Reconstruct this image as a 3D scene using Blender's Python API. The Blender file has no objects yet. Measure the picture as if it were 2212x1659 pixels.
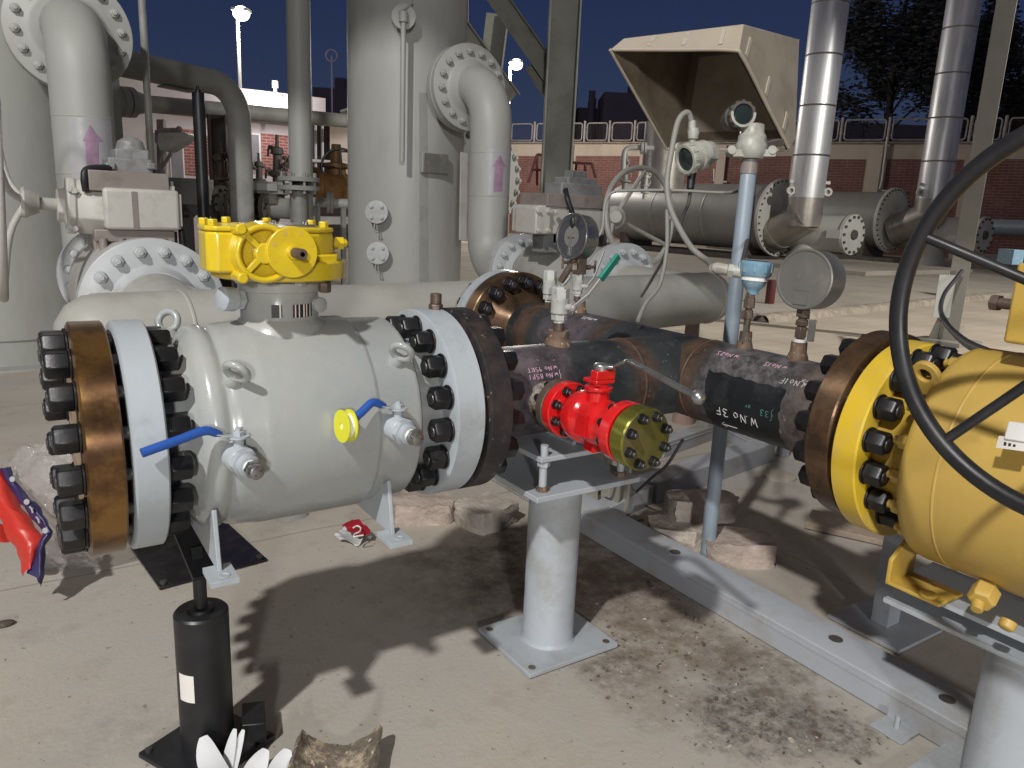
import bpy, bmesh, math, random
from mathutils import Vector, Matrix, noise
random.seed(7)
C = bpy.context.scene.collection
SC = bpy.context.scene
R_ = math.radians
V = Vector
PI = math.pi

# ------------------------------------------------------------------ camera frame (1.5 m above the concrete)
F = 1640.0; CX, CY = 1106.0, 829.5; H = 1.5
PITCH, ROLL, TH = R_(12.9), R_(2.5), R_(56.3)
def _basis():
    f0 = V((math.cos(TH), math.sin(TH), 0)); r0 = V((math.sin(TH), -math.cos(TH), 0))
    c, s = math.cos(PITCH), math.sin(PITCH)
    f = V((f0.x*c, f0.y*c, -s)); u0 = V((f0.x*s, f0.y*s, c))
    c, s = math.cos(ROLL), math.sin(ROLL)
    return r0*c + u0*s, u0*c - r0*s, f
CR, CU, CF = _basis()
def ray(u, v): return CR*((u-CX)/F) - CU*((v-CY)/F) + CF
def P(u, v, z=None, X=None, Y=None, d=None):
    """survey helper: the world point seen at photo position u,v on a known plane or at a known range"""
    r = ray(u, v)
    if z is not None: t = (z-H)/r.z
    elif X is not None: t = X/r.x
    elif Y is not None: t = Y/r.y
    else: t = d
    return V((r.x*t, r.y*t, H + r.z*t))
def zon(x, y, v):
    """height on the upright line x,y seen at photo row v"""
    lo, hi = -1., 12.
    for _ in range(50):
        m = (lo+hi)/2; p = V((x, y, m-H)); vv = CY-F*p.dot(CU)/p.dot(CF)
        if vv > v: lo = m
        else: hi = m
    return lo
def vcyl(uL, uR, v, d):
    a, b = ray(uL, v).xy.normalized(), ray(uR, v).xy.normalized()
    m = (a+b).normalized(); half = math.acos(max(-1, min(1, a.dot(b))))/2
    D = (ray((uL+uR)/2, v)*d).xy.length
    return m.x*D, m.y*D, D*math.sin(half)

# ------------------------------------------------------------------ materials
def mat(name, col, rough=.5, metal=0., dirt=None, damt=.3, dscale=6., var=.12, vscale=3., bump=.0, bscale=60., rvar=.15,
        coat=0., stretch=(1, 1, 1), spots=None, sp_scale=30., sp_thr=.68, aniso=0., taxis='X'):
    m = bpy.data.materials.new(name); m.use_nodes = True
    nt = m.node_tree; N = nt.nodes; L = nt.links
    b = N['Principled BSDF']
    b.inputs['Roughness'].default_value = rough; b.inputs['Metallic'].default_value = metal
    if aniso:
        tg = N.new('ShaderNodeTangent'); tg.direction_type = 'RADIAL'; tg.axis = taxis; L.new(tg.outputs[0], b.inputs['Tangent']); b.inputs['Anisotropic'].default_value = aniso; b.inputs['Anisotropic Rotation'].default_value = .25
    if coat: b.inputs['Coat Weight'].default_value = coat; b.inputs['Coat Roughness'].default_value = .08
    geo = N.new('ShaderNodeNewGeometry'); mp = N.new('ShaderNodeMapping'); mp.inputs['Scale'].default_value = stretch
    L.new(geo.outputs['Position'], mp.inputs['Vector'])
    def nz(scale, detail=5, rough_=.6):
        n = N.new('ShaderNodeTexNoise'); n.inputs['Scale'].default_value = scale
        n.inputs['Detail'].default_value = detail; n.inputs['Roughness'].default_value = rough_
        L.new(mp.outputs['Vector'], n.inputs['Vector']); return n
    def ramp(src, a, b_, c0, c1):
        r = N.new('ShaderNodeValToRGB'); e = r.color_ramp.elements
        e[0].position, e[1].position = a, b_; e[0].color, e[1].color = c0, c1
        L.new(src, r.inputs['Fac']); return r
    def mix(fac, a, b_):
        x = N.new('ShaderNodeMix'); x.data_type = 'RGBA'
        if isinstance(fac, float): x.inputs[0].default_value = fac
        else: L.new(fac, x.inputs[0])
        for sk, val in ((6, a), (7, b_)):
            if isinstance(val, tuple): x.inputs[sk].default_value = (*val[:3], 1)
            else: L.new(val, x.inputs[sk])
        return x.outputs[2]
    n1 = nz(vscale)
    lo = tuple(c*(1-var) for c in col); hi = tuple(min(1, c*(1+var)) for c in col)
    out = ramp(n1.outputs['Fac'], .3, .7, (*lo, 1), (*hi, 1)).outputs['Color']
    if dirt:
        n2 = nz(dscale, 8, .68)
        w = .5 - (damt-.5)*.35
        r2 = ramp(n2.outputs['Fac'], w-.06, w+.1, (0, 0, 0, 1), (1, 1, 1, 1))
        out = mix(r2.outputs['Color'], out, dirt)
    if spots:
        n3 = nz(sp_scale, 4, .55)
        r3 = ramp(n3.outputs['Fac'], sp_thr, sp_thr+.05, (0, 0, 0, 1), (1, 1, 1, 1))
        out = mix(r3.outputs['Color'], out, spots)
    L.new(out, b.inputs['Base Color'])
    if rvar:
        n4 = nz(vscale*3.1, 4); mr = N.new('ShaderNodeMapRange')
        mr.inputs[3].default_value = max(.03, rough-rvar); mr.inputs[4].default_value = min(1, rough+rvar)
        L.new(n4.outputs['Fac'], mr.inputs[0]); L.new(mr.outputs[0], b.inputs['Roughness'])
    if bump:
        n5 = nz(bscale, 4); bp = N.new('ShaderNodeBump'); bp.inputs['Strength'].default_value = bump; bp.inputs['Distance'].default_value = .01
        L.new(n5.outputs['Fac'], bp.inputs['Height']); L.new(bp.outputs['Normal'], b.inputs['Normal'])
    return m
def emis(name, col, s):
    m = bpy.data.materials.new(name); m.use_nodes = True
    nt = m.node_tree; nt.nodes.remove(nt.nodes['Principled BSDF'])
    e = nt.nodes.new('ShaderNodeEmission'); e.inputs['Color'].default_value = (*col, 1); e.inputs['Strength'].default_value = s
    nt.links.new(e.outputs[0], nt.nodes['Material Output'].inputs['Surface']); return m

M = {}
M['valve'] = mat('grey_gloss_paint', (.325, .345, .345), .25, dirt=(.365, .375, .355), damt=.42, dscale=2.2, var=.06, bump=.06, bscale=45, coat=.25, spots=(.26, .25, .22), sp_scale=13, sp_thr=.765)
M['vflange'] = mat('pale_flange_paint', (.39, .43, .46), .38, dirt=(.31, .335, .34), damt=.36, dscale=4, var=.06, bump=.05, bscale=70, spots=(.24, .245, .24), sp_scale=15, sp_thr=.74)
M['beige'] = mat('beige_vessel_paint', (.345, .35, .325), .5, dirt=(.30, .30, .27), damt=.35, dscale=1.6, var=.07, vscale=1.2, bump=.02, bscale=25, stretch=(1, 1, .35))
M['beigepipe'] = mat('cream_pipe_paint', (.36, .36, .325), .45, dirt=(.31, .30, .265), damt=.32, dscale=2.5, var=.06, bump=.02, spots=(.12, .11, .1), sp_scale=9, sp_thr=.77)
M['whiteflange'] = mat('white_flange_paint', (.43, .45, .46), .42, dirt=(.36, .36, .35), damt=.3, dscale=4, var=.05, bump=.04)
M['dullgrey'] = mat('dull_pipe_grey', (.27, .275, .255), .55, dirt=(.215, .21, .19), damt=.4, dscale=2, var=.1, bump=.02)
M['postblue'] = mat('pale_blue_paint', (.245, .295, .345), .45, dirt=(.20, .235, .27), damt=.25, dscale=5, var=.06, bump=.03)
M['standgrey'] = mat('light_grey_steel_paint', (.37, .40, .43), .4, dirt=(.30, .31, .31), damt=.35, dscale=4, var=.06, bump=.04, spots=(.2, .13, .09), sp_scale=13, sp_thr=.72)
M['beamgrey'] = mat('grey_channel_paint', (.37, .39, .42), .45, dirt=(.30, .29, .27), damt=.4, dscale=3, var=.07, bump=.04, spots=(.16, .13, .1), sp_scale=16, sp_thr=.74)
M['yellow'] = mat('bright_yellow_gloss', (.66, .49, .018), .26, dirt=(.58, .40, .02), damt=.3, dscale=5, var=.04, bump=.06, bscale=35, coat=.4)
M['yellowdull'] = mat('mellow_yellow_paint', (.47, .315, .075), .45, dirt=(.50, .33, .045), damt=.4, dscale=2.5, var=.08, spots=(.33, .25, .11), sp_scale=11, sp_thr=.755, bump=.08, bscale=60)
M['yellowrim'] = mat('yellow_flange_paint', (.66, .45, .03), .4, dirt=(.56, .40, .09), damt=.4, dscale=6, var=.06, bump=.04)
M['red'] = mat('red_gloss_paint', (.62, .012, .014), .2, dirt=(.5, .01, .012), damt=.3, dscale=9, var=.05, bump=.05, bscale=50, coat=.5)
M['rustrim'] = mat('lacquered_brown_steel', (.31, .175, .06), .32, metal=.85, aniso=.85, dirt=(.14, .075, .038), damt=.46, dscale=6, var=.2, vscale=5, bump=.02, bscale=30, spots=(.34, .20, .10), sp_scale=18, sp_thr=.66)
M['rustface'] = mat('pale_machined_steel', (.36, .28, .18), .5, metal=.35, dirt=(.25, .17, .10), damt=.4, dscale=8, var=.15, stretch=(1, 1, 4), bump=.05)
M['oldflange'] = mat('dark_brown_flange', (.20, .125, .07), .36, metal=.75, aniso=.85, taxis='Y', dirt=(.08, .05, .035), damt=.45, dscale=6, var=.2, bump=.06)
M['blackflange'] = mat('chipped_black_paint', (.018, .016, .018), .45, dirt=(.045, .032, .03), damt=.4, dscale=14, var=.3, bump=.25, bscale=25, spots=(.26, .21, .19), sp_scale=30, sp_thr=.655)
M['nut'] = mat('black_oxide_nut', (.012, .012, .014), .36, metal=.2, dirt=(.022, .02, .02), damt=.35, dscale=20, var=.2, bump=.05)
M['studend'] = mat('steel_stud_end', (.12, .12, .12), .4, metal=.8)
M['pipe'] = mat('black_mill_pipe', (.030, .034, .037), .36, metal=.3, dirt=(.115, .088, .080), damt=.30, dscale=3.6, var=.4, vscale=6, bump=.12, bscale=30, spots=(.19, .16, .15), sp_scale=11, sp_thr=.60)
M['pipeblack'] = mat('black_wrap_patch', (.012, .014, .016), .4, dirt=(.03, .032, .034), damt=.3, dscale=9, var=.3, bump=.1)
M['weld'] = mat('rusty_weld_band', (.10, .058, .036), .62, metal=.2, dirt=(.045, .034, .032), damt=.5, dscale=8, var=.3, bump=.25, bscale=60)
M['purple'] = mat('purple_dye_stain', (.088, .062, .074), .5, dirt=(.045, .042, .045), damt=.5, dscale=12, var=.25, bump=.15)
M['rustfit'] = mat('rusted_fitting', (.17, .11, .075), .65, metal=.2, dirt=(.08, .06, .05), damt=.4, dscale=25, var=.25, bump=.3, bscale=90, spots=(.4, .33, .26), sp_scale=60, sp_thr=.62)
M['rawweld'] = mat('grey_weld_bead', (.33, .29, .25), .6, metal=.3, dirt=(.12, .09, .07), damt=.45, dscale=40, var=.3, bump=.5, bscale=120)
M['olive'] = mat('olive_passivated_steel', (.30, .30, .055), .30, metal=.85, aniso=.85, taxis='Y', dirt=(.2, .19, .03), damt=.4, dscale=5, var=.15, bump=.04)
M['olivedark'] = mat('olive_face', (.13, .125, .03), .5, metal=.6, dirt=(.19, .16, .07), damt=.35, dscale=7, var=.2)
M['zinc'] = mat('zinc_lever', (.38, .40, .40), .34, metal=.85, dirt=(.24, .25, .25), damt=.35, dscale=25, var=.12, bump=.05)
M['stainless'] = mat('stainless_cladding', (.62, .625, .63), .40, metal=.5, dirt=(.42, .42, .42), damt=.4, dscale=2.5, var=.06, vscale=.8, stretch=(1, 1, .12), rvar=.06, bump=.03, bscale=3)
M['steel'] = mat('brushed_steel', (.36, .36, .35), .3, metal=.9, dirt=(.25, .24, .22), damt=.3, dscale=18, var=.1)
M['gaugeback'] = mat('weathered_gauge_case', (.24, .235, .215), .38, metal=.5, dirt=(.30, .29, .26), damt=.35, dscale=14, var=.12, bump=.04)
M['gaugedark'] = mat('dark_gauge_case', (.19, .185, .17), .35, metal=.2, dirt=(.2, .2, .19), damt=.3, dscale=14, var=.15)
M['brown'] = mat('brown_steel_fitting', (.13, .095, .075), .5, metal=.5, dirt=(.2, .16, .13), damt=.35, dscale=40, var=.2, bump=.1)
M['chipped'] = mat('chipped_grey_valve_paint', (.42, .43, .41), .45, dirt=(.36, .36, .33), damt=.3, dscale=12, var=.06, bump=.1, spots=(.05, .045, .04), sp_scale=48, sp_thr=.67)
M['teal'] = mat('teal_grip', (.012, .21, .155), .45, bump=.1, bscale=120)
M['blue'] = mat('blue_lever_sleeve', (.02, .085, .36), .38, bump=.04)
M['ltblue'] = mat('light_blue_enamel', (.165, .29, .385), .4, dirt=(.35, .40, .42), damt=.25, dscale=20)
M['white'] = mat('white_tape', (.75, .75, .72), .6)
M['label'] = mat('white_label', (.72, .70, .65), .55, var=.03)
M['yspool'] = mat('lime_yellow_plastic', (.68, .68, .02), .4, var=.03)
M['black'] = mat('black_satin_paint', (.012, .012, .014), .42, dirt=(.02, .02, .022), damt=.4, dscale=10, var=.2, bump=.04)
M['blackgloss'] = mat('black_glossy_plate', (.008, .007, .010), .22, dirt=(.02, .018, .02), damt=.3, dscale=12, var=.3, bump=.05)
M['rubber'] = mat('black_rubber', (.016, .016, .018), .5, var=.2)
M['cable'] = mat('grey_conduit', (.235, .235, .21), .55, dirt=(.22, .215, .19), damt=.35, dscale=20, var=.1)
M['darkcable'] = mat('dark_cable', (.06, .055, .05), .6)
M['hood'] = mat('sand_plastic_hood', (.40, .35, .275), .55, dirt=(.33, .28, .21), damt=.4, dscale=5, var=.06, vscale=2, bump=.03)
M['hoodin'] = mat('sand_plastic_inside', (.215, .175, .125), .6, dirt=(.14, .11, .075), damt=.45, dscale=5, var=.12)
M['hoodtape'] = mat('hood_rib_sand', (.42, .38, .31), .5, var=.04)
M['trans'] = mat('transmitter_paint', (.38, .385, .34), .42, dirt=(.30, .29, .24), damt=.4, dscale=18, var=.08, bump=.08)
M['glass'] = mat('dark_window_glass', (.02, .028, .028), .08, var=.1, rvar=.03)
M['actwhite'] = mat('white_actuator_paint', (.47, .46, .42), .42, dirt=(.39, .37, .32), damt=.35, dscale=6, var=.05, bump=.05)
M['actgrey'] = mat('grey_motor_casting', (.22, .225, .225), .5, dirt=(.15, .145, .14), damt=.4, dscale=12, var=.15, bump=.1)
M['sheet'] = mat('taupe_sheet_metal', (.25, .215, .195), .45, metal=.1, dirt=(.19, .16, .14), damt=.35, dscale=8)
M['darkcast'] = mat('dark_castings', (.07, .062, .055), .6, dirt=(.12, .10, .08), damt=.4, dscale=10, var=.3, bump=.2)
M['ochre'] = mat('ochre_valve_paint', (.22, .11, .028), .5, dirt=(.12, .06, .02), damt=.4, dscale=8, var=.2, bump=.1)
M['steelgreen'] = mat('grey_green_steelwork', (.22, .225, .19), .55, dirt=(.17, .17, .145), damt=.4, dscale=3, var=.1, vscale=1)
M['steelpale'] = mat('pale_grey_post', (.22, .21, .175), .55, dirt=(.23, .22, .185), damt=.35, dscale=3, var=.08)
M['cream'] = mat('cream_render', (.50, .42, .34), .8, dirt=(.43, .35, .28), damt=.4, dscale=.7, var=.06, vscale=.5, bump=.03)
M['whitewall'] = mat('pinkish_white_wall', (.50, .44, .42), .8, dirt=(.44, .38, .36), damt=.35, dscale=.8, var=.05, vscale=.5)
M['fence'] = mat('silver_fence_paint', (.33, .30, .29), .5, dirt=(.25, .22, .21), damt=.4, dscale=4)
M['door'] = mat('grey_door', (.16, .15, .15), .5)
M['redsteel'] = mat('dark_red_handrail', (.10, .02, .018), .5)
M['heater'] = mat('heater_shell_grey', (.25, .25, .235), .5, metal=.2, dirt=(.20, .195, .18), damt=.4, dscale=.6, var=.08, vscale=.35, bump=.02)
M['heatwhite'] = mat('heater_white_paint', (.50, .50, .46), .5, dirt=(.42, .41, .36), damt=.35, dscale=1.5, var=.05)
M['elbow'] = mat('dull_cladding', (.36, .335, .29), .38, metal=.6, dirt=(.3, .28, .24), damt=.4, dscale=2, var=.08)
M['bluegrey'] = mat('blue_grey_line', (.20, .24, .28), .5)
M['corr'] = mat('corrugated_dark', (.065, .05, .048), .6, var=.2)
M['silh'] = mat('far_block_wall', (.085, .075, .115), .9, var=.15, vscale=.1)
M['leaf'] = mat('dark_leaves', (.020, .021, .024), .75, var=.5, vscale=1.2)
M['bark'] = mat('tree_bark', (.016, .014, .012), .9, bump=.4, bscale=12)
M['brickstone'] = mat('sandstone_block', (.44, .36, .305), .85, dirt=(.34, .28, .24), damt=.45, dscale=9, var=.2, vscale=11, bump=.9, bscale=45)
M['brickpale'] = mat('pale_stone_block', (.47, .41, .35), .85, dirt=(.37, .32, .275), damt=.45, dscale=9, var=.2, vscale=11, bump=.9, bscale=45)
M['barkpiece'] = mat('scorched_insulation', (.14, .115, .09), .85, dirt=(.44, .36, .25), damt=.4, dscale=24, var=.35, vscale=20, bump=.5, bscale=70, spots=(.62, .52, .38), sp_scale=45, sp_thr=.62)
M['paper'] = mat('white_paper', (.58, .59, .60), .6, var=.04)
M['wood'] = mat('grey_plank', (.36, .29, .22), .8, dirt=(.28, .22, .17), damt=.4, dscale=14, stretch=(4, 1, 4), var=.15, bump=.2)
M['pinkleg'] = mat('faded_pink_leg', (.33, .22, .19), .6, var=.1)
M['foil'] = mat('crinkled_wrapper', (.52, .54, .53), .4, var=.1, bump=.3, bscale=60)
M['wred'] = mat('wrapper_red', (.30, .008, .018), .4)
M['bagred'] = mat('bag_red_print', (.50, .035, .022), .35, var=.1, bump=.2, bscale=30)
M['bagblue'] = mat('bag_navy_print', (.035, .028, .10), .35, var=.2, bump=.2, bscale=30)
M['chalk'] = mat('white_chalk', (.62, .60, .60), .9)
M['chalkpink'] = mat('pink_chalk', (.62, .38, .48), .9)
M['chalkteal'] = mat('teal_chalk', (.10, .30, .26), .9)
M['sticker'] = mat('pale_sticker', (.37, .365, .375), .4, var=.05, vscale=12)
M['arrow'] = mat('faded_purple_arrow', (.31, .20, .285), .5, var=.2, vscale=14)
M['debris'] = mat('dark_rubble', (.10, .075, .055), .9, dirt=(.22, .17, .12), damt=.45, dscale=18, var=.3)
M['lampglow'] = emis('lamp_lens_glow', (1., .97, .92), 6)
M['lampglow2'] = emis('wall_lamp_glow', (.96, .93, 1.), 6)
M['lampcol'] = mat('galvanised_lamp_column', (.62, .60, .58), .5)

def pipe_mat(name, ax_i, zones):
    m = bpy.data.materials.new(name); m.use_nodes = True; nt = m.node_tree; N = nt.nodes; L = nt.links; b = N['Principled BSDF']; b.inputs['Metallic'].default_value = .25
    g = N.new('ShaderNodeNewGeometry'); pos = g.outputs['Position']; sp = N.new('ShaderNodeSeparateXYZ'); L.new(pos, sp.inputs[0])
    def nz(sc, d=6, r=.65):
        n = N.new('ShaderNodeTexNoise'); n.inputs['Scale'].default_value = sc; n.inputs['Detail'].default_value = d; n.inputs['Roughness'].default_value = r; L.new(pos, n.inputs['Vector']); return n.outputs['Fac']
    def ramp(src, a, b_, c0, c1):
        r = N.new('ShaderNodeValToRGB'); e = r.color_ramp.elements; e[0].position, e[1].position = a, b_; e[0].color, e[1].color = (*c0, 1), (*c1, 1); L.new(src, r.inputs['Fac']); return r.outputs['Color']
    def mth(op, a, b_=None):
        x = N.new('ShaderNodeMath'); x.operation = op; x.use_clamp = op == 'MULTIPLY'
        for i, val in enumerate((a, b_)):
            if val is None: continue
            if isinstance(val, (int, float)): x.inputs[i].default_value = val
            else: L.new(val, x.inputs[i])
        return x.outputs[0]
    def mix(fac, a, b_):
        x = N.new('ShaderNodeMix'); x.data_type = 'RGBA'; L.new(fac, x.inputs[0])
        for sk, val in ((6, a), (7, b_)):
            if isinstance(val, tuple): x.inputs[sk].default_value = (*val, 1)
            else: L.new(val, x.inputs[sk])
        return x.outputs[2]
    col = ramp(nz(5), .32, .68, (.016, .020, .022), (.052, .060, .064))
    col = mix(mth('MULTIPLY', ramp(nz(13, 7, .7), .55, .68, (0, 0, 0), (1, 1, 1)), .55), col, (.125, .12, .12))
    warp = mth('MULTIPLY', mth('SUBTRACT', nz(9, 6, .7), .5), .10)
    for c, w, soft, c0, c1, sc, amt in zones:
        d = mth('ABSOLUTE', mth('SUBTRACT', mth('ADD', sp.outputs[ax_i], warp), c))
        f = N.new('ShaderNodeMapRange'); f.interpolation_type = 'SMOOTHSTEP'; f.inputs[1].default_value = w+soft; f.inputs[2].default_value = max(0, w-soft); f.inputs[3].default_value = 0; f.inputs[4].default_value = amt; L.new(d, f.inputs[0])
        zc = ramp(nz(sc, 7, .7), .38, .62, c0, c1); col = mix(f.outputs[0], col, zc)
    col = mix(mth('MULTIPLY', ramp(nz(60, 3, .5), .70, .74, (0, 0, 0), (1, 1, 1)), .7), col, (.34, .30, .28))
    L.new(col, b.inputs['Base Color'])
    mr = N.new('ShaderNodeMapRange'); mr.inputs[3].default_value = .22; mr.inputs[4].default_value = .62; L.new(nz(11), mr.inputs[0]); L.new(mr.outputs[0], b.inputs['Roughness'])
    bp = N.new('ShaderNodeBump'); bp.inputs['Strength'].default_value = .18; bp.inputs['Distance'].default_value = .006; L.new(nz(32, 5), bp.inputs['Height']); L.new(bp.outputs['Normal'], b.inputs['Normal'])
    return m
RUST = ((.055, .035, .026), (.150, .085, .052)); DYE = ((.050, .045, .050), (.17, .135, .155)); MOT = ((.045, .045, .048), (.21, .19, .195)); BRN = ((.06, .045, .04), (.20, .165, .145))
M['piperun'] = pipe_mat('scorched_run_pipe', 1, [(1.58, .19, .06, *MOT, 26, .85), (1.33, .08, .05, *BRN, 18, .9), (2.58, .16, .08, *DYE, 14, .8), (2.36, .03, .03, *RUST, 12, .7), (1.85, .05, .05, *RUST, 10, .9), (2.88, .05, .03, *RUST, 14, .9)])
M['pipebranch'] = pipe_mat('scorched_branch_pipe', 0, [(1.36, .14, .07, *DYE, 13, .85), (1.19, .06, .05, *BRN, 18, .95), (1.79, .045, .04, *RUST, 10, .9)])

# clear film for the rubbish bag
mb_ = bpy.data.materials.new('clear_bag_film'); mb_.use_nodes = True
b_ = mb_.node_tree.nodes['Principled BSDF']
b_.inputs['Base Color'].default_value = (.50, .47, .46, 1); b_.inputs['Roughness'].default_value = .12; b_.inputs['Alpha'].default_value = .30
nz_ = mb_.node_tree.nodes.new('ShaderNodeTexNoise'); nz_.inputs['Scale'].default_value = 22
bp_ = mb_.node_tree.nodes.new('ShaderNodeBump'); bp_.inputs['Strength'].default_value = .6; bp_.inputs['Distance'].default_value = .02
mb_.node_tree.links.new(nz_.outputs['Fac'], bp_.inputs['Height']); mb_.node_tree.links.new(bp_.outputs['Normal'], b_.inputs['Normal'])
M['bagfilm'] = mb_

def brick_mat(name, c1, c2, mortar, scale, bw, rh, axis):
    m = bpy.data.materials.new(name); m.use_nodes = True; nt = m.node_tree; N = nt.nodes; L = nt.links
    b = N['Principled BSDF']; b.inputs['Roughness'].default_value = .85
    tc = N.new('ShaderNodeTexCoord'); sp = N.new('ShaderNodeSeparateXYZ'); cb = N.new('ShaderNodeCombineXYZ')
    L.new(tc.outputs['Object'], sp.inputs[0])
    L.new(sp.outputs[axis[0]], cb.inputs[0]); L.new(sp.outputs[axis[1]], cb.inputs[1])
    bt = N.new('ShaderNodeTexBrick'); bt.inputs['Scale'].default_value = scale
    bt.inputs['Color1'].default_value = (*c1, 1); bt.inputs['Color2'].default_value = (*c2, 1); bt.inputs['Mortar'].default_value = (*mortar, 1)
    bt.inputs['Brick Width'].default_value = bw; bt.inputs['Row Height'].default_value = rh; bt.inputs['Mortar Size'].default_value = .012
    L.new(cb.outputs[0], bt.inputs['Vector'])
    n = N.new('ShaderNodeTexNoise'); n.inputs['Scale'].default_value = 1.3; n.inputs['Detail'].default_value = 6
    L.new(tc.outputs['Object'], n.inputs['Vector'])
    mx = N.new('ShaderNodeMix'); mx.data_type = 'RGBA'; mx.blend_type = 'MULTIPLY'; mx.inputs[0].default_value = .5
    rp = N.new('ShaderNodeValToRGB'); rp.color_ramp.elements[0].color = (.55, .55, .55, 1); rp.color_ramp.elements[1].color = (1.2, 1.2, 1.2, 1)
    rp.color_ramp.elements[0].position = .3; rp.color_ramp.elements[1].position = .7
    L.new(n.outputs['Fac'], rp.inputs[0]); L.new(bt.outputs['Color'], mx.inputs[6]); L.new(rp.outputs[0], mx.inputs[7])
    L.new(mx.outputs[2], b.inputs['Base Color']); return m
M['brick'] = brick_mat('red_brickwork', (.27, .085, .065), (.23, .07, .055), (.36, .24, .20), 1., .25, .085, (0, 2))
M['brickwall'] = brick_mat('wall_brickwork', (.205, .088, .074), (.175, .072, .06), (.27, .19, .165), 1., .42, .135, (1, 2))

def ground_mat():
    m = bpy.data.materials.new('dusty_concrete'); m.use_nodes = True; nt = m.node_tree; N = nt.nodes; L = nt.links
    b = N['Principled BSDF']; b.inputs['Roughness'].default_value = .86
    g = N.new('ShaderNodeNewGeometry'); pos = g.outputs['Position']
    def nz(s, d=6, r=.6, vec=pos):
        n = N.new('ShaderNodeTexNoise'); n.inputs['Scale'].default_value = s; n.inputs['Detail'].default_value = d; n.inputs['Roughness'].default_value = r
        L.new(vec, n.inputs['Vector']); return n.outputs['Fac']
    def ramp(src, a, b_, c0=(0, 0, 0), c1=(1, 1, 1)):
        r = N.new('ShaderNodeValToRGB'); e = r.color_ramp.elements
        e[0].position, e[1].position = a, b_; e[0].color, e[1].color = (*c0, 1), (*c1, 1)
        L.new(src, r.inputs['Fac']); return r.outputs['Color']
    def mix(fac, a, b_, mode='MIX'):
        x = N.new('ShaderNodeMix'); x.data_type = 'RGBA'; x.blend_type = mode
        if isinstance(fac, float): x.inputs[0].default_value = fac
        else: L.new(fac, x.inputs[0])
        for sk, val in ((6, a), (7, b_)):
            if isinstance(val, tuple): x.inputs[sk].default_value = (*val, 1)
            else: L.new(val, x.inputs[sk])
        return x.outputs[2]
    def mth(op, a, b_=None):
        x = N.new('ShaderNodeMath'); x.operation = op
        for i, val in enumerate((a, b_)):
            if val is None: continue
            if isinstance(val, (int, float)): x.inputs[i].default_value = val
            else: L.new(val, x.inputs[i])
        return x.outputs[0]
    col = ramp(nz(1.4, 8, .62), .3, .7, (.36, .322, .272), (.47, .425, .365))
    col = mix(ramp(nz(.55, 5), .45, .62), col, (.385, .365, .325))
    col = mix(mth('MULTIPLY', ramp(nz(5.5, 8, .7), .52, .70), .35), col, (.25, .21, .165))
    col = mix(mth('MULTIPLY', ramp(nz(38, 3, .5), .68, .72), .75), col, (.16, .125, .095))
    col = mix(mth('MULTIPLY', ramp(nz(110, 2, .5), .70, .74), .6), col, (.52, .47, .40))
    def blob(cx, cy, r, soft, c, amt, ns=3.):
        v = N.new('ShaderNodeVectorMath'); v.operation = 'DISTANCE'; v.inputs[1].default_value = (cx, cy, 0); L.new(pos, v.inputs[0])
        d = mth('ADD', v.outputs['Value'], mth('MULTIPLY', mth('SUBTRACT', nz(ns, 7, .7), .5), r*1.7))
        f = N.new('ShaderNodeMapRange'); f.interpolation_type = 'SMOOTHSTEP'
        f.inputs[1].default_value = r; f.inputs[2].default_value = r-soft; f.inputs[3].default_value = 0; f.inputs[4].default_value = amt
        L.new(d, f.inputs[0]); return mth('MULTIPLY', f.outputs[0], ramp(nz(ns*2.4, 9, .78), .38, .60, (.06, .06, .06))), c
    for args in ((1.95, 2.45, .62, .35, (.085, .052, .036), .85), (1.45, 2.5, .5, .4, (.10, .075, .055), .55),  # near the stand these blobs paint dirt stain and shadow together
                 (1.98, 2.1, .42, .25, (.10, .066, .045), .8, 4.), (1.92, 1.72, .34, .2, (.165, .118, .08), .85, 5.), (1.80, 1.28, .26, .16, (.075, .064, .055), .95, 9.), (2.05, 1.45, .30, .2, (.12, .09, .065), .8, 6.), (1.6, 1.72, .2, .12, (.11, .085, .065), .8, 8.),
                 (1.97, 1.12, .16, .08, (.09, .078, .066), .85, 11.), (1.62, 1.5, .22, .16, (.21, .16, .115), .6, 7.),
                 (.18, 2.15, .25, .22, (.24, .24, .225), .5, 4.), (2.7, 2.6, 1.0, .6, (.20, .18, .15), .35)):
        f, c = blob(*args); col = mix(f, col, c)
    # casting joints of the slab
    sp = N.new('ShaderNodeSeparateXYZ'); L.new(pos, sp.inputs[0])
    for ax, off, per, w, amt in ((1, 1.75, 3.0, .012, .5), (0, 1.3, 3.2, .010, .35)):
        s = mth('ADD', sp.outputs[ax], mth('MULTIPLY', mth('SUBTRACT', nz(2.5, 4), .5), .03))
        fr = mth('ABSOLUTE', mth('SUBTRACT', mth('FRACT', mth('DIVIDE', mth('SUBTRACT', s, off), per)), .5))
        ln = mth('LESS_THAN', mth('MULTIPLY', fr, per), w/2)
        col = mix(mth('MULTIPLY', ln, amt), col, (.17, .14, .11))
    L.new(col, b.inputs['Base Color'])
    bp = N.new('ShaderNodeBump'); bp.inputs['Strength'].default_value = .35; bp.inputs['Distance'].default_value = .008
    L.new(nz(55, 6, .7), bp.inputs['Height']); L.new(bp.outputs['Normal'], b.inputs['Normal'])
    return m
M['ground'] = ground_mat()
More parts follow.
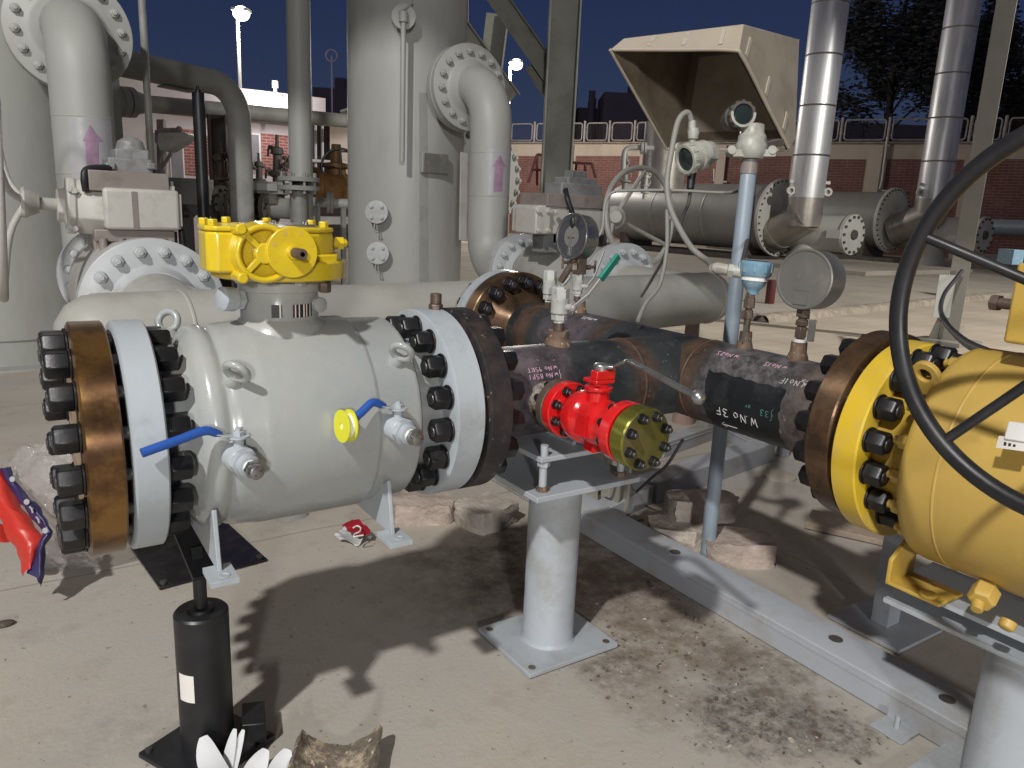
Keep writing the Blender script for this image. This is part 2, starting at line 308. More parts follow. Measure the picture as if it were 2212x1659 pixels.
def tile_mat():
    m = bpy.data.materials.new('paving_tiles'); m.use_nodes = True; nt = m.node_tree; N = nt.nodes; L = nt.links
    b = N['Principled BSDF']; b.inputs['Roughness'].default_value = .8
    g = N.new('ShaderNodeNewGeometry')
    bt = N.new('ShaderNodeTexBrick'); bt.offset = 0.; bt.inputs['Scale'].default_value = 1.
    bt.inputs['Brick Width'].default_value = .3; bt.inputs['Row Height'].default_value = .3; bt.inputs['Mortar Size'].default_value = .006
    bt.inputs['Color1'].default_value = (.43, .375, .30, 1); bt.inputs['Color2'].default_value = (.40, .345, .275, 1); bt.inputs['Mortar'].default_value = (.29, .24, .185, 1)
    L.new(g.outputs['Position'], bt.inputs['Vector'])
    n = N.new('ShaderNodeTexNoise'); n.inputs['Scale'].default_value = .9; n.inputs['Detail'].default_value = 8; L.new(g.outputs['Position'], n.inputs['Vector'])
    rp = N.new('ShaderNodeValToRGB'); rp.color_ramp.elements[0].position = .3; rp.color_ramp.elements[1].position = .7
    rp.color_ramp.elements[0].color = (.80, .79, .77, 1); rp.color_ramp.elements[1].color = (1.05, 1.05, 1.03, 1); L.new(n.outputs['Fac'], rp.inputs[0])
    mx = N.new('ShaderNodeMix'); mx.data_type = 'RGBA'; mx.blend_type = 'MULTIPLY'; mx.inputs[0].default_value = 1
    L.new(bt.outputs['Color'], mx.inputs[6]); L.new(rp.outputs[0], mx.inputs[7]); L.new(mx.outputs[2], b.inputs['Base Color'])
    return m
M['tile'] = tile_mat()
M['platform'] = mat('platform_concrete', (.35, .315, .265), .85, dirt=(.28, .25, .205), damt=.4, dscale=1.2, var=.08, vscale=.6, bump=.1, bscale=20)
M['kerb'] = mat('crumbling_kerb', (.29, .25, .20), .9, dirt=(.19, .16, .125), damt=.45, dscale=7, var=.15, bump=.6, bscale=25)

# ------------------------------------------------------------------ mesh builder (world coordinates)
def frame(ax):
    ax = V(ax).normalized()
    t = V((0, 0, 1)) if abs(ax.z) < .9 else V((1, 0, 0))
    u = t.cross(ax).normalized(); return ax, u, ax.cross(u).normalized()
class MB:
    def __init__(s): s.v = []; s.f = []; s.mi = []
    def add(s, vs, fs, mi=0):
        k = len(s.v); s.v += [V(p) for p in vs]; s.f += [[i+k for i in f] for f in fs]; s.mi += [mi]*len(fs); return s
    def lathe(s, prof, o, ax, seg=40, a0=0., a1=2*PI, mi=0):
        """prof: (distance along axis, radius)"""
        ax, u, w = frame(ax); o = V(o); full = abs(a1-a0-2*PI) < 1e-6; n = seg if full else seg+1
        vs = []; fs = []
        for t, r in prof:
            for i in range(n):
                a = a0+(a1-a0)*i/seg; vs.append(o+ax*t+(u*math.cos(a)+w*math.sin(a))*r)
        for j in range(len(prof)-1):
            for i in range(seg):
                i2 = (i+1) % n if full else i+1
                fs.append([j*n+i, j*n+i2, (j+1)*n+i2, (j+1)*n+i])
        s.add(vs, fs, mi)
        if full:
            for j, rev in ((0, True), (len(prof)-1, False)):
                k_ = 1 if j == 0 else j-1
                if prof[j][1] > 1e-3 and not (abs(prof[k_][0]-prof[j][0]) < 1e-9 and prof[k_][1] < 1e-3):
                    idx = [len(s.v)-len(prof)*n+j*n+i for i in range(n)]
                    s.f.append(idx[::-1] if rev else idx); s.mi.append(mi)
        return s
    def cyl(s, p0, p1, r, r2=None, seg=24, mi=0):
        p0, p1 = V(p0), V(p1); l = (p1-p0).length
        return s.lathe([(0, r), (l, r if r2 is None else r2)], p0, p1-p0, seg, mi=mi)
    def tube(s, pts, r, seg=12, smooth=0, closed=False, mi=0):
        pts = [V(p) for p in pts]
        if smooth:
            q = []; n = len(pts)
            rng = range(n) if closed else range(n-1)
            for i in rng:
                p0 = pts[i-1] if (i > 0 or closed) else pts[0]*2-pts[1]
                p1, p2 = pts[i], pts[(i+1) % n]
                p3 = pts[(i+2) % n] if (closed or i+2 < n) else p2*2-p1
                for k in range(smooth):
                    t = k/smooth
                    q.append(.5*((2*p1)+(p2-p0)*t+(2*p0-5*p1+4*p2-p3)*t*t+(3*p1-p0-3*p2+p3)*t**3))
            if not closed: q.append(pts[-1])
            pts = q
        n = len(pts); vs = []; fs = []
        if isinstance(r, (list, tuple)) and len(r) != n:
            m0 = len(r)-1; r = [r[min(m0, int(i/(n-1)*m0))]*(1-(i/(n-1)*m0) % 1)+r[min(m0, int(i/(n-1)*m0)+1)]*((i/(n-1)*m0) % 1) for i in range(n)]
        tg = []
        for i in range(n):
            if closed: t = pts[(i+1) % n]-pts[i-1]
            else: t = pts[min(i+1, n-1)]-pts[max(i-1, 0)]
            tg.append(t.normalized())
        _, u, w = frame(tg[0])
        for i in range(n):
            u = (u-tg[i]*u.dot(tg[i])).normalized(); w = tg[i].cross(u)
            rr = r[i] if isinstance(r, (list, tuple)) else r
            for k in range(seg):
                a = 2*PI*k/seg; vs.append(pts[i]+(u*math.cos(a)+w*math.sin(a))*rr)
        for i in range(n if closed else n-1):
            for k in range(seg):
                fs.append([i*seg+k, i*seg+(k+1) % seg, ((i+1) % n)*seg+(k+1) % seg, ((i+1) % n)*seg+k])
        if not closed:
            fs.append(list(range(seg))[::-1]); fs.append([(n-1)*seg+k for k in range(seg)])
        return s.add(vs, fs, mi)
    def torus(s, c, ax, R, r, seg=48, ms=12, a0=0., a1=2*PI, mi=0):
        ax, u, w = frame(ax); c = V(c); full = abs(a1-a0-2*PI) < 1e-6
        n = seg if full else seg+1
        return s.tube([c+(u*math.cos(a0+(a1-a0)*i/seg)+w*math.sin(a0+(a1-a0)*i/seg))*R for i in range(n)], r, ms, closed=full, mi=mi)
    def obox(s, c, ux, uy, uz, mi=0):
        """centre and three half-extent vectors"""
        c, a, b, d = V(c), V(ux), V(uy), V(uz)
        if a.cross(b).dot(d) < 0: a = -a
        vs = [c+a*i+b*j+d*k for k in (-1, 1) for j in (-1, 1) for i in (-1, 1)]
        return s.add(vs, [[0, 2, 3, 1], [4, 5, 7, 6], [0, 1, 5, 4], [2, 6, 7, 3], [0, 4, 6, 2], [1, 3, 7, 5]], mi)
    def box(s, lo, hi, mi=0):
        lo, hi = V(lo), V(hi); c = (lo+hi)/2; h = (hi-lo)/2
        return s.obox(c, (abs(h.x), 0, 0), (0, abs(h.y), 0), (0, 0, abs(h.z)), mi)
    def bar(s, p0, p1, w, h, up=(0, 0, 1), mi=0):
        p0, p1 = V(p0), V(p1); a = (p1-p0); l = a.length; a.normalize()
        side = a.cross(V(up)).normalized(); u2 = side.cross(a)
        return s.obox((p0+p1)/2, a*l/2, side*w/2, u2*h/2, mi)
    def prism(s, poly, ext, mi=0):
        """poly: coplanar world points, ext: extrusion vector"""
        poly = [V(p) for p in poly]; e = V(ext); n = len(poly)
        nrm = V((0, 0, 0))
        for i in range(n): nrm += (poly[i]-poly[0]).cross(poly[(i+1) % n]-poly[0])
        if nrm.dot(e) < 0: poly = poly[::-1]
        vs = poly+[p+e for p in poly]
        fs = [list(range(n))[::-1], [n+i for i in range(n)]]+[[i, (i+1) % n, n+(i+1) % n, n+i] for i in range(n)]
        return s.add(vs, fs, mi)
    def hexa(s, p, ax, r, h, mi=0, rot=0., chamfer=True):
        ax, u, w = frame(ax); p = V(p)
        rings = [(0, r, 0), (h*.86, r, 0), (h, r*.82, 0)] if chamfer else [(0, r, 0), (h, r, 0)]
        vs = []; fs = []
        for t, rr, _ in rings:
            for k in range(6):
                a = rot+k*PI/3; vs.append(p+ax*t+(u*math.cos(a)+w*math.sin(a))*rr)
        for j in range(len(rings)-1):
            for k in range(6): fs.append([j*6+k, j*6+(k+1) % 6, (j+1)*6+(k+1) % 6, (j+1)*6+k])
        fs.append([5, 4, 3, 2, 1, 0]); m = (len(rings)-1)*6; fs.append([m+k for k in range(6)])
        return s.add(vs, fs, mi)
    def ball(s, c, r, seg=20, sz=(1, 1, 1), mi=0):
        c = V(c); vs = []; fs = []; n = seg; mrow = seg//2
        for j in range(1, mrow):
            th = PI*j/mrow
            for i in range(n):
                a = 2*PI*i/n; vs.append(c+V((math.sin(th)*math.cos(a)*r*sz[0], math.sin(th)*math.sin(a)*r*sz[1], math.cos(th)*r*sz[2])))
        top = len(vs); vs += [c+V((0, 0, r*sz[2])), c-V((0, 0, r*sz[2]))]
        for j in range(mrow-2):
            for i in range(n): fs.append([j*n+i, (j+1)*n+i, (j+1)*n+(i+1) % n, j*n+(i+1) % n])
        for i in range(n): fs.append([top, i, (i+1) % n]); fs.append([top+1, (mrow-2)*n+(i+1) % n, (mrow-2)*n+i])
        return s.add(vs, fs, mi)
    def build(s, name, m, parent=None, bevel=0., sharp=38, origin=None, segs=2):
        o0 = V(origin) if origin is not None else (parent_world(parent) if parent else s.base())
        me = bpy.data.meshes.new(name)
        me.from_pydata([tuple(p-o0) for p in s.v], [], s.f); me.validate(); me.update()
        ms = m if isinstance(m, (list, tuple)) else [m]
        for x in ms: me.materials.append(M[x] if isinstance(x, str) else x)
        for p, i in zip(me.polygons, s.mi): p.material_index = i; p.use_smooth = True
        me.set_sharp_from_angle(angle=R_(sharp))
        o = bpy.data.objects.new(name, me); C.objects.link(o)
        if parent: o.parent = parent; o.location = o0-parent_world(parent)
        else: o.location = o0
        WORLD[o.name] = o0
        if bevel:
            b = o.modifiers.new('bevel', 'BEVEL'); b.width = bevel; b.segments = segs; b.limit_method = 'ANGLE'; b.angle_limit = R_(40); b.harden_normals = False
        return o
    def cut(s):
        s.cuts = getattr(s, 'cuts', [])+[(len(s.v), len(s.f))]; return s
    def build_each(s, name, m, parent, **k):
        """one object per piece, pieces end at cut()"""
        a, c = 0, 0; out = []
        for v1, f1 in getattr(s, 'cuts', []):
            q = MB(); q.v = s.v[a:v1]; q.f = [[i-a for i in f] for f in s.f[c:f1]]; q.mi = s.mi[c:f1]; a, c = v1, f1
            if q.v: out.append(q.build(name, m, parent, **k))
        return out
    def base(s):
        xs = [p.x for p in s.v]; ys = [p.y for p in s.v]; zs = [p.z for p in s.v]
        return V(((min(xs)+max(xs))/2, (min(ys)+max(ys))/2, min(zs)))
WORLD = {}
def parent_world(o): return WORLD[o.name]
def tag(o, label=None, cat=None, group=None, kind=None):
    if label: o['label'] = label
    if cat: o['category'] = cat
    if group: o['group'] = group
    if kind: o['kind'] = kind
    return o
def thing(name, loc, label, cat, group=None):
    o = bpy.data.objects.new(name, None); C.objects.link(o); o.location = V(loc); WORLD[o.name] = V(loc); o.empty_display_size = .1
    return tag(o, label, cat, group)
def share(src, name, parent, world):
    """another object on the same mesh, placed at a world point under parent"""
    o = bpy.data.objects.new(name, src.data); C.objects.link(o); o.parent = parent; o.location = V(world)-parent_world(parent)
    WORLD[o.name] = V(world)
    for md in src.modifiers:
        b = o.modifiers.new(md.name, 'BEVEL'); b.width = md.width; b.segments = md.segments; b.limit_method = md.limit_method; b.angle_limit = md.angle_limit
    return o
def copy_tree(src, loc, label, shift=None):
    r = src.copy(); C.objects.link(r); r.location = V(loc); WORLD[r.name] = V(loc); r['label'] = label
    def kids(a, b):
        for ch in a.children:
            c = ch.copy(); C.objects.link(c); c.parent = b; WORLD[c.name] = WORLD[b.name]+V(c.location); kids(ch, c)
    kids(src, r); return r

STUD = {}
def studs(parent, ax, c, R, n, t0, t1, nr, nh, m=('nut', 'studend'), phase=0., name='stud_bolt', ends=(1, 1), tip=.35, skip=()):
    """ring of stud bolts, nut seats at t0 (outward -ax) and t1 (outward +ax)"""
    ax, u, w = frame(ax); c = V(c); out = []
    key = (tuple(ax), t0, t1, nr, nh, m, ends)
    for k in range(n):
        if k in skip: continue
        a = phase+2*PI*k/n; p = c+(u*math.cos(a)+w*math.sin(a))*R
        if key not in STUD:
            b = MB()
            b.cyl(ax*(t0-.001), ax*(t1+.001), nr*.52, seg=10, mi=1)
            if ends[0]:
                b.lathe([(0, nr*1.06), (nh*.12, nr*1.06)], ax*t0, -ax, 20); b.hexa(ax*(t0-nh*.12), -ax, nr, nh)
                b.lathe([(0, nr*.52), (nh*tip, nr*.52), (nh*tip+nr*.1, nr*.40)], ax*(t0-nh), -ax, 14, mi=1)
            if ends[1]:
                b.lathe([(0, nr*1.06), (nh*.12, nr*1.06)], ax*t1, ax, 20); b.hexa(ax*(t1+nh*.12), ax, nr, nh)
                b.lathe([(0, nr*.52), (nh*tip, nr*.52), (nh*tip+nr*.1, nr*.40)], ax*(t1+nh), ax, 14, mi=1)
            o = b.build(name, list(m), None, bevel=nr*.07, origin=(0, 0, 0)); o.parent = parent; o.location = p-parent_world(parent); WORLD[o.name] = p
            STUD[key] = o
        else: o = share(STUD[key], name, parent, p)
        out.append(o)
    return out

# chalk handwriting: stroke glyphs on a 1 x 1.4 cell
GL = {'W': [[(0, 1.3), (.22, 0), (.5, .9), (.75, 0), (1, 1.3)]], 'w': [[(0, .8), (.25, 0), (.5, .6), (.75, 0), (1, .85)]],
      'N': [[(.05, 0), (.1, 1.25), (.85, .05), (.9, 1.3)]], 'o': [[(.5, .85), (.15, .6), (.2, .15), (.6, .05), (.85, .4), (.7, .8), (.5, .85)]],
      '.': [[(.3, .02), (.42, .08)]], '1': [[(.5, 1.3), (.45, 0)]], '2': [[(.1, 1.05), (.4, 1.35), (.8, 1.1), (.6, .6), (.1, .05), (.95, .05)]],
      '3': [[(.1, 1.2), (.6, 1.35), (.8, 1.0), (.35, .72), (.85, .4), (.6, .02), (.05, .12)]],
      '9': [[(.8, .95), (.45, .7), (.15, 1.0), (.5, 1.35), (.8, .95), (.6, 0)]], '5': [[(.85, 1.3), (.2, 1.3), (.15, .75), (.6, .8), (.8, .4), (.5, 0), (.08, .1)]],
      'S': [[(.85, 1.15), (.45, 1.35), (.15, 1.0), (.7, .55), (.75, .2), (.4, 0), (.1, .15)]], 'F': [[(.15, 0), (.2, 1.3), (.9, 1.3)], [(.2, .7), (.7, .72)]],
      'R': [[(.1, 0), (.15, 1.3), (.7, 1.2), (.65, .75), (.15, .65), (.9, 0)]], 'T': [[(0, 1.3), (1, 1.25)], [(.5, 1.28), (.45, 0)]],
      'P': [[(.15, 0), (.2, 1.3), (.8, 1.2), (.75, .7), (.2, .65)]], 'B': [[(.1, 0), (.15, 1.3), (.7, 1.2), (.6, .75), (.15, .68), (.8, .5), (.7, .05), (.1, 0)]],
      'r': [[(.2, 0), (.2, .8)], [(.2, .55), (.55, .85), (.8, .75)]], '{': [[(.9, 1.9), (.5, 1.7), (.5, .9), (.2, .7), (.5, .5), (.5, -.4), (.1, -.7)]],
      '>': [[(0, .6), (1.8, .7)], [(1.35, 1.05), (1.8, .7), (1.4, .35)]], ' ': []}
def chalk(text, fn, s, r, lead=1.25):
    """fn(x, y) -> world point on the surface; s = cell size in metres"""
    b = MB(); x = 0
    for ch in text:
        for st in GL[ch]:
            pts = []
            for i in range(len(st)-1):
                for k in range(4):
                    t = k/4; pts.append((st[i][0]*(1-t)+st[i+1][0]*t, st[i][1]*(1-t)+st[i+1][1]*t))
            pts.append(st[-1])
            b.tube([fn((x+p[0])*s, p[1]*s) for p in pts], r, 6)
        x += {'.': .6, ' ': .7, '1': .9, '>': 2.4}.get(ch, lead)
    return b

# ================================================================== GROUND
MB().box((-30, -30, -.3), (110, 130, 0)).build('ground', 'ground').__setitem__('kind', 'structure')
b = MB(); b.add([(5.2, -6, .004), (40, -6, .004), (40, 30, .004), (5.2, 30, .004)], [[0, 1, 2, 3]])
tag(b.build('paved_path', 'tile'), kind='structure')
pc, pl, pr = P(1646, 681, z=.1), P(1585, 662, z=.1), P(2192, 629, z=.1)
e1 = (pr-pc).normalized(); e2 = (pl-pc).normalized()
poly = [pc, pc+e1*60, pc+e1*60+e2*80, pc+e2*60]
b = MB(); b.prism([V((p.x, p.y, .004)) for p in poly], (0, 0, .09)); tag(b.build('platform_pavement', 'platform'), kind='structure')
b = MB()   # broken kerb edge
for e, L_ in ((e1, 40), (e2, 24)):
    n = int(L_/.12); side = V((e.y, -e.x, 0)); side = side if side.dot(-(e1+e2)) > 0 else -side; vs = []; fs = []
    for i in range(n+1):
        q = V((pc.x, pc.y, 0))+e*(i*.12-.05); w1 = .14+.09*noise.noise(V((i*.23, L_, 0)))+.05*noise.noise(V((i*.9, L_, 5))); hh = .112+.02*noise.noise(V((i*.4, 9, L_)))+.012*noise.noise(V((i*1.7, 2, L_)))
        vs += [q-side*.10+V((0, 0, .096)), q-side*.06+V((0, 0, hh)), q+side*(w1-.04)+V((0, 0, hh-.008)), q+side*w1+V((0, 0, hh*.6)), q+side*(w1+.03)+V((0, 0, .0))]
    for i in range(n):
        for k in range(4): fs.append([i*5+k, i*5+k+1, (i+1)*5+k+1, (i+1)*5+k])
    b.add(vs, fs)
tag(b.build('kerb', 'kerb', sharp=60), kind='structure')

# ================================================================== GREY BALL VALVE  (axis along x)
YV, ZV = 2.0, .925
def ax(x, dz=0, dy=0): return V((x, YV+dy, ZV+dz))
XA = V((1, 0, 0)); YA = V((0, 1, 0)); ZA = V((0, 0, 1))
valve = thing('ball_valve', (.6, YV, .5), 'large grey trunnion ball valve with blue-handled drain cocks under the yellow gearbox', 'valve')
b = MB(); b.lathe([(.255, .19), (.30, .192), (.315, .198), (.335, .232), (.350, .254), (.362, .260), (.374, .262), (.386, .260), (.394, .254), (.400, .2535), (.408, .258), (.425, .263), (.470, .2655), (.476, .2675), (.490, .269), (.752, .269), (.758, .2675), (.764, .2630), (.768, .2620), (.872, .2600), (.880, .258), (.886, .252), (.888, .236), (.890, .20), (.905, .192), (.985, .188)], (0, YV, ZV), XA, 112)
b.build('body', 'valve', valve, sharp=50)
for x0, x1 in ((.187, .258), (.980, 1.068)):
    b = MB(); b.lathe([(x0, .19), (x0, .272), (x0+.004, .279), (x1-.004, .279), (x1, .274), (x1, .18)], (0, YV, ZV), XA, 96); b.build('end_flange', 'vflange', valve)
# bonnet neck, welded pad, grease fittings
b = MB(); xn = .588
b.lathe([(.235, .128), (.262, .118), (.275, .101), (.278, .099), (.345, .099), (.347, .103), (.372, .103)], (xn, YV, ZV), ZA, 64); b.build('bonnet_neck', 'valve', valve)
b = MB()
for k in range(8):
    a = k*PI/4+.2; b.hexa((xn+.104*math.cos(a), YV+.104*math.sin(a), ZV+.392), (0, 0, -1), .016, .026).cut()
for x, z in ((.672, .315),): b.lathe([(0, .020), (.012, .020), (.014, .016)], (x-.01, YV-.085, ZV+z), (.35, -.9, 0), 20).cut()
b.build_each('bonnet_bolt', 'valve', valve)
b = MB(); p = V((xn-.10, YV-.03, ZV+.325)); d = V((-1, -.35, .12)).normalized()
b.lathe([(-.02, .012), (.005, .012)], p, d, 16); b.hexa(p+d*.005, d, .026, .022); b.lathe([(.027, .030), (.06, .030), (.064, .022)], p, d, 24); b.build('grease_fitting', 'vflange', valve)
# bar code stickers round the neck
def on_neck(a, z): return V((xn+.1005*math.cos(a), YV+.1005*math.sin(a), ZV+z))
for a0, wd, cols in ((R_(-118), .26, 'k'), (R_(-88), .58, 'm')):
    b = MB(); x = a0
    widths = [.2, .04, .03] if cols == 'k' else [.05, .03, .07, .03, .09, .04, .05, .03, .08, .03, .05]
    tot = sum(widths); i = 0
    for wv in widths:
        w2 = wv/tot*wd
        if i % 2 == 0:
            for z0, z1 in ((.285, .318),):
                b.add([on_neck(x, z0), on_neck(x+w2, z0), on_neck(x+w2, z1), on_neck(x, z1)], [[0, 1, 2, 3]], 0 if (i % 3 or cols == 'k') else 1)
        else: b.add([on_neck(x, .285), on_neck(x+w2, .285), on_neck(x+w2, .318), on_neck(x, .318)], [[0, 1, 2, 3]], 2)
        x += w2; i += 1
    b.build('barcode_label', ['black', 'redsteel', 'label'], valve)
# lifting eyes
for x, a in ((.415, 38), (.835, 42), (.335, 118)):
    a = R_(a); n = V((0, -math.cos(a), math.sin(a))); p = ax(x)+n*(.262 if x > .35 else .245)
    b = MB(); b.lathe([(-.01, .021), (.008, .021), (.014, .014), (.02, .012)], p, n, 20); b.torus(p+n*.042, n.cross(XA)*.8+XA*.6, .026, .0095, 32, 12); b.build('lifting_eye', 'valve', valve, sharp=60)
# feet: saddle plates across the body, pads front and back
for x in (.348, .792):
    b = MB(); zz = .640-ZV
    b.prism([ax(x, zz, -.265), ax(x, zz, .265), ax(x, .77-ZV, .235), ax(x, .70-ZV, .10), ax(x, .69-ZV, -.10), ax(x, .785-ZV, -.235)], (.011, 0, 0))
    f = b.build('foot', 'vflange', valve, bevel=.002)
    for sg in (-1, 1):
        c = ax(x+.006, zz-.006, sg*.272); b = MB(); b.box(c-V((.032, .045, .007)), c+V((.032, .045, .007))); b.lathe([(0, .014), (.002, .014), (.002, .008), (.0005, .008)], c+V((.004, sg*.018, .007)), ZA, 20)
        b.build('foot_pad', 'vflange', f, bevel=.002)
b = MB(); b.bar(ax(.792, -.262, .26), ax(.62, -.20, .10), .012, .05); b.bar(ax(.63, -.235, .20), ax(.80, -.262, .20), .05, .012)
b.build('foot_gusset', 'valve', valve, bevel=.002)
b = MB(); b.lathe([(.255, .055), (.285, .055), (.29, .045)], ax(.60), (0, 0, -1), 32); b.build('drain_boss', 'valve', valve)
# drain cocks with blue levers
def drain_cock(x, z, hang, L_, blue_tip):
    a = R_(5); n = V((0, -1, 0)); tiltd = V((.22, -1, -.12)).normalized()
    p = ax(x, z)+V((0, -.25, 0))
    b = MB(); b.lathe([(-.02, .033), (.045, .033), (.048, .031)], p, tiltd, 32); b.hexa(p+tiltd*.048, tiltd, .034, .016); b.lathe([(.064, .026), (.078, .026), (.080, .022)], p, tiltd, 24)
    b.cyl(p+tiltd*.03+V((0, 0, .02)), p+tiltd*.03+V((0, 0, .052)), .012, seg=16)
    d = b.build('drain_cock', 'vflange', valve)
    b = MB(); b.lathe([(.080, .0165), (.092, .0165)], p, tiltd, 20); b.build('thread_tape', 'white', d)
    b = MB(); b.hexa(p+tiltd*.090, tiltd, .021, .012); b.lathe([(.102, .0175), (.116, .0175), (.119, .013)], p, tiltd, 20)
    for q in ((.006, .004), (-.006, -.005)): b.ball(p+tiltd*.119+V((q[0], 0, q[1])), .0022, 8, mi=1)
    b.build('plug', ['steel', 'black'], d)
    t = p+tiltd*.03+V((0, 0, .052))
    b = MB(); b.lathe([(0, .024), (.004, .024)], t, ZA, 28); b.hexa(t+V((0, 0, .004)), ZA, .0135, .011); b.lathe([(.015, .007), (.021, .007)], t, ZA, 14)
    b.bar(t+V((-.01, -.002, .003)), t+V((-.052, -.006, .016)), .018, .003); b.build('lever_plate', 'vflange', d)
    b = MB(); e = t+V((-L_, -.03, .012-hang)); s0 = t+V((-.05, -.006, .018)); m_ = t+V((-.075, -.010, .027))
    b.tube([t+V((-.038, -.004, .013)), s0, m_, m_*.6+e*.4, e], [.006, .0095, .0105, .0105, .0105], 14, smooth=5); b.build('lever_grip', 'blue', d, sharp=60)
    return e
drain_cock(.398, -.005, .012, .205, 0)
e2_ = drain_cock(.795, .018, .030, .150, 1)
# tape spool pushed on to the second lever
sp = thing('tape_spool', e2_+V((-.015, 0, 0)), 'lime yellow plastic tape spool hung on the end of a blue lever', 'tape spool')
d = V((-1, -.12, .05)).normalized(); b = MB(); o = e2_-d*.010
b.lathe([(.0, .006), (.0, .040), (.003, .040), (.003, .028), (.021, .028), (.021, .040), (.024, .040), (.024, .009), (.004, .009)], o, d, 48); b.build('reel', 'yspool', sp)
b = MB(); b.lathe([(.0035, .0300), (.0205, .0300)], o, d, 48); b.build('tape', 'white', sp)

# ------------------------------------------------------------------ yellow gearbox
gb = thing('gearbox', (xn, YV, ZV+.372), 'bright yellow quarter-turn gearbox bolted on top of the grey valve', 'gearbox')
zg = ZV+.374
b = MB(); b.lathe([(.006, .160), (.010, .168), (.050, .170), (.055, .166), (.055, .02)], (xn+.0, YV+.0, zg), ZA, 72); b.build('base_ring', 'yellow', gb)
def gx(u, v, Y): return P(u, v, Y=Y)
yf = YV-.155            # front face
zt = zg+.138; zl = zg+.030
# housing outline in plan, the worm boss sits out to the left front
out = [(-.205, -.130), (-.185, -.150), (-.06, -.152), (.06, -.135), (.115, -.09), (.13, -.01), (.115, .09), (.04, .15), (-.06, .15), (-.14, .11), (-.19, .02), (-.205, -.06)]
b = MB(); b.prism([V((xn+x, YV+y, zl)) for x, y in out], (0, 0, zt-zl-.014)); b.build('housing', 'yellow', gb, bevel=.007, segs=3)
b = MB(); out2 = [(x*1.006, y*1.006) for x, y in out]; b.prism([V((xn+x, YV+y, zt-.013)) for x, y in out2], (0, 0, .012)); b.build('top_cover', 'yellow', gb, bevel=.004)
b = MB(); b.lathe([(0, .082), (.004, .082), (.0045, .078)], (xn+.02, YV+.02, zt-.001), ZA, 56); tp = b.build('indicator_plate', 'gaugeback', gb)
b = MB()
for k in range(5):
    a = k*1.25+.4; b.lathe([(0, .006), (.006, .006), (.007, .004)], (xn+.02+.068*math.cos(a), YV+.02+.068*math.sin(a), zt+.003), ZA, 12)
b.build('plate_screw', 'steel', tp)
capb = None
for x, y in ((-.188, -.128), (-.075, -.138), (-.19, -.045), (.095, -.075), (.105, .05), (.01, .135), (-.10, .12)):
    if capb is None:
        b = MB(); b.hexa((0, 0, 0), ZA, .0125, .015); capb = b.build('cover_bolt', 'yellow', gb, bevel=.001, origin=(0, 0, 0)); capb.location = V((xn+x, YV+y, zt-.001))-parent_world(gb)
    else: share(capb, 'cover_bolt', gb, (xn+x, YV+y, zt-.001))
# big round bearing ring on the front face with four spokes, set left of the input plate
rc = gx(566, 546, yf-.012); F_ = V((0, -1, 0)); rr = .066
b = MB(); b.lathe([(-.03, rr-.013), (.030, rr-.011), (.034, rr-.007), (.034, rr-.002), (.030, rr+.002), (-.03, rr+.006)], rc, F_, 64); b.lathe([(0, .0001), (0, rr)], rc+F_*.004, F_, 48)
b.lathe([(.004, .026), (.030, .024), (.032, .022), (.032, .0001)], rc, F_, 32)
for a in (45, 135, 225, 315):
    d = V((math.cos(R_(a)), 0, math.sin(R_(a)))); b.bar(rc+d*.02+F_*.016, rc+d*(rr-.006)+F_*.016, .013, .030, up=F_)
b.build('bearing_ring', 'yellow', gb, bevel=.003)
for a in (135, 225):
    d = V((math.cos(R_(a)), 0, math.sin(R_(a)))); q = rc+d*(rr+.012)
    b = MB(); b.lathe([(-.02, .0135), (.040, .0125), (.043, .0095), (.043, 0.0001)], q, F_, 24); b.build('ring_lug', 'yellow', gb)
pc_ = V((xn+.002+.0, yf-.030, zg+.083)); pc_.x = gx(632, 545, yf-.05).x; pc_.z = gx(632, 545, yf-.05).z; pc_.y = yf-.043
b = MB(); b.lathe([(-.03, .058), (.004, .060), (.008, .060), (.010, .058), (.010, .0001)], pc_, F_, 56); plate = b.build('input_plate', 'yellow', gb)
b = MB()
for k in range(8):
    a = k*PI/4+PI/8; q = pc_+V((math.cos(a)*.048, 0, math.sin(a)*.048))+F_*.0105; b.lathe([(0, .0058), (-.001, .0001)], q, F_, 14)
b.build('bolt_hole', 'yellowrim', plate)
b = MB(); b.lathe([(.010, .0165), (.030, .0155)], pc_, F_, 24); b.build('shaft_collar', 'yellow', plate)
b = MB(); b.lathe([(.025, .0125), (.078, .0125), (.081, .0105), (.081, .0001)], pc_, F_, 28); sh = b.build('input_shaft', 'brown', plate)
b = MB(); b.lathe([(.0812, .0055), (.0812, .0025)], pc_, F_, 20); b.build('centre_mark', 'label', sh)
# right flat foot of the casting and stop bolts
b = MB(); b.prism([V((xn+x, YV+y, zg+.05)) for x, y in ((.05, -.14), (.115, -.12), (.15, -.05), (.15, .05), (.09, .06), (.09, -.06))], (0, 0, .022)); b.build('casting_step', 'yellow', gb, bevel=.005)
for dy, dz in ((-.02, .095), (.05, .085)):
    b = MB(); q = V((xn+.12, YV+dy, zg+dz)); b.cyl(q, q+V((.03, 0, 0)), .014, seg=16); b.hexa(q+V((.03, 0, 0)), XA, .018, .018); b.ball(q+V((.05, 0, 0)), .012, 14); b.build('stop_bolt', 'yellow', gb)
b = MB()
for a in (-60, 20, 100): b.hexa((xn+.01+.14*math.cos(R_(a)), YV+.14*math.sin(R_(a)), zg), (0, 0, -1), .016, .024)
b.build('mounting_nut', 'brown', gb)

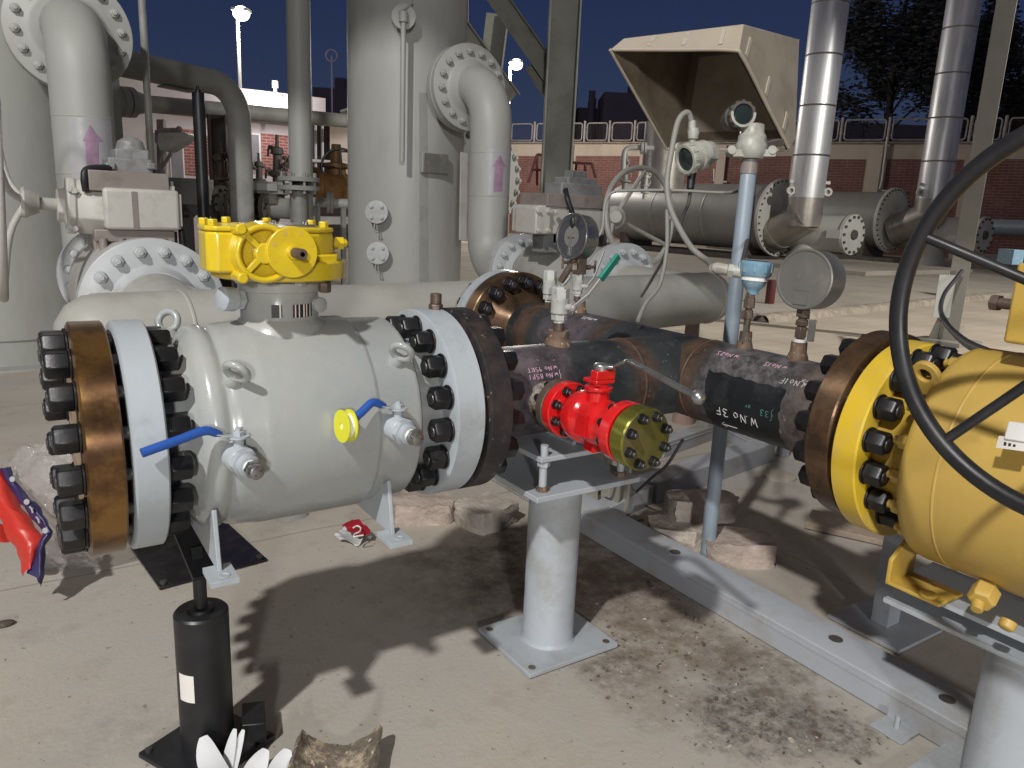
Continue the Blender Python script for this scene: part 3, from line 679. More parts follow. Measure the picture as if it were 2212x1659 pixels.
# ------------------------------------------------------------------ brown blind flange on the left end
bf = thing('blind_flange', (.13, YV, ZV-.28), 'thick brown lacquered blind flange ringed by black nuts at the left end', 'blind flange')
b = MB(); b.lathe([(.097, .0001), (.097, .270), (.102, .2795), (.168, .2795), (.172, .275), (.172, .16), (.18, .16)], (0, YV, ZV), XA, 110); b.build('rim', ['rustrim'], bf)
b = MB(); b.lathe([(.0955, .0001), (.0955, .185)], (0, YV, ZV), XA, 64); b.build('machined_face', 'rustface', bf)
b = MB(); b.lathe([(.171, .155), (.171, .168), (.188, .168), (.188, .155)], (0, YV, ZV), XA, 64); b.build('gasket', 'black', bf)
studs(bf, XA, ax(0), .232, 16, .097, .258, .033, .048, tip=.12, phase=.1)

# ================================================================== TEE SPOOL: black steel pipe with flanges
XH, ZH, RP = 2.09, .927, .147
tee = thing('pipe_tee', (1.9, 2.0, ZH-RP), 'scorched black steel tee spool with chalk weld notes and rusty weld bands', 'pipe spool')
b = MB(); b.lathe([(1.16, .150), (1.19, RP), (XH, RP)], (0, YV, ZV), XA, 72); b.build('branch_pipe', 'pipebranch', tee, sharp=70)
b = MB(); b.lathe([(1.27, RP), (3.02, RP)], (XH, 0, ZH), YA, 72); b.build('run_pipe', 'piperun', tee, sharp=70)
b = MB()   # soft crotch of the tee
for sgn in (-1, 1):
    pts = []
    for k in range(13):
        a = PI*(k/12)                       # around top half
        yy = RP*math.cos(a)*.0
    pass
def wband(p, axd, m='weld', rr=RP):
    b = MB(); b.lathe([(-.006, rr+.0005), (-.0035, rr+.003), (.0035, rr+.003), (.006, rr+.0005)], p, axd, 72); return b.build('weld_seam', m, tee, sharp=70)
wband(ax(1.792), XA); wband(V((XH, 1.85, ZH)), YA); wband(V((XH, 2.89, ZH)), YA); wband(ax(1.205), XA, 'rawweld')
# dye and heat stains round the nozzles
def patch_on(axis, c, r, t0, t1, a0, a1, m, name, seg=20, ragged=.0):
    """part of a cylinder skin; angle 0 faces the viewer side, 90 is up"""
    b = MB(); n = 14; vs = []; fs = []
    for i in range(n+1):
        for j in range(seg+1):
            a = a0+(a1-a0)*j/seg; t = t0+(t1-t0)*i/n
            if ragged:
                e = abs(i/n-.5)*2; g = abs(j/seg-.5)*2
                if e > .99: t += (t1-t0)*ragged*noise.noise(V((j*.7, t*9, a)))
                if g > .99: a += (a1-a0)*ragged*noise.noise(V((i*.7, t*9, a)))
            a = R_(a)
            if axis == 'Y': vs.append(V((c[0]-r*math.cos(a), t, c[1]+r*math.sin(a))))
            else: vs.append(V((t, c[0]-r*math.cos(a), c[1]+r*math.sin(a))))
    for i in range(n):
        for j in range(seg): fs.append([i*(seg+1)+j, i*(seg+1)+j+1, (i+1)*(seg+1)+j+1, (i+1)*(seg+1)+j])
    b.add(vs, fs); return b.build(name, m, tee, sharp=80)
patch_on('Y', (XH, ZH), RP+.0012, 1.425, 1.735, -72, 29, 'pipeblack', 'black_wrap_patch', ragged=.045)
# flanges of the spool
b = MB(); b.lathe([(1.084, .16), (1.084, .272), (1.089, .279), (1.156, .279), (1.161, .274), (1.161, .20), (1.175, .165), (1.19, .150)], (0, YV, ZV), XA, 110); b.build('black_flange', 'blackflange', tee)['label'] = 'black chipped weld-neck flange at the grey valve'
b = MB(); b.lathe([(1.066, .16), (1.066, .17), (1.086, .17), (1.086, .16)], (0, YV, ZV), XA, 64); b.build('gasket', 'black', tee)
studs(tee, XA, ax(0), .232, 16, .978, 1.162, .033, .048, tip=.12, phase=.1)
b = MB(); b.hexa(ax(1.05, .275, 0)+V((0, 0, 0)), ZA, .022, .02); b.cyl(ax(1.05, .295), ax(1.05, .325), .017, seg=20); b.build('jack_screw', 'brown', tee, bevel=.002)
YF = 3.02
b = MB(); b.lathe([(YF+.165, .1), (YF+.165, .272), (YF+.16, .279), (YF+.088, .279), (YF+.084, .274), (YF+.084, .205), (YF+.05, .18), (YF-.02, .155), (YF-.03, RP)], (XH, 0, ZH), YA, 110)
b.build('far_flange', 'oldflange', tee)['label'] = 'dark brown weld-neck flange at the far end'
b = MB(); b.lathe([(YF+.175, .1), (YF+.175, .279), (YF+.24, .279), (YF+.24, .16), (YF+.38, .15)], (XH, 0, ZH), YA, 96); b.build('mating_flange', 'vflange', tee)
studs(tee, YA, (XH, 0, ZH), .232, 16, YF+.084, YF+.24, .033, .048, tip=.12, phase=.1)
YN = 1.385
b = MB(); b.lathe([(1.30, RP), (1.29, .155), (1.262, .20), (1.239, .215), (1.239, .274), (1.234, .279), (1.170, .279), (1.166, .274), (1.166, .16)], (XH, 0, ZH), YA, 110)
b.build('near_flange', 'oldflange', tee)['label'] = 'brown weld-neck flange against the yellow valve'
b = MB(); b.lathe([(1.168, .16), (1.168, .17), (1.151, .17), (1.151, .16)], (XH, 0, ZH), YA, 64); b.build('gasket', 'black', tee)
studs(tee, YA, (XH, 0, ZH), .232, 16, 1.079, 1.240, .033, .048, tip=.12, phase=.1)
# chalk notes: written upside down seen from here
def on_run(y0, a0, slope=0.):
    def f(x, y): a = R_(a0)-(y+x*slope)/RP; return V((XH-(RP+.0022)*math.cos(a), y0+x, ZH+(RP+.0022)*math.sin(a)))
    return f
def on_branch(x0, a0, slope=0.):
    def f(x, y): a = R_(a0)-(y+x*slope)/RP; return V((x0-x, YV-(RP+.0022)*math.cos(a), ZV+(RP+.0022)*math.sin(a)))
    return f
chalk('W.No 3F', on_run(1.512, -17, -.03), .0235, .0012).build('chalk_note', 'chalk', tee)
chalk('>', on_run(1.612, -36, -.05), .036, .0010).build('chalk_note', 'chalk', tee)
chalk('{33', on_run(1.445, -2), .0150, .0008).build('chalk_note', 'chalkteal', tee)
chalk('or', on_run(1.535, -1), .010, .0007).build('chalk_note', 'chalkteal', tee)
chalk('W.No1F', on_run(1.366, 44, .03), .0150, .0011).build('chalk_note', 'chalk', tee)
chalk('>', on_run(1.352, 51), .021, .0009).build('chalk_note', 'chalk', tee)
chalk('w.No1S', on_run(1.470, 61), .0135, .0010).build('chalk_note', 'chalkpink', tee)
chalk('w.No2S', on_run(1.664, 61), .0135, .0010).build('chalk_note', 'chalkpink', tee)
chalk('w.No3S', on_run(2.44, 72), .014, .0010).build('chalk_note', 'chalk', tee)
chalk('w.No 95RT', on_branch(1.425, 42), .0115, .0009).build('chalk_note', 'chalkpink', tee)
chalk('{w.No B5P1', on_branch(1.435, 33), .0115, .0009).build('chalk_note', 'chalkpink', tee)
# nozzles (weldolets) on the pipe
def nozzle(p, r0, h, up=ZA, m='rustfit'):
    b = MB(); b.lathe([(-.02, r0*1.35), (0, r0*1.3), (h*.35, r0*1.08), (h*.4, r0), (h, r0*.95)], p, up, 28); return b.build('nozzle', m, tee)
nozzle(ax(1.510, RP), .036, .045); nozzle(V((XH, 2.62, ZH+RP)), .024, .05)
nozzle(V((XH, 1.706, ZH+RP)), .022, .055); nozzle(V((XH, 1.492, ZH+RP)), .026, .055)
XR = 1.365
b = MB(); b.lathe([(0, .062), (.012, .064), (.03, .056), (.045, .050)], (XR, YV-RP+.008, ZV), F_, 36); b.build('nozzle', 'rawweld', tee, sharp=60)

# ------------------------------------------------------------------ RED BALL VALVE
rv = thing('ball_valve', (XR, 1.6, ZV-.085), 'small glossy red flanged ball valve with long zinc lever on the black branch', 'valve')
def ry(y, dx=0, dz=0): return V((XR+dx, y, ZV+dz))
b = MB(); b.lathe([(-1.835, .050), (-1.815, .052), (-1.80, .066), (-1.795, .080), (-1.793, .083), (-1.765, .083), (-1.763, .08), (-1.763, .04)], (XR, 0, ZV), F_, 56)
b.build('neck_flange', 'brown', rv)
b = MB(); b.lathe([(-1.757, .04), (-1.757, .082), (-1.754, .085), (-1.726, .085), (-1.723, .082), (-1.723, .05)], (XR, 0, ZV), F_, 56); b.build('end_flange', 'red', rv)
b = MB(); b.lathe([(-1.725, .052), (-1.700, .054), (-1.688, .070), (-1.665, .078), (-1.640, .079), (-1.628, .076), (-1.622, .068), (-1.612, .066), (-1.585, .068), (-1.56, .066), (-1.535, .052), (-1.515, .046), (-1.49, .046)], (XR, 0, ZV), F_, 56)
b.box(ry(1.575, -.03, -.055), ry(1.615, .03, -.085)); b.box(ry(1.56, -.075, -.03), ry(1.60, -.055, .03)); b.build('body', 'red', rv, sharp=50)
b = MB(); b.lathe([(-1.497, .04), (-1.497, .082), (-1.494, .085), (-1.462, .085), (-1.459, .082), (-1.459, .04)], (XR, 0, ZV), F_, 56); b.build('end_flange', 'red', rv)
b = MB(); s0 = ry(1.605); b.lathe([(.05, .034), (.088, .032), (.090, .040), (.102, .040), (.103, .026), (.112, .026)], s0, ZA, 32); b.box(s0+V((-.034, -.03, .112)), s0+V((.034, .03, .124))); b.box(s0+V((-.034, -.03, .124)), s0+V((.034, .0, .15))); b.build('stem_housing', 'red', rv, bevel=.003)
lv0 = s0+V((0, -.005, .150)); LV1 = P(1365, 806, z=lv0.z+.024); 
le = P(1508, 858, X=1.315)
b = MB(); b.lathe([(-.004, .022), (.014, .022), (.017, .017)], lv0, ZA, 24)
q1 = lv0+V((.02, -.035, .012)); q2 = lv0+V((.022, -.085, .040)); 
b.bar(lv0+V((0, 0, .010)), q1+V((0, 0, 0)), .030, .009); b.bar(q1, q2, .026, .009); b.bar(q2, le, .024, .009)
lvr = b.build('lever', 'zinc', rv, bevel=.0025); b = MB(); b.ball(le, .0175, 24); b.build('lever_knob', 'zinc', lvr)
studs(rv, F_, (XR, 0, ZV), .066, 8, -1.797, -1.723, .0135, .018, phase=.39, tip=.5)
bf2 = thing('blind_flange', (XR, 1.42, ZV-.085), 'olive green passivated blind flange with eight black studs on the red valve', 'blind flange')
b = MB(); b.lathe([(-1.449, .04), (-1.449, .082), (-1.446, .0855), (-1.402, .0855), (-1.398, .082)], (XR, 0, ZV), F_, 64); b.build('rim', 'olive', bf2)
b = MB(); b.lathe([(-1.3985, .083), (-1.397, .082), (-1.397, .0001)], (XR, 0, ZV), F_, 64); b.build('face', 'olivedark', bf2)
studs(bf2, F_, (XR, 0, ZV), .066, 8, -1.497, -1.397, .0135, .018, phase=.39, tip=.5)

# ------------------------------------------------------------------ instruments on the spool
def lever_valve(base, r, h, label, hdir, hlen, hm='chipped', grip=None, rise=.05):
    t = thing('isolation_valve', base, label, 'valve')
    b = MB(); z0 = V(base)
    b.cyl(z0, z0+V((0, 0, h*.18)), r*.62, seg=20); b.build('nipple', 'brown', t)
    b = MB(); b.lathe([(h*.17, r*.58), (h*.2, r*.6), (h*.24, r*.62)], z0, ZA, 20); b.build('thread_tape', 'white', t)
    b = MB(); b.hexa(z0+V((0, 0, h*.24)), ZA, r*.9, h*.14, chamfer=False); b.lathe([(h*.36, r*.8), (h*.40, r), (h*.66, r), (h*.69, r*1.03), (h*.74, r*1.03)], z0, ZA, 28); b.hexa(z0+V((0, 0, h*.74)), ZA, r*1.0, h*.26)
    b.build('body', 'chipped', t, bevel=.001)
    d = V(hdir).normalized(); s = z0+V((0, 0, h*.55))+V((.4, -.9, 0)).normalized()*r
    n = V((.4, -.9, 0)).normalized()
    b = MB(); b.lathe([(-.005, r*.4), (.012, r*.38), (.014, r*.5), (.018, r*.5)], s, n, 20); b.hexa(s+n*.018, n, r*.36, .009)
    b.build('stem_nut', 'chipped', t)
    b = MB(); a0 = s+n*.017; a1 = a0+d*hlen*.30+n*.02+V((0, 0, rise*.2)); a2 = a0+d*hlen+n*.024+V((0, 0, rise))
    b.bar(a0-d*.012, a1, r*.55, .004, up=n); b.bar(a1, a2, r*.5, .004, up=n); lv = b.build('lever', hm, t, bevel=.001)
    if grip:
        b = MB(); g0 = a1.lerp(a2, .45); b.bar(g0, a2+(a2-a1).normalized()*.02, r*.95, .012, up=n); b.build('grip', grip, lv, bevel=.003)
    return t
zt1 = ax(1.510, RP).z+.045
lever_valve(V((1.510, YV, zt1)), .030, .145, 'chipped grey ball valve with teal-gripped lever under the dark gauge', (.72, -.10, .62), .165, grip='teal', rise=.05)
lever_valve(V((1.530, YV+.09, zt1+.06)), .023, .13, 'small chipped grey valve with bare lever behind the teal-gripped one', (.5, 0, .8), .10)
zt2 = ZH+RP+.05
tv2 = lever_valve(V((XH-.02, 2.62, zt2)), .024, .12, 'small chipped grey valve with bent bare lever below the needle manifold', (.45, -.1, .85), .11, rise=.06)
# needle manifold over the second valve
mf = thing('needle_manifold', (XH-.02, 2.62, zt2+.118), 'square brown steel needle-valve manifold with two tee handles', 'manifold')
c = V((XH-.02, 2.62, zt2+.165)); b = MB(); b.obox(c, (.024, 0, 0), (0, .024, 0), (0, 0, .048)); b.build('block', 'brown', mf, bevel=.003)
for sx, dz in ((-1, .0), (1, -.02)):
    b = MB(); q = c+V((sx*.024, 0, dz)); dd = V((sx, -.12*sx, .05)); b.cyl(q, q+dd*.035, .011, seg=14); b.cyl(q+dd*.035, q+dd*.06, .007, seg=12); b.cyl(q+dd*.06+V((0, 0, -.028)), q+dd*.06+V((0, 0, .028)), .005, seg=10); b.build('tee_handle', 'brown', mf)
b = MB(); b.hexa(c+V((0, 0, .048)), ZA, .017, .022); b.hexa(c+V((0, 0, .074)), ZA, .013, .02); b.cyl(c+V((0, 0, .048)), c+V((0, 0, .10)), .008, seg=12); b.build('compression_fitting', 'steel', mf)
# steel impulse tube to the transmitter
tb = MB(); c0 = c+V((0, 0, .09)); pp = [c0, P(1297, 505, d=3.25), P(1307, 440, d=3.25), P(1322, 417, d=3.25), P(1350, 412, d=3.25), P(1450, 411, d=3.25), P(1560, 416, d=3.24), P(1602, 411, d=3.24), P(1622, 394, d=3.26), P(1627, 345, d=3.30)]
tag(tb.tube(pp, .0065, 10, smooth=6).build('impulse_tube', 'cable'), 'thin bent steel impulse tube crossing in front of the blue post', 'tube')

def gauge(c, n, r, dep, label, stem_to, m1, m2, tabw):
    t = thing('pressure_gauge', stem_to, label, 'gauge'); n = V(n).normalized(); c = V(c)
    b = MB(); b.lathe([(-dep, .0001), (-dep, r*.93), (-dep+.006, r), (-.012, r), (-.008, r*1.03), (-.003, r*1.03), (0, r*1.0), (0, r*.95), (-.003, r*.93)], c, n, 64); b.build('case', m2, t)
    b = MB(); b.lathe([(-.0035, r*.94), (-.0025, .0001)], c, n, 56); fc = b.build('back_plate', m1, t)
    _, u, w = frame(n); up = ZA-n*n.z; up.normalize(); sd = up.cross(n)
    b = MB(); q = c-up*r*.62+n*-.001
    if tabw: b.obox(q, sd*r*.26, up*r*.24, n*.0015); b.obox(q+up*r*.26, sd*r*.27, up*r*.02, n*.003)
    else: b.obox(c-up*r*.45, sd*r*.05, up*r*.4, n*.0015); b.obox(c-up*r*.04, sd*r*.22, up*r*.012, n*.002)
    b.build('relief_tab', m1 if tabw else 'gaugeback', fc)
    if not tabw:
        b = MB(); b.ball(c+up*r*.62-n*.002, .011, 14, (1, 1, 1.7)); b.build('relief_hole', 'black', fc)
    b = MB(); s1 = c-up*r*.98-n*dep*.5; st = V(stem_to)
    b.hexa(s1-ZA*.012-ZA*.022, ZA, .014, .024); b.cyl(s1, st, .0075 if tabw else .011, seg=14); b.build('stem', 'brown', t)
    return t
fwd2 = V((CF.x, CF.y, 0)).normalized()
gauge(P(1233, 510, Y=1.97), V((-.99, -.08, .10)), .072, .060, 'dark round pressure gauge seen from behind above the teal-gripped valve', V((1.515, YV+.01, zt1+.16)), 'gaugedark', 'steel', False)
gauge(P(1735, 603, X=2.06), V((-.99, -.10, .06)), .092, .095, 'large weathered pressure gauge seen from behind near the yellow flange', V((XH, 1.492, ZH+RP+.155)), 'gaugeback', 'gaugeback', True)
b = MB()
st = thing('gauge_fitting', (XH, 1.492, ZH+RP+.055), 'brown threaded fitting stack with metal tag carrying the large gauge', 'fitting')
q = V((XH, 1.492, ZH+RP+.05)); b.hexa(q+ZA*.02, ZA, .019, .035); b.cyl(q, q+ZA*.11, .013, seg=16); b.hexa(q+ZA*.058, ZA, .021, .018); b.hexa(q+ZA*.085, ZA, .022, .026); b.build('hex_fitting', 'brown', st, bevel=.001)
b = MB(); b.lathe([(.004, .0195), (.014, .0195)], q, ZA, 20); b.build('thread_tape', 'white', st)
b = MB(); b.obox(q+V((.012, -.03, .045)), (.010, -.006, 0), (0, .0, .035), (.0006, .001, 0)); b.build('tag_plate', 'gaugeback', st)
# light blue temperature transmitter on a thermowell
tt = thing('temperature_transmitter', (XH, 1.706, ZH+RP+.05), 'light blue temperature transmitter head with white ring on a steel thermowell', 'transmitter')
q = V((XH, 1.706, ZH+RP+.05)); hz = P(1620, 605, X=XH).z
b = MB(); b.cyl(q, V((q.x, q.y, hz-.04)), .0115, seg=16); b.hexa(q+ZA*.05, ZA, .017, .03); b.hexa(q+ZA*.086, ZA, .02, .035); b.hexa(q+ZA*.118, ZA, .017, .014); b.build('thermowell', 'brown', tt, bevel=.001)
hc = V((q.x+.01, q.y, hz-.035))
b = MB(); b.lathe([(-.012, .020), (.0, .021), (.006, .026), (.022, .038), (.034, .043)], hc, (.05, 0, 1), 40); b.build('lower_body', 'ltblue', tt)
b = MB(); b.lathe([(.034, .044), (.047, .045)], hc, (.05, 0, 1), 40); b.build('white_ring', 'white', tt)
b = MB(); b.lathe([(.047, .048), (.055, .054), (.092, .055), (.098, .050), (.102, .03), (.102, .0001)], hc, (.05, 0, 1), 40)
for k in range(10):
    a = k*PI/5; b.obox(hc+V((.054*math.cos(a)+.003, .054*math.sin(a), .078)), (.004*math.cos(a), .004*math.sin(a), 0), (-.004*math.sin(a), .004*math.cos(a), 0), (0, 0, .014))
cap = b.build('screw_cap', 'ltblue', tt)
b = MB(); b.lathe([(.1025, .046), (.104, .03), (.104, .0001)], hc, (.05, 0, 1), 30); b.build('dusty_lid', 'hoodtape', cap)
b = MB(); d = V((-.62, .78, .10)).normalized(); g0 = hc+V((0, 0, .055))+d*.04; b.cyl(g0, g0+d*.03, .021, seg=18); b.hexa(g0+d*.03, d, .024, .02); b.lathe([(.05, .019), (.085, .021), (.10, .014)], g0, d, 18); b.build('cable_gland', 'trans', tt)
gl_end = g0+d*.10
b = MB(); b.obox(q+V((-.02, -.012, .0)), (.012, 0, .0), (0, .0, .03), (.0006, .001, 0)); b.build('tag_plate', 'gaugeback', tt)

# ================================================================== SUPPORT STAND under the branch
stand = thing('pipe_support', (1.5, 1.95, 0), 'pale grey tubular pipe stand with square base plate under the black branch', 'pipe support')
xs, ys = 1.5, 1.95
b = MB(); b.box((xs-.19, ys-.165, .004), (xs+.19, ys+.165, .02)); bp = b.build('base_plate', 'standgrey', stand, bevel=.002)
b = MB()
for dx in (-.16, .16):
    for dy in (-.135, .135): b.lathe([(0, .013), (-.001, .0001)], (xs+dx, ys+dy, .0212), ZA, 16)
b.build('bolt_hole', 'brown', bp)
b = MB(); b.lathe([(.02, .098), (.028, .093), (.034, .0905), (.63, .0905)], (xs, ys, 0), ZA, 56); b.build('column', 'standgrey', stand)
b = MB(); b.box((xs-.215, ys-.19, .630), (xs+.205, ys+.19, .648)); b.build('lower_plate', 'standgrey', stand, bevel=.002)
b = MB(); b.box((xs-.19, ys-.165, .748), (xs+.18, ys+.17, .764)); b.build('saddle_plate', 'standgrey', stand, bevel=.002)
b = MB(); b.prism([(xs-.02, ys-.10, .764), (xs-.02, ys+.10, .764), (xs-.02, ys+.13, .85), (xs-.02, ys+.06, .785), (xs-.02, ys-.06, .785), (xs-.02, ys-.13, .85)], (.015, 0, 0)); b.build('saddle_rib', 'standgrey', stand, bevel=.002)
for dx in (-.165, .155):
    for dy in (-.145, .145):
        b = MB(); q = V((xs+dx, ys+dy, .648)); b.hexa(q, ZA, .021, .016, mi=1); b.cyl(q, q+ZA*.15, .0125, seg=14); b.hexa(q+ZA*.082, ZA, .02, .016)
        b.build('levelling_bolt', ['standgrey', 'rustfit'], stand)

# ================================================================== JACKS
def jack(base, h, rod, label, grp, face=1):
    base = V(base); j = thing('pipe_jack', base, label, 'jack', grp)
    b = MB(); b.obox(base+V((0, 0, .012)), V((.112, .058, 0)), V((-.058, .112, 0)), (0, 0, .008)); pl_ = b.build('base_plate', 'black', j, bevel=.003)
    b = MB()
    for sx in (-1, 1):
        for sy in (-1, 1): b.lathe([(0, .010), (.008, .010), (.009, .007)], base+V((sx*.095-sy*.049, sx*.049+sy*.095, .020)), ZA, 14)
    b.build('corner_rivet', 'studend', pl_)
    b = MB(); b.obox(base+V((.12, -.02, .05)), V((.012, .05, 0)), V((.03, -.01, 0)), (0, 0, .035)); b.build('lug', 'black', pl_, bevel=.003)
    b = MB(); b.lathe([(.02, .069), (h-.006, .069), (h, .064), (h, .030), (h-.004, .028)], base, ZA, 48); b.build('barrel', 'black', j)
    b = MB(); b.lathe([(h-.004, .034), (h+.008, .032), (h+.010, .017), (h+rod, .017)], base, ZA, 24); b.build('screw', 'black', j)
    return j
jx, jy = .348, 1.965
j1 = jack((jx, jy, 0), .43, .14, 'black screw jack with white sticker standing under the left valve flange', 'black screw jacks', 1)
b = MB(); b.bar((jx+.012, jy-.05, .545), (jx-.012, jy+.10, .645), .075, .012); b.bar((jx, jy-.02, .535), (jx-.004, jy+.02, .60), .03, .03)
b.build('vee_head', 'black', j1, bevel=.002)
b = MB(); vs = []
for k in range(7):
    a = R_(198+k*6.5)
    for z in (.195, .275): vs.append(V((jx+.0697*math.cos(a), jy+.0697*math.sin(a), z)))
b.add(vs, [[2*k, 2*k+2, 2*k+3, 2*k+1] for k in range(6)]); b.build('sticker', 'label', j1)
# loose square plate on the concrete
q = [P(282, 1188, z=.0), P(345, 1277, z=.0), P(577, 1214, z=.0), P(480, 1125, z=.0)]
lp = thing('steel_plate', (.56, 3.2, 0), 'glossy black square steel plate lying loose on concrete behind the jack', 'steel plate')
b = MB(); b.prism([V((p.x, p.y, .003)) for p in q], (0, 0, .014)); b.build('plate', 'blackgloss', lp, bevel=.003)
b = MB(); cc = sum((V(p) for p in q), V())/4
for p in q: b.lathe([(0, .014), (.01, .014), (.012, .01)], cc.lerp(p, .9)+V((0, 0, .017)), ZA, 14)
b.build('corner_bolt', 'studend', lp)

# ================================================================== YELLOW VALVE (axis along y, right edge)
yv = thing('ball_valve', (XH, .7, .545), 'big yellow ball valve with black handwheel at the right edge', 'valve')
ZY = .912
def yy(y, dx=0, dz=0): return V((XH+dx, y, ZY+dz))
b = MB(); b.lathe([(-1.153, .17), (-1.153, .274), (-1.148, .280), (-1.084, .280), (-1.080, .275), (-1.080, .19)], (XH, 0, ZY), F_, 110); b.build('end_flange', 'yellowrim', yv)
b = MB(); b.lathe([(-1.081, .205), (-.985, .205), (-.962, .225), (-.960, .284), (-.955, .290), (-.94, .292), (-.5, .294), (-.1, .290), (.05, .22)], (XH, 0, ZY), F_, 110); b.build('body', 'yellowdull', yv, sharp=45)
b = MB(); b.lathe([(-.872, .2925), (-.870, .2938), (-.866, .2938), (-.864, .2925)], (XH, 0, ZY), F_, 90); b.build('body_seam', 'yellowdull', yv)
bolt0 = None
for k in range(18):
    a = k*2*PI/18+.1; q = yy(.960)+V((math.cos(a)*.258, 0, math.sin(a)*.258))
    if bolt0 is None:
        b = MB(); b.hexa((0, 0, 0), YA, .020, .028); b.cyl((0, 0, 0), (0, .04, 0), .011, seg=12); bolt0 = b.build('body_bolt', 'yellowdull', yv, bevel=.0015, origin=(0, 0, 0)); bolt0.location = q-parent_world(yv); WORLD[bolt0.name] = q
    else: share(bolt0, 'body_bolt', yv, q)
# lifting lug with a hole
def lug(c, u, w, n, r, hole, th, tail):
    b = MB(); c, u, w, n = V(c), V(u).normalized(), V(w).normalized(), V(n).normalized(); k = 20; vs = []; fs = []
    o = []; i_ = []
    for j in range(k):
        a = 2*PI*j/k; pt = u*math.cos(a)*r+w*math.sin(a)*r
        if math.sin(a) < -.05: pt = u*r*1.25*(1 if math.cos(a) > 0 else -1)*min(1, abs(math.cos(a))*1.4+.0)-w*tail
        o.append(pt); i_.append((u*math.cos(a)+w*math.sin(a))*hole)
    for s_ in (-1, 1):
        vs += [c+p+n*th/2*s_ for p in o]; vs += [c+p+n*th/2*s_ for p in i_]
    for j in range(k):
        j2 = (j+1) % k
        fs += [[j, j2, k+j2, k+j], [2*k+j2, 2*k+j, 3*k+j, 3*k+j2], [j2, j, 2*k+j, 2*k+j2], [k+j, k+j2, 3*k+j2, 3*k+j]]
    b.add(vs, fs); return b
lc = P(2000, 808, X=1.90)
lug(lc, (0, 1, 0), (-.45, 0, .9), (.9, .0, .45), .036, .018, .016, .06).build('lifting_lug', 'yellowdull', yv, bevel=.002)
# support bracket, drain nut
b = MB(); p0 = P(1935, 1245, X=1.97)
b.box((1.93, .865, .547), (2.05, 1.015, .558)); b.prism([(1.93, 1.003, .547), (2.05, 1.003, .547), (2.05, 1.0, .66), (2.0, 1.0, .68), (1.93, 1.003, .62)], (0, .012, 0)); b.build('mount_bracket', 'yellowdull', yv, bevel=.003)
b = MB(); q = V((1.945, .905, .558)); b.lathe([(0, .022), (.008, .022), (.01, .018)], q, ZA, 20); b.cut(); q = V((1.90, .765, .632)); b.hexa(q+V((.03, 0, .015)), (-1, -.2, -.4), .032, .05); b.cyl(q, q+V((-.03, -.01, -.02)), .014, seg=14); b.lathe([(0, .018), (.02, .018), (.024, .012)], (1.89, .69, .612), (-.6, 0, -.8), 16); b.cut(); b.build_each('drain_plug', 'yellowdull', yv, bevel=.002)
# white name plate and cap
b = MB(); q = P(2180, 925, X=1.755); b.obox(q+V((0, -.05, 0)), V((.004, 0, 0)), (0, .055, -.006), (.004, 0, .020)); b.build('white_cap', 'white', yv, bevel=.004)
b = MB(); q = P(2186, 958, X=1.752); b.obox(q, V((.0015, 0, 0)), (0, .028, -.004), (.002, 0, .013)); lb_ = b.build('rating_label', 'label', yv)
b = MB(); 
for i in range(3): b.obox(q+V((-.0022, .012-.009*i, -.004)), (.0003, 0, 0), (0, .0025, 0), (0, 0, .004))
b.build('label_print', 'black', lb_)
# gearbox and handwheel, shaft toward the aisle
b = MB(); b.lathe([(.28, .10), (.36, .10), (.365, .13), (.38, .13)], (XH, .62, ZY), ZA, 40); b.box((1.93, .44, ZY+.335), (2.22, .835, ZY+.52)); b.box((1.95, .5, ZY+.52), (2.2, .80, ZY+.56)); b.build('gear_housing', 'yellowdull', yv, bevel=.012, segs=3)
b = MB(); q = P(2160, 655, X=1.97); b.cyl(q+V((0, -.06, 0)), q+V((0, .0, 0)), .013, seg=14); b.hexa(q, YA, .02, .02); b.build('stop_bolt', 'brown', yv)
hw = V((1.45, .487, 1.366)); HA = V((-1, .0, .0))
b = MB(); b.torus(hw, HA, .336, .0168, 110, 20); wheel = b.build('handwheel', 'black', yv, sharp=70)
for a in (21, 93, 165, 237, 309):
    d = V((0, math.cos(R_(a)), math.sin(R_(a)))); b = MB(); b.tube([hw+V((.05, 0, 0)), hw+d*.12+V((.045, 0, 0)), hw+d*.325], .0095, 14, smooth=5); b.build('spoke', 'black', wheel, sharp=70)
b = MB(); b.lathe([(-.09, .03), (.0, .04), (.02, .03)], hw, HA, 28); b.cyl(hw+V((.05, 0, 0)), hw+V((.50, 0, 0)), .02, seg=18); b.build('hub', 'black', wheel)
# beam and columns carrying it
sb = thing('support_beam', (2.09, .4, .475), 'pale grey I-beam cradle carrying the yellow valve on a round column', 'support beam')
b = MB(); b.box((1.975, -.5, .530), (2.20, 1.025, .545)); b.box((1.965, -.5, .475), (2.21, 1.03, .489)); b.box((2.075, -.5, .489), (2.10, 1.02, .530)); b.build('beam', 'standgrey', sb, bevel=.002)
b = MB(); b.lathe([(.0, .097), (.475, .097)], (2.085, .70, 0), ZA, 56); b.build('column', 'standgrey', sb)
b = MB(); b.box((1.9, .5, .004), (2.27, .9, .02)); b.build('base_plate', 'standgrey', sb, bevel=.002)
sp2 = thing('support_post', (2.70, 1.40, 0), 'shaded steel post with square foot standing behind the yellow valve beam', 'post')
b = MB(); b.box((2.66, 1.36, .018), (2.74, 1.43, .60)); b.build('shaft', 'standgrey', sp2, bevel=.003)
b = MB(); b.box((2.55, 1.25, .004), (2.85, 1.54, .018)); b.build('foot_plate', 'standgrey', sp2, bevel=.002)

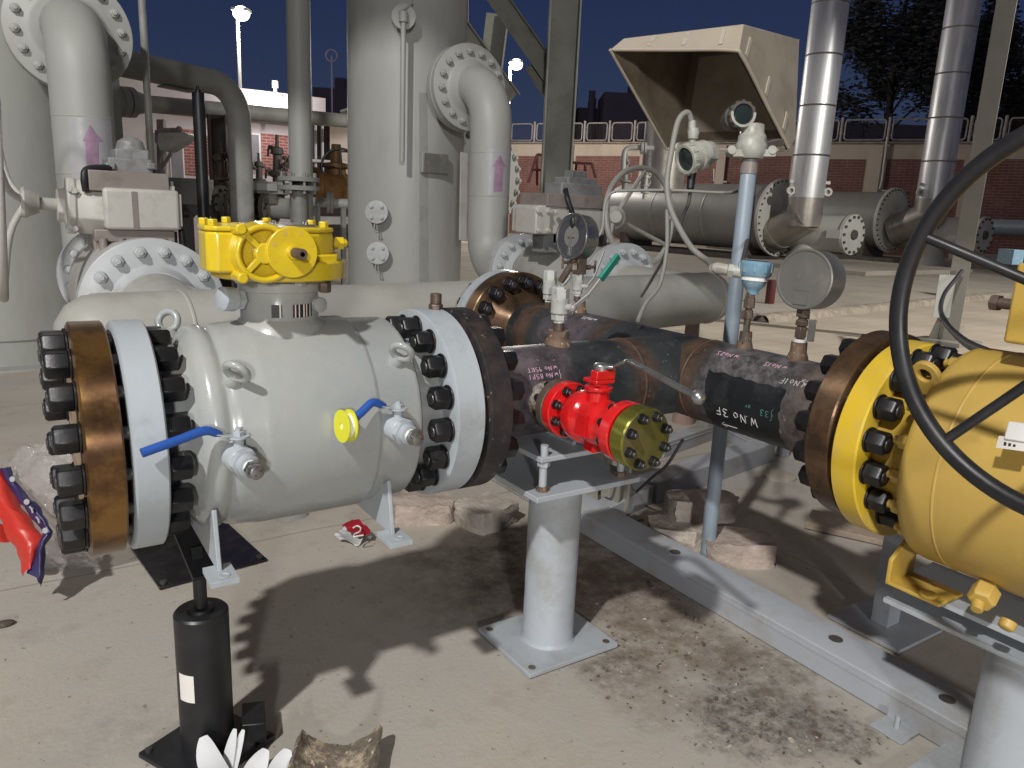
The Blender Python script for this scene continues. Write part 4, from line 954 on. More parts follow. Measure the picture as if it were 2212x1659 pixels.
# ================================================================== STEEL CHANNEL along the floor, skid frame behind
ch = thing('channel_beam', (2.26, 1.8, 0), 'long pale grey steel channel lying on the concrete beneath the black pipe', 'steel beam')
b = MB(); x0, x1, zb = 2.185, 2.36, .105
b.prism([(x0, 0, .004), (x0, 0, zb-.004), (x0+.006, 0, zb), (x1, 0, zb), (x1, 0, zb-.012), (x0+.014, 0, zb-.012), (x0+.014, 0, .016), (x1, 0, .016), (x1, 0, .004)], (0, 3.75, 0))
b.v = [V((p.x, p.y+.15, p.z)) for p in b.v]; b.build('channel', 'beamgrey', ch, bevel=.002)
b = MB(); b.box((x0-.003, .16, zb-.030), (x0, 3.88, zb-.022)); b.build('edge_rib', 'beamgrey', ch)
b = MB()
for i in range(14):
    y = 3.38-i*.022; h = .030 if i % 2 else .018
    b.add([(x0-.0012, y, .015), (x0-.0012, y-.006, .015), (x0-.0012, y-.006, .015+h), (x0-.0012, y, .015+h)], [[0, 1, 2, 3]])
for i, wv in enumerate((.012, .006, .012, .010, .0, .010, .012, .006, .010)):
    if wv: b.add([(x0-.0012, 3.38-i*.03, .056), (x0-.0012, 3.38-i*.03-wv, .056), (x0-.0012, 3.38-i*.03-wv, .072), (x0-.0012, 3.38-i*.03, .072)], [[0, 1, 2, 3]])
b.build('stencil_mark', 'darkcast', ch)
b = MB()
for y in (.95, 1.33, 2.1): b.lathe([(0, .001), (.0015, .024), (.0016, .0001)], (2.275, y, zb+.0005), ZA, 20)
b.build('slot_hole', 'darkcast', ch)
b = MB()
for y in (1.02,): b.cyl((2.145, y, .0), (2.145, y, .05), .008, seg=10); b.box((2.09, y-.05, .004), (2.185, y+.05, .010))
b.build('anchor_clip', 'standgrey', ch)
sk = thing('skid_frame', (3.2, 2.9, 0), 'pale grey skid frame of channels and posts beyond the floor channel', 'skid frame')
def chan(p0, p1, w, h, m='beamgrey', parent=sk, name='channel'):
    b = MB(); p0, p1 = V(p0), V(p1); b.bar(p0+ZA*h/2, p1+ZA*h/2, w, h); a = (p1-p0).normalized(); sd = a.cross(ZA); b.bar(p0+ZA*h*.72-sd*(w/2), p1+ZA*h*.72-sd*(w/2), .006, .012); return b.build(name, m, parent, bevel=.003)
chan(P(1395, 1080, z=.0), P(1650, 990, z=0), .14, .12); chan(P(1300, 1130, z=0), P(1392, 1082, z=0), .10, .10)
chan(P(1655, 990, z=0), P(1560, 940, z=0), .10, .10); chan(P(1560, 935, z=0), P(1420, 985, z=0), .10, .10)
for u, v, hh in ((1690, 985, .42), (1560, 935, .30), (1610, 930, .32), (1525, 950, .25)):
    q = P(u, v, z=0); b = MB(); b.box((q.x-.03, q.y-.03, 0), (q.x+.03, q.y+.03, hh)); b.build('upright', 'beamgrey', sk, bevel=.003)
for k, (h1, h2) in enumerate(((.22, .12), (.30, .22))):
    b = MB(); b.bar(P(1525, 950, z=0)+ZA*h1, P(1690, 985, z=0)+ZA*h1, .03, .03); b.build('rail', 'beamgrey', sk)
fd = P(1683, 1030, z=0); b = MB(); b.lathe([(0, .10), (.012, .10), (.016, .085), (.016, .001)], fd, ZA, 28); tag(b.build('foot_disc', 'hoodtape'), 'yellowish round foot disc on the concrete left of the brown flange', 'foot disc')
strut = thing('strut_post', P(1335, 1120, z=0), 'slotted steel strut post standing behind the pipe stand with cables', 'strut post')
q = P(1335, 1120, z=0); b = MB(); b.box((q.x-.04, q.y-.03, 0), (q.x-.025, q.y+.03, .66)); b.box((q.x+.025, q.y-.03, 0), (q.x+.04, q.y+.03, .66)); b.box((q.x-.026, q.y+.022, 0), (q.x+.026, q.y+.03, .66)); b.build('channel', 'steelpale', strut, bevel=.002)
b = MB(); b.box((q.x-.10, q.y-.08, 0), (q.x+.1, q.y+.08, .01)); b.build('foot', 'steelpale', strut)
b = MB(); b.tube([P(1300, 1125, z=.06), P(1292, 1100, z=.02)+V((0, 0, .08)), P(1303, 1040, X=2.3), P(1310, 975, X=2.25)], .008, 8, smooth=6); tag(b.build('cable', 'darkcable'), 'brown cable rising beside the strut post', 'cable')
b = MB(); b.tube([P(1375, 1062, X=2.6), P(1410, 1030, X=2.45), P(1440, 1005, X=2.3), P(1475, 950, X=2.3)], .007, 8, smooth=6); tag(b.build('cable', 'darkcable'), 'dark cable slanting up behind the olive blind flange', 'cable')

# ================================================================== LOOSE THINGS ON THE FLOOR
def stone(c, L_, W, Hh, rot, seed, m, label, name='stone_block', tilt=0):
    bm = bmesh.new(); bmesh.ops.create_cube(bm, size=1); bmesh.ops.subdivide_edges(bm, edges=bm.edges[:], cuts=7, use_grid_fill=True)
    for v in bm.verts:
        p = v.co.copy(); s_ = V((p.x, p.y, p.z)); mx = max(abs(p.x), abs(p.y)); rr = math.hypot(p.x, p.y)
        q8 = .53 if mx > 0 else .5
        if rr > q8: p.x *= .5*q8/rr+.5; p.y *= .5*q8/rr+.5
        p = V((p.x*L_, p.y*W, p.z*Hh)); e = noise.noise_vector(V((s_.x, s_.y, s_.z*.3))*2.2+V((seed, 0, 0)))*.09*min(L_, W)+noise.noise_vector(s_*7+V((seed, 3, 0)))*.05*W+noise.noise_vector(s_*17+V((seed, 3, 0)))*.018*W
        if p.z < -Hh*.4: e.z = 0
        v.co = p+e*.8+V((0, 0, Hh/2))
    me = bpy.data.meshes.new(name); bm.to_mesh(me); bm.free(); me.materials.append(M[m])
    for p in me.polygons: p.use_smooth = True
    me.set_sharp_from_angle(angle=R_(50))
    o = bpy.data.objects.new(name, me); C.objects.link(o); o.location = c; o.rotation_euler = (tilt, 0, rot); WORLD[o.name] = V(c)
    return tag(o, label, 'stone', 'rough stone blocks')
stone(P(912, 1118, z=0), .30, .21, .10, R_(-25), 1.3, 'brickstone', 'reddish stone block on the floor, left of the two beside the pipe stand')
stone(P(1048, 1128, z=0), .27, .24, .10, R_(15), 4.1, 'brickpale', 'pale rounded stone block on the floor, right of the two beside the pipe stand')
stone(P(1580, 1212, z=0)+V((.04, .0, 0)), .33, .20, .11, R_(-32), 7.7, 'brickstone', 'stone block with a dark pit right of the pale blue post foot')
stone(P(1483, 1180, z=0)+V((0, .05, 0)), .30, .20, .10, R_(-30), 9.2, 'brickpale', 'lower stone block left of and behind the pale blue post foot')
stone(P(1530, 1185, z=0)+V((.08, .14, .10)), .34, .2, .10, R_(-28), 12.5, 'brickpale', 'upper stone block stacked behind the pale blue post')
pk = [P(1745, 1128, z=.0), P(1935, 1170, z=.0)]
b = MB(); b.bar(pk[0]+ZA*.02, pk[1]+(pk[1]-pk[0])*.25+ZA*.02, .22, .03); tag(b.build('wood_plank', 'wood', bevel=.003), 'weathered wooden plank on the floor below the yellow flange', 'plank')
# crushed wrapper with a red panel and a white 2
wp = thing('snack_wrapper', P(770, 1160, z=0), 'crumpled silver and red wrapper marked with a white 2 beside a valve foot', 'wrapper')
def crumple(pts, amp, seed, sub=3, base=.004):
    bm = bmesh.new(); vs = [bm.verts.new(p) for p in pts]; bm.faces.new(vs); bmesh.ops.triangulate(bm, faces=bm.faces[:])
    for _ in range(sub): bmesh.ops.subdivide_edges(bm, edges=bm.edges[:], cuts=1)
    bmesh.ops.triangulate(bm, faces=bm.faces[:])
    for v in bm.verts:
        n = noise.noise(v.co*14+V((seed, 0, 0)))+.5*noise.noise(v.co*38+V((0, seed, 0)))
        v.co.z += abs(n)*amp+base; v.co.x += noise.noise(v.co*20)*amp*.3
    b = MB(); bm.verts.index_update(); b.add([v.co.copy() for v in bm.verts], [[v.index for v in f.verts] for f in bm.faces]); bm.free(); return b
g = lambda u, v, h=0: P(u, v, z=h)
crumple([g(720, 1160), g(742, 1144), g(762, 1133), g(800, 1148), g(810, 1163), g(790, 1172), g(770, 1184), g(735, 1172)], .035, 3.3).build('foil', 'foil', wp, sharp=25)
crumple([g(738, 1143, .03), g(760, 1128, .05), g(772, 1130, .05), g(800, 1152, .04), g(797, 1164, .03), g(765, 1163, .03)], .022, 3.4, base=.012+.0).build('red_panel', 'wred', wp, sharp=25)
pts = [P(765+dx*1.0, 1148+dy*1.0, z=.085) for dx, dy in ((-2, -8), (6, -12), (14, -8), (12, 0), (2, 5), (-1, 11), (8, 10), (20, 8))]
b = MB(); b.tube(pts, .0035, 6, smooth=3); b.build('printed_mark', 'white', wp)
# rubbish bag at the left edge
bag = thing('plastic_bag', (-.1, 3.5, 0), 'crumpled clear plastic bag printed with red and navy stripes at the left edge', 'plastic bag')
def bagpt(u, v, dpt, bulge): return P(u, v, d=dpt)
bm = bmesh.new(); bmesh.ops.create_icosphere(bm, subdivisions=5, radius=1)
prof = []
bagc = P(92, 1120, z=.26)+V((.06, .09, 0)); R0_ = V((math.sin(TH), -math.cos(TH), 0)); F0_ = V((math.cos(TH), math.sin(TH), 0))
for v in bm.verts:
    p = v.co.copy(); n1 = noise.noise(p*2.2+V((1, 2, 0))); n2 = noise.noise(p*6+V((5, 2, 0))); n3 = abs(noise.noise(p*13))
    k = 1+.15*n1+.07*n2-.07*n3
    q = R0_*(p.x*.25*k)+F0_*(p.y*.11*k)+V((0, 0, p.z*.27*k))
    v.co = q+bagc; v.co.z = max(v.co.z, .004+.004*n3)
b = MB(); bm.verts.index_update(); b.add([v.co.copy() for v in bm.verts], [[v.index for v in f.verts] for f in bm.faces]); bm.free(); b.build('film', 'bagfilm', bag, sharp=180)
def strip(pxs, name, m, lift, w0):
    """printed band lying over the side of the bag"""
    bm = bmesh.new(); rows = []
    for (ua, va, ub, vb, dd) in pxs:
        rows.append([P(ua+(ub-ua)*t, va+(vb-va)*t, d=dd-.16-.03*math.sin(t*PI)) for t in (0, .2, .4, .6, .8, 1)])
    vs = []; fs = []; n = 6
    fine = []
    for i in range(len(rows)-1):
        for k in range(4):
            t = k/4; fine.append([rows[i][j].lerp(rows[i+1][j], t) for j in range(n)])
    fine.append(rows[-1])
    for r in fine:
        for p in r: vs.append(p+noise.noise_vector(p*18)*.012+noise.noise_vector(p*42)*.006)
    for i in range(len(fine)-1):
        for j in range(n-1): fs.append([i*n+j, i*n+j+1, (i+1)*n+j+1, (i+1)*n+j])
    b = MB(); b.add(vs, fs); return b.build(name, m, bag, sharp=180)
strip([(-30, 985, 12, 1020, 3.10), (-25, 1060, 45, 1095, 3.02), (5, 1130, 92, 1150, 2.96), (35, 1200, 92, 1172, 2.93), (50, 1245, 70, 1215, 2.92)], 'red_stripe', 'bagred', 0, 0)
strip([(-5, 1010, 22, 1008, 3.095), (24, 1060, 45, 1055, 3.03), (62, 1110, 88, 1098, 2.97), (92, 1152, 116, 1150, 2.94), (75, 1200, 100, 1180, 2.92), (58, 1240, 92, 1268, 2.91)], 'navy_stripe', 'bagblue', 0, 0)
b = MB()
for u, v, dd in ((27, 1035, 3.05), (58, 1084, 2.99), (98, 1146, 2.93)): b.lathe([(0, .0105), (.002, .0105), (.002, .0001)], P(u, v, d=dd-.205), -CF, 20)
for u, v, dd in ((68, 1100, 2.965), (82, 1122, 2.95)): b.tube([P(u-4, v-6, d=dd-.20), P(u+1, v, d=dd-.20), P(u+3, v+8, d=dd-.20)], .0035, 6)
b.build('printed_emblem', 'sticker', bag)
strip([(-40, 1110, 15, 1135, 3.0), (-40, 1172, 22, 1172, 2.97)], 'red_fold', 'bagred', 0, 0)
# scorched insulation shell at the bottom edge
ins = MB(); a_, b_2 = P(650, 1640, z=0), P(815, 1640, z=0); cc = (a_+b_2)/2; vs = []; fs = []
dirx = (b_2-a_).normalized(); diry = V((-dirx.y, dirx.x, 0)); n, m_ = 18, 14
for th in (0, 1):
    for i in range(n+1):
        for j in range(m_+1):
            a = R_(215+110*j/m_); s_ = (i/n-.5)*.34; r = .150-.012*th
            p = cc+diry*(s_-.13)+dirx*(-r*math.cos(a))*.95+ZA*(r*math.sin(a)+.156)
            rag = noise.noise(V((j*.5, i*.4, 3)))*.012; p += diry*(rag if i in (0, n) else 0)+noise.noise_vector(p*30)*.004
            p.z += .04*max(0, (i/n-.55))*(1-j/m_)-.012; vs.append(p)
K = (n+1)*(m_+1)
for i in range(n):
    for j in range(m_):
        q = [i*(m_+1)+j, i*(m_+1)+j+1, (i+1)*(m_+1)+j+1, (i+1)*(m_+1)+j]; fs.append(q[::-1]); fs.append([K+x for x in q])
for j in range(m_):
    for i in (0, n): fs.append([i*(m_+1)+j, i*(m_+1)+j+1, K+i*(m_+1)+j+1, K+i*(m_+1)+j])
for i in range(n):
    for j in (0, m_): fs.append([i*(m_+1)+j, (i+1)*(m_+1)+j, K+(i+1)*(m_+1)+j, K+i*(m_+1)+j])
ins.add(vs, fs); tag(ins.build('insulation_shell', 'barkpiece', sharp=50), 'curved scorched piece of insulation shell on the floor by the jack', 'insulation piece')
# torn white paper, petal shaped strips
pa = thing('torn_paper', P(500, 1650, z=0), 'torn white paper strips standing up like petals at the jack foot', 'paper')
def petal(base, tip, w, bend, seed):
    base, tip = V(base), V(tip); d = tip-base; sd = d.cross(CF).normalized(); nn = -CF; vs = []; fs = []; n = 12
    for i in range(n+1):
        t = i/n; c_ = base+d*t+nn*bend*math.sin(t*PI); ww = w*max(.05, math.sin(PI*min(1, t*.80+.16)))**.55
        for s_ in (-1, -.4, .2, 1): vs.append(c_+sd*ww*s_+nn*(.25*ww*(s_*s_)))
    for i in range(n):
        for j in range(3): fs.append([i*4+j, i*4+j+1, (i+1)*4+j+1, (i+1)*4+j])
    b = MB(); b.add(vs, fs); return b.build('strip', 'paper', pa, sharp=180)
k = 2.02
petal(P(492, 1690, d=k), P(440, 1590, d=k-.02), .036, .02, 1); petal(P(490, 1680, d=k), P(508, 1574, d=k), .015, .01, 2); petal(P(500, 1678, d=k), P(526, 1576, d=k+.01), .013, .012, 3)
petal(P(540, 1690, d=2.04), P(575, 1618, d=2.04), .030, .02, 4); petal(P(600, 1690, d=2.05), P(622, 1618, d=2.03), .032, .02, 5)
# rubble round the stand foot
b = MB(); rng = random.Random(3)
for i in range(420):
    cx, cy, sg = rng.choice(((1.86, 1.72, .16), (1.78, 1.28, .14), (1.96, 1.12, .12), (1.68, 1.52, .14), (2.0, 2.0, .15), (1.72, 1.05, .2), (2.0, 1.55, .12), (1.7, 1.86, .1)))
    x, y = rng.gauss(cx, sg), rng.gauss(cy, sg)
    if x > 2.17 or (abs(x-xs) < .2 and abs(y-ys) < .18): continue
    s_ = rng.uniform(.0010, .0036)*(2.6 if rng.random() < .05 else 1); a = rng.uniform(0, PI); c_, q_ = math.cos(a)*s_, math.sin(a)*s_
    b.obox((x, y, s_*.35), (c_*rng.uniform(1, 2.2), q_*rng.uniform(1, 2), s_*.15), (-q_, c_, 0), (0, 0, s_*rng.uniform(.3, .55)), mi=0 if rng.random() < .86 else 1)
tag(b.build('rubble', ['debris', 'brickpale'], sharp=20), 'dark chips and grit scattered round the pipe stand', 'rubble', kind='stuff')
b = MB(); q = P(8, 1352, z=0); b.ball(q+ZA*.008, .03, 14, (1.2, .7, .35)); tag(b.build('stone_chip', 'debris'), 'small dark stone chip on the concrete at the left edge', 'stone')

# ================================================================== POST WITH TRANSMITTERS AND HOOD
px_, py_ = 2.515, 2.13
post = thing('instrument_post', (px_, py_, 0), 'tall pale blue tubular instrument post rising behind the black pipe', 'post')
ztop = zon(px_, py_, 350)
b = MB(); b.lathe([(0, .031), (ztop, .031), (ztop+.004, .028)], (px_, py_, 0), ZA, 32); b.build('tube', 'postblue', post)
b = MB(); b.lathe([(ztop-.045, .034), (ztop-.0, .034)], (px_, py_, 0), ZA, 32); b.build('scuffed_collar', 'sheet', post)
def axis_inst(name, c, n, r, L_, label, cat='transmitter', hm='trans'):
    t = thing(name, c, label, cat); n = V(n).normalized(); c = V(c)
    b = MB(); b.lathe([(-L_, .0001), (-L_, r*.72), (-L_+.01, r*.82), (-L_*.72, r*.86), (-L_*.70, r*.98), (-L_*.45, r), (-L_*.42, r*.86), (-.035, r*.88), (-.03, r*1.02), (-.004, r*1.02), (0, r*.98), (0, r*.80), (-.010, r*.78)], c, n, 48)
    for k in range(12):
        a = k*PI/6; _, u, w = frame(n); d = u*math.cos(a)+w*math.sin(a); b.obox(c-n*.017+d*r*1.02, d*.004, n*.012, n.cross(d)*.006)
    b.build('housing', hm, t, sharp=45)
    b = MB(); b.lathe([(-.009, r*.79), (-.006, r*.5), (-.005, .0001)], c, n, 40); b.build('window', 'glass', t)
    return t
t1c = P(1479, 345, d=3.22); t1n = (P(1479, 345, d=3.22)-P(1552, 325, d=3.30))
t1 = axis_inst('pressure_transmitter', t1c, t1n, .062, .155, 'grey transmitter with round glass window facing left below the sand hood')
b = MB(); q = P(1497, 300, d=3.28); q2 = P(1495, 262, d=3.28); b.cyl(q+V((0, 0, -.02)), q2, .016, seg=16); b.lathe([(0, .022), (.03, .025), (.045, .019)], q, ZA, 20); b.build('top_entry', 'trans', t1)
b = MB(); q = P(1495, 372, d=3.27); q2 = P(1491, 408, d=3.27); b.cyl(q, q2, .019, .016, seg=18); b.build('bottom_sensor', 'black', t1)
b = MB(); q = P(1538, 332, d=3.22); nn = -CF; b.obox(q+nn*.005, CR*.030, CU*.024, nn*.003); b.build('name_plate', 'gaugeback', t1)
t2d = CF.dot(V((px_, py_, zon(px_, py_, 250)-H)))
t2c = P(1606, 246, d=t2d-.03)
t2 = axis_inst('pressure_transmitter', t2c, V((-.45, -.86, .08)), .050, .15, 'shaded transmitter with pale ring window inside the sand hood on the post', hm='darkcast')  # housing coloured dark to stand for the hood's shade
b = MB(); n2_ = V((-.45, -.86, .08)).normalized(); b.lathe([(.0005, .040), (.003, .041), (.003, .050), (.0005, .051)], t2c, n2_, 40, a0=PI*.95, a1=PI*2.05); b.build('bezel_ring', 'trans', t2)
b = MB(); b.cyl((px_, py_, ztop), (px_, py_, t2c.z-.05), .028, seg=20); b.build('neck', 'sheet', t2)
b = MB(); zc = zon(px_, py_, 312)
b.lathe([(-.055, .050), (-.03, .062), (.0, .062), (.012, .055), (.03, .056), (.045, .045), (.075, .043), (.08, .03)], (px_, py_, zc), ZA, 12)
b.obox((px_, py_-.01, zc-.035), CR*.085, V((CF.x, CF.y, 0))*.03, (0, 0, .014))
for sx in (-.085, .075): b.lathe([(-.02, .018), (.02, .018)], V((px_, py_, zc-.032))+CR*sx-CF*.02, CF, 16)
b.build('clamp_manifold', 'trans', t2, bevel=.002)
b = MB(); q = P(1612, 290, d=3.53); b.obox(q, CR*.030, -CF*.003, CU*.012); b.build('paper_tag', 'label', t2)
# the sand coloured weather hood
hood = thing('weather_hood', P(1600, 325, d=3.9), 'large sand plastic weather hood open toward the aisle over the transmitters', 'hood')
TL, TR, BR, BL = P(1318, 107, d=3.62), P(1596, 108, d=3.28), P(1706, 325, d=3.62), P(1440, 322, d=4.05)
E_, Ft = P(1606, 52, d=3.33), P(1347, 83, d=3.66); G, G2 = P(1727, 85, d=3.92), P(1718, 300, d=3.95); K_ = Ft+(G-E_); K2 = BL+(G2-BR)*.6
def sheet_face(b, pts, th, inward, mi=0): b.prism(pts, V(inward).normalized()*th, mi)
cen = (TL+TR+BR+BL+E_+Ft+G+G2+K_)/9
def shell(pts, th=.008):
    p = [V(x) for x in pts]; n = (p[1]-p[0]).cross(p[2]-p[0]).normalized(); m_ = sum(p, V())/len(p)
    if n.dot(cen-m_) < 0: n = -n
    b = MB(); b.prism(p, n*th); return b
b = MB(); n_ = None
for pts in ([TL, TR, E_, Ft], [TR, BR, G2, G, E_], [Ft, E_, G, K_], [TL, Ft, K_, K2, BL], [K_, G, G2, K2]):
    s_ = shell(pts); b.add(s_.v, s_.f)
hs = b.build('shell', 'hood', hood, bevel=.006)
# rim with a rounded lip
b = MB(); b.tube([TL+(TR-TL)*.03, TL+(TR-TL)*.5, TR+(TL-TR)*.06, TR+(BR-TR)*.07, TR+(BR-TR)*.5, BR+(TR-BR)*.03], .009, 10, smooth=6); b.tube([BR, BL], .007, 8); b.tube([BL, TL], .008, 8); b.build('rim', 'hood', hood)
# inside lining, a shade darker
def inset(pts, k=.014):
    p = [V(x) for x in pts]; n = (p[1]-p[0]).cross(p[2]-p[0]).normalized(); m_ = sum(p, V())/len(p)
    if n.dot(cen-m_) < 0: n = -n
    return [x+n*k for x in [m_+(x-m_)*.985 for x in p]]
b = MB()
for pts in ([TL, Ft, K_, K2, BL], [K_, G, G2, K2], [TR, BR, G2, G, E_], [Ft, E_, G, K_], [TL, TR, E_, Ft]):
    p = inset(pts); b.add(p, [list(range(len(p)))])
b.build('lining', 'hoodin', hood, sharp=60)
b = MB()
def rib(p, q, w, off):
    p, q = V(p), V(q); b.bar(p+off, q+off, w, .006, up=off)
fo = ((TL+TR+E_+Ft)/4-cen).normalized()*.012; ro = ((TR+BR+G2+G+E_)/5-cen).normalized()*.012
for t in (.30, .58, .86):
    p, q = TL.lerp(TR, t), Ft.lerp(E_, t); rib(p.lerp(q, .2), p.lerp(q, .85), .018, (E_-TR).cross(TL-TR).normalized()*.004*(-1 if (E_-TR).cross(TL-TR).dot(fo) < 0 else 1))
nr_ = (BR-TR).cross(G-TR).normalized(); nr_ = nr_ if nr_.dot(ro) > 0 else -nr_
for t in (.05, .42, .78):
    p = TR.lerp(BR, t)+(G-E_)*.06; rib(p, p+(E_-TR)*.75+(BR-TR)*.02, .020, nr_*.004)
b.build('rib', 'hoodtape', hood)
b = MB(); q = inset([K_, G, G2, K2], .02); b.obox(q[0].lerp(q[1], .80)*.62+q[3].lerp(q[2], .8)*.38, (q[1]-q[0]).normalized()*.035, (q[3]-q[0]).normalized()*.022, (TL-K_).normalized()*.006); b.build('latch', 'darkcast', hood)
b = MB(); b.bar((px_, py_, ztop+.05), V((px_, py_, ztop+.05)).lerp(G2, .75), .03, .03); b.build('bracket', 'sheet', hood)
# conduits
def conduit(pts, r, m, label, name='flexible_conduit', sm=8):
    b = MB(); b.tube(pts, r, 12, smooth=sm); return tag(b.build(name, m, sharp=80), label, 'conduit')
conduit([P(1495, 265, d=3.28), P(1485, 243, d=3.26), P(1465, 262, d=3.25), P(1450, 330, d=3.24), P(1441, 395, d=3.23), P(1450, 455, d=3.2), P(1490, 530, d=3.1), P(1530, 565, d=3.0), gl_end], .0125, 'cable', 'thick grey conduit looping from the hooded transmitter down to the light blue head')
conduit([P(1452, 455, d=3.2)+V((0, .03, 0)), P(1440, 540, d=3.15), P(1425, 615, d=3.1), P(1395, 655, d=3.02), P(1378, 692, d=2.92)], .0085, 'cable', 'thin grey conduit hanging down to the top of the black pipe')
conduit([P(1447, 470, d=3.6), P(1438, 545, d=3.8), P(1410, 600, d=4.2), P(1385, 640, d=4.4)], .009, 'cable', 'grey conduit curving behind the thin one to the cream pipe')
conduit([P(1632, 345, d=3.58), P(1628, 420, d=3.5), P(1618, 500, d=3.2), P(1606, 560, d=2.8), P(1602, 575, d=2.65)], .009, 'darkcable', 'dark conduit running straight down right of the pale blue post')
conduit([P(1492, 408, d=3.27), P(1487, 440, d=3.27), P(1478, 460, d=3.3), P(1462, 510, d=3.35)], .008, 'darkcable', 'short dark wrapped lead below the left transmitter')
# spiral wrap on the post
b = MB(); b.torus((px_, py_, P(1565, 580, d=3.3).z), (.15, .2, 1), .033, .006, 24, 8); tag(b.build('cable_tie', 'rubber'), 'black tie wrapped round the pale blue post', 'cable tie')

# ================================================================== CREAM HEADER PIPE AND THE TWO FILTER TRAINS
A0, A1 = P(188, 737, z=.93), P(1545, 642, z=.93)
hd = (A1-A0).normalized(); RB = .185; HL = (A1-A0).length
hp = thing('header_pipe', (2.3, 3.5, .93-RB), 'long cream header pipe with domed end running behind the valves', 'pipe')
b = MB(); b.lathe([(-.11, .0001), (-.10, RB*.45), (-.06, RB*.78), (0, RB*.96), (.06, RB), (HL-.12, RB), (HL-.05, RB*.95), (HL, RB*.78), (HL+.045, RB*.45), (HL+.06, .0001)], A0, hd, 64); b.build('shell', 'beigepipe', hp, sharp=60)
b = MB()
for t in (.36, 1.95, HL-.13): b.lathe([(t-.008, RB+.0005), (t-.004, RB+.004), (t+.004, RB+.004), (t+.008, RB+.0005)], A0, hd, 64).cut()
b.build_each('weld_seam', 'beigepipe', hp)
b = MB(); q = A0+hd*(HL-.25); b.lathe([(0, .05), (.55, .07), (.76, .085)], q+V((0, 0, -.17)), (0, 0, -1), 24); b.build('support_leg', 'pinkleg', hp)
def ring_bolts(parent, axd, c, R, n, t, r, h, m, ph=0, name='flange_bolt'):
    axd = V(axd); return studs(parent, axd, c, R, n, 0, t, r, h, m=(m, m), phase=ph, name=name, ends=(0, 1), tip=.55)
def train(X, Yn, Yf, yp, zp, hdrY, label, n):
    t = thing('trunnion_valve', (X, (Yn+Yf)/2, .5), label, 'valve')
    r = .355; z = .925
    for y, s_ in ((Yn, 1), (Yf, -1)):
        b = MB(); b.lathe([(-.02, r*.985), (-.016, r), (.052, r), (.056, r*.985), (.056, r*.62), (.085, r*.58), (.13, r*.54)], (X, y, z), (0, -1, 0), 72)
        b.lathe([(-.12, r*.5), (-.055, r*.62), (-.055, r*.985), (-.05, r), (-.024, r), (-.024, r*.9)], (X, y, z), (0, -1, 0), 72)
        fl = b.build('flange', 'whiteflange', t)
        ring_bolts(t, (0, -1, 0), (X, y, z), r*.82, 16, .056, .030, .030, 'whiteflange', .2)
    b = MB(); L_ = Yf-Yn
    b.lathe([(Yn+.1, r*.5), (Yn+.2, r*.62), (Yn+.35, r*.86), ((Yn+Yf)/2, r*.95), (Yf-.35, r*.86), (Yf-.2, r*.62), (Yf-.1, r*.5)], (X, 0, z), YA, 48)
    b.lathe([(.2, .14), (.40, .13), (.42, .20), (.46, .20)], (X, (Yn+Yf)/2, z), ZA, 36); b.build('body', 'beigepipe', t)
    b = MB(); b.lathe([(hdrY, RB*.98), (Yn-.12, RB*1.0)], (X, 0, z), YA, 48); b.build('tee_branch', 'beigepipe', t)
    return t
tL = train(.62, 4.36, 6.02, 6.64, 0, 3.35, 'white-flanged cream valve at the left, below the white actuator with side handwheel', 0)
tR = train(4.17, 4.72, 6.19, 6.53, 0, 3.85, 'white-flanged cream valve right of the tall vessel, partly behind the dark gauge', 1)
def riser(X, Y, zt, yv, Yf, rp, fl_r, label):
    """nozzle out of the vessel, down, then forward to the valve"""
    t = thing('riser_pipe', (X, Y, .6), label, 'pipe'); z = .925; re = .40; pts = []
    y0 = Yf+.10; cy = Y-.0
    k = .34
    for i in range(9):
        a = PI/2*i/8; pts.append(V((X, Y-k+k*math.sin(a), z+k-k*math.cos(a))))
    pts = [V((X, y0-.05, z))]+pts if Y-k > y0 else pts
    for i in range(11):
        a = PI/2*i/10; pts.append(V((X, Y+re-re*math.cos(a), zt-re+re*math.sin(a))))
    pts.append(V((X, yv, zt)))
    b = MB(); b.tube(pts, rp, 40); b.build('pipe', 'beige', t, sharp=70)
    b = MB(); yn = yv-.02
    b.lathe([(-.26, rp), (-.18, rp*1.22), (-.16, rp*1.35), (-.16, fl_r*.98), (-.155, fl_r), (-.09, fl_r), (-.085, fl_r*.98), (-.085, fl_r*.8)], (X, yn, zt), YA, 64)
    b.lathe([(-.08, fl_r*.8), (-.08, fl_r*.98), (-.075, fl_r), (0, fl_r), (.0, rp*1.3), (.25, rp*1.2)], (X, yn, zt), YA, 64); f = b.build('nozzle_flange', 'beige', t)
    ring_bolts(t, (0, -1, 0), (X, yn, zt), fl_r*.82, 16, .16, .034, .035, 'beige', .1)
    b = MB(); 
    for zz in (1.62, 2.02): b.lathe([(zz-.006, rp+.0005), (zz, rp+.003), (zz+.006, rp+.0005)], (X, Y, 0), ZA, 48).cut()
    b.build_each('weld_seam', 'beige', t)
    return t
ztl = P(125, 72, Y=7.35).z; ztr = P(960, 188, Y=7.12).z
rL = riser(.55, 6.64, ztl, 7.35, 6.02, .205, .44, 'left cream riser pipe with pale sticker and faded purple arrow')
rR = riser(3.985, 6.53, ztr, 7.12, 6.19, .20, .41, 'cream riser pipe with arrow sticker bending down right of the tall vessel')
def hit_v(u, v, cx, cy, r):
    d = ray(u, v); a = d.x*d.x+d.y*d.y; bq = -2*(d.x*cx+d.y*cy); c = cx*cx+cy*cy-r*r
    t = (-bq-math.sqrt(max(0, bq*bq-4*a*c)))/(2*a); return V((d.x*t, d.y*t, H+d.z*t))
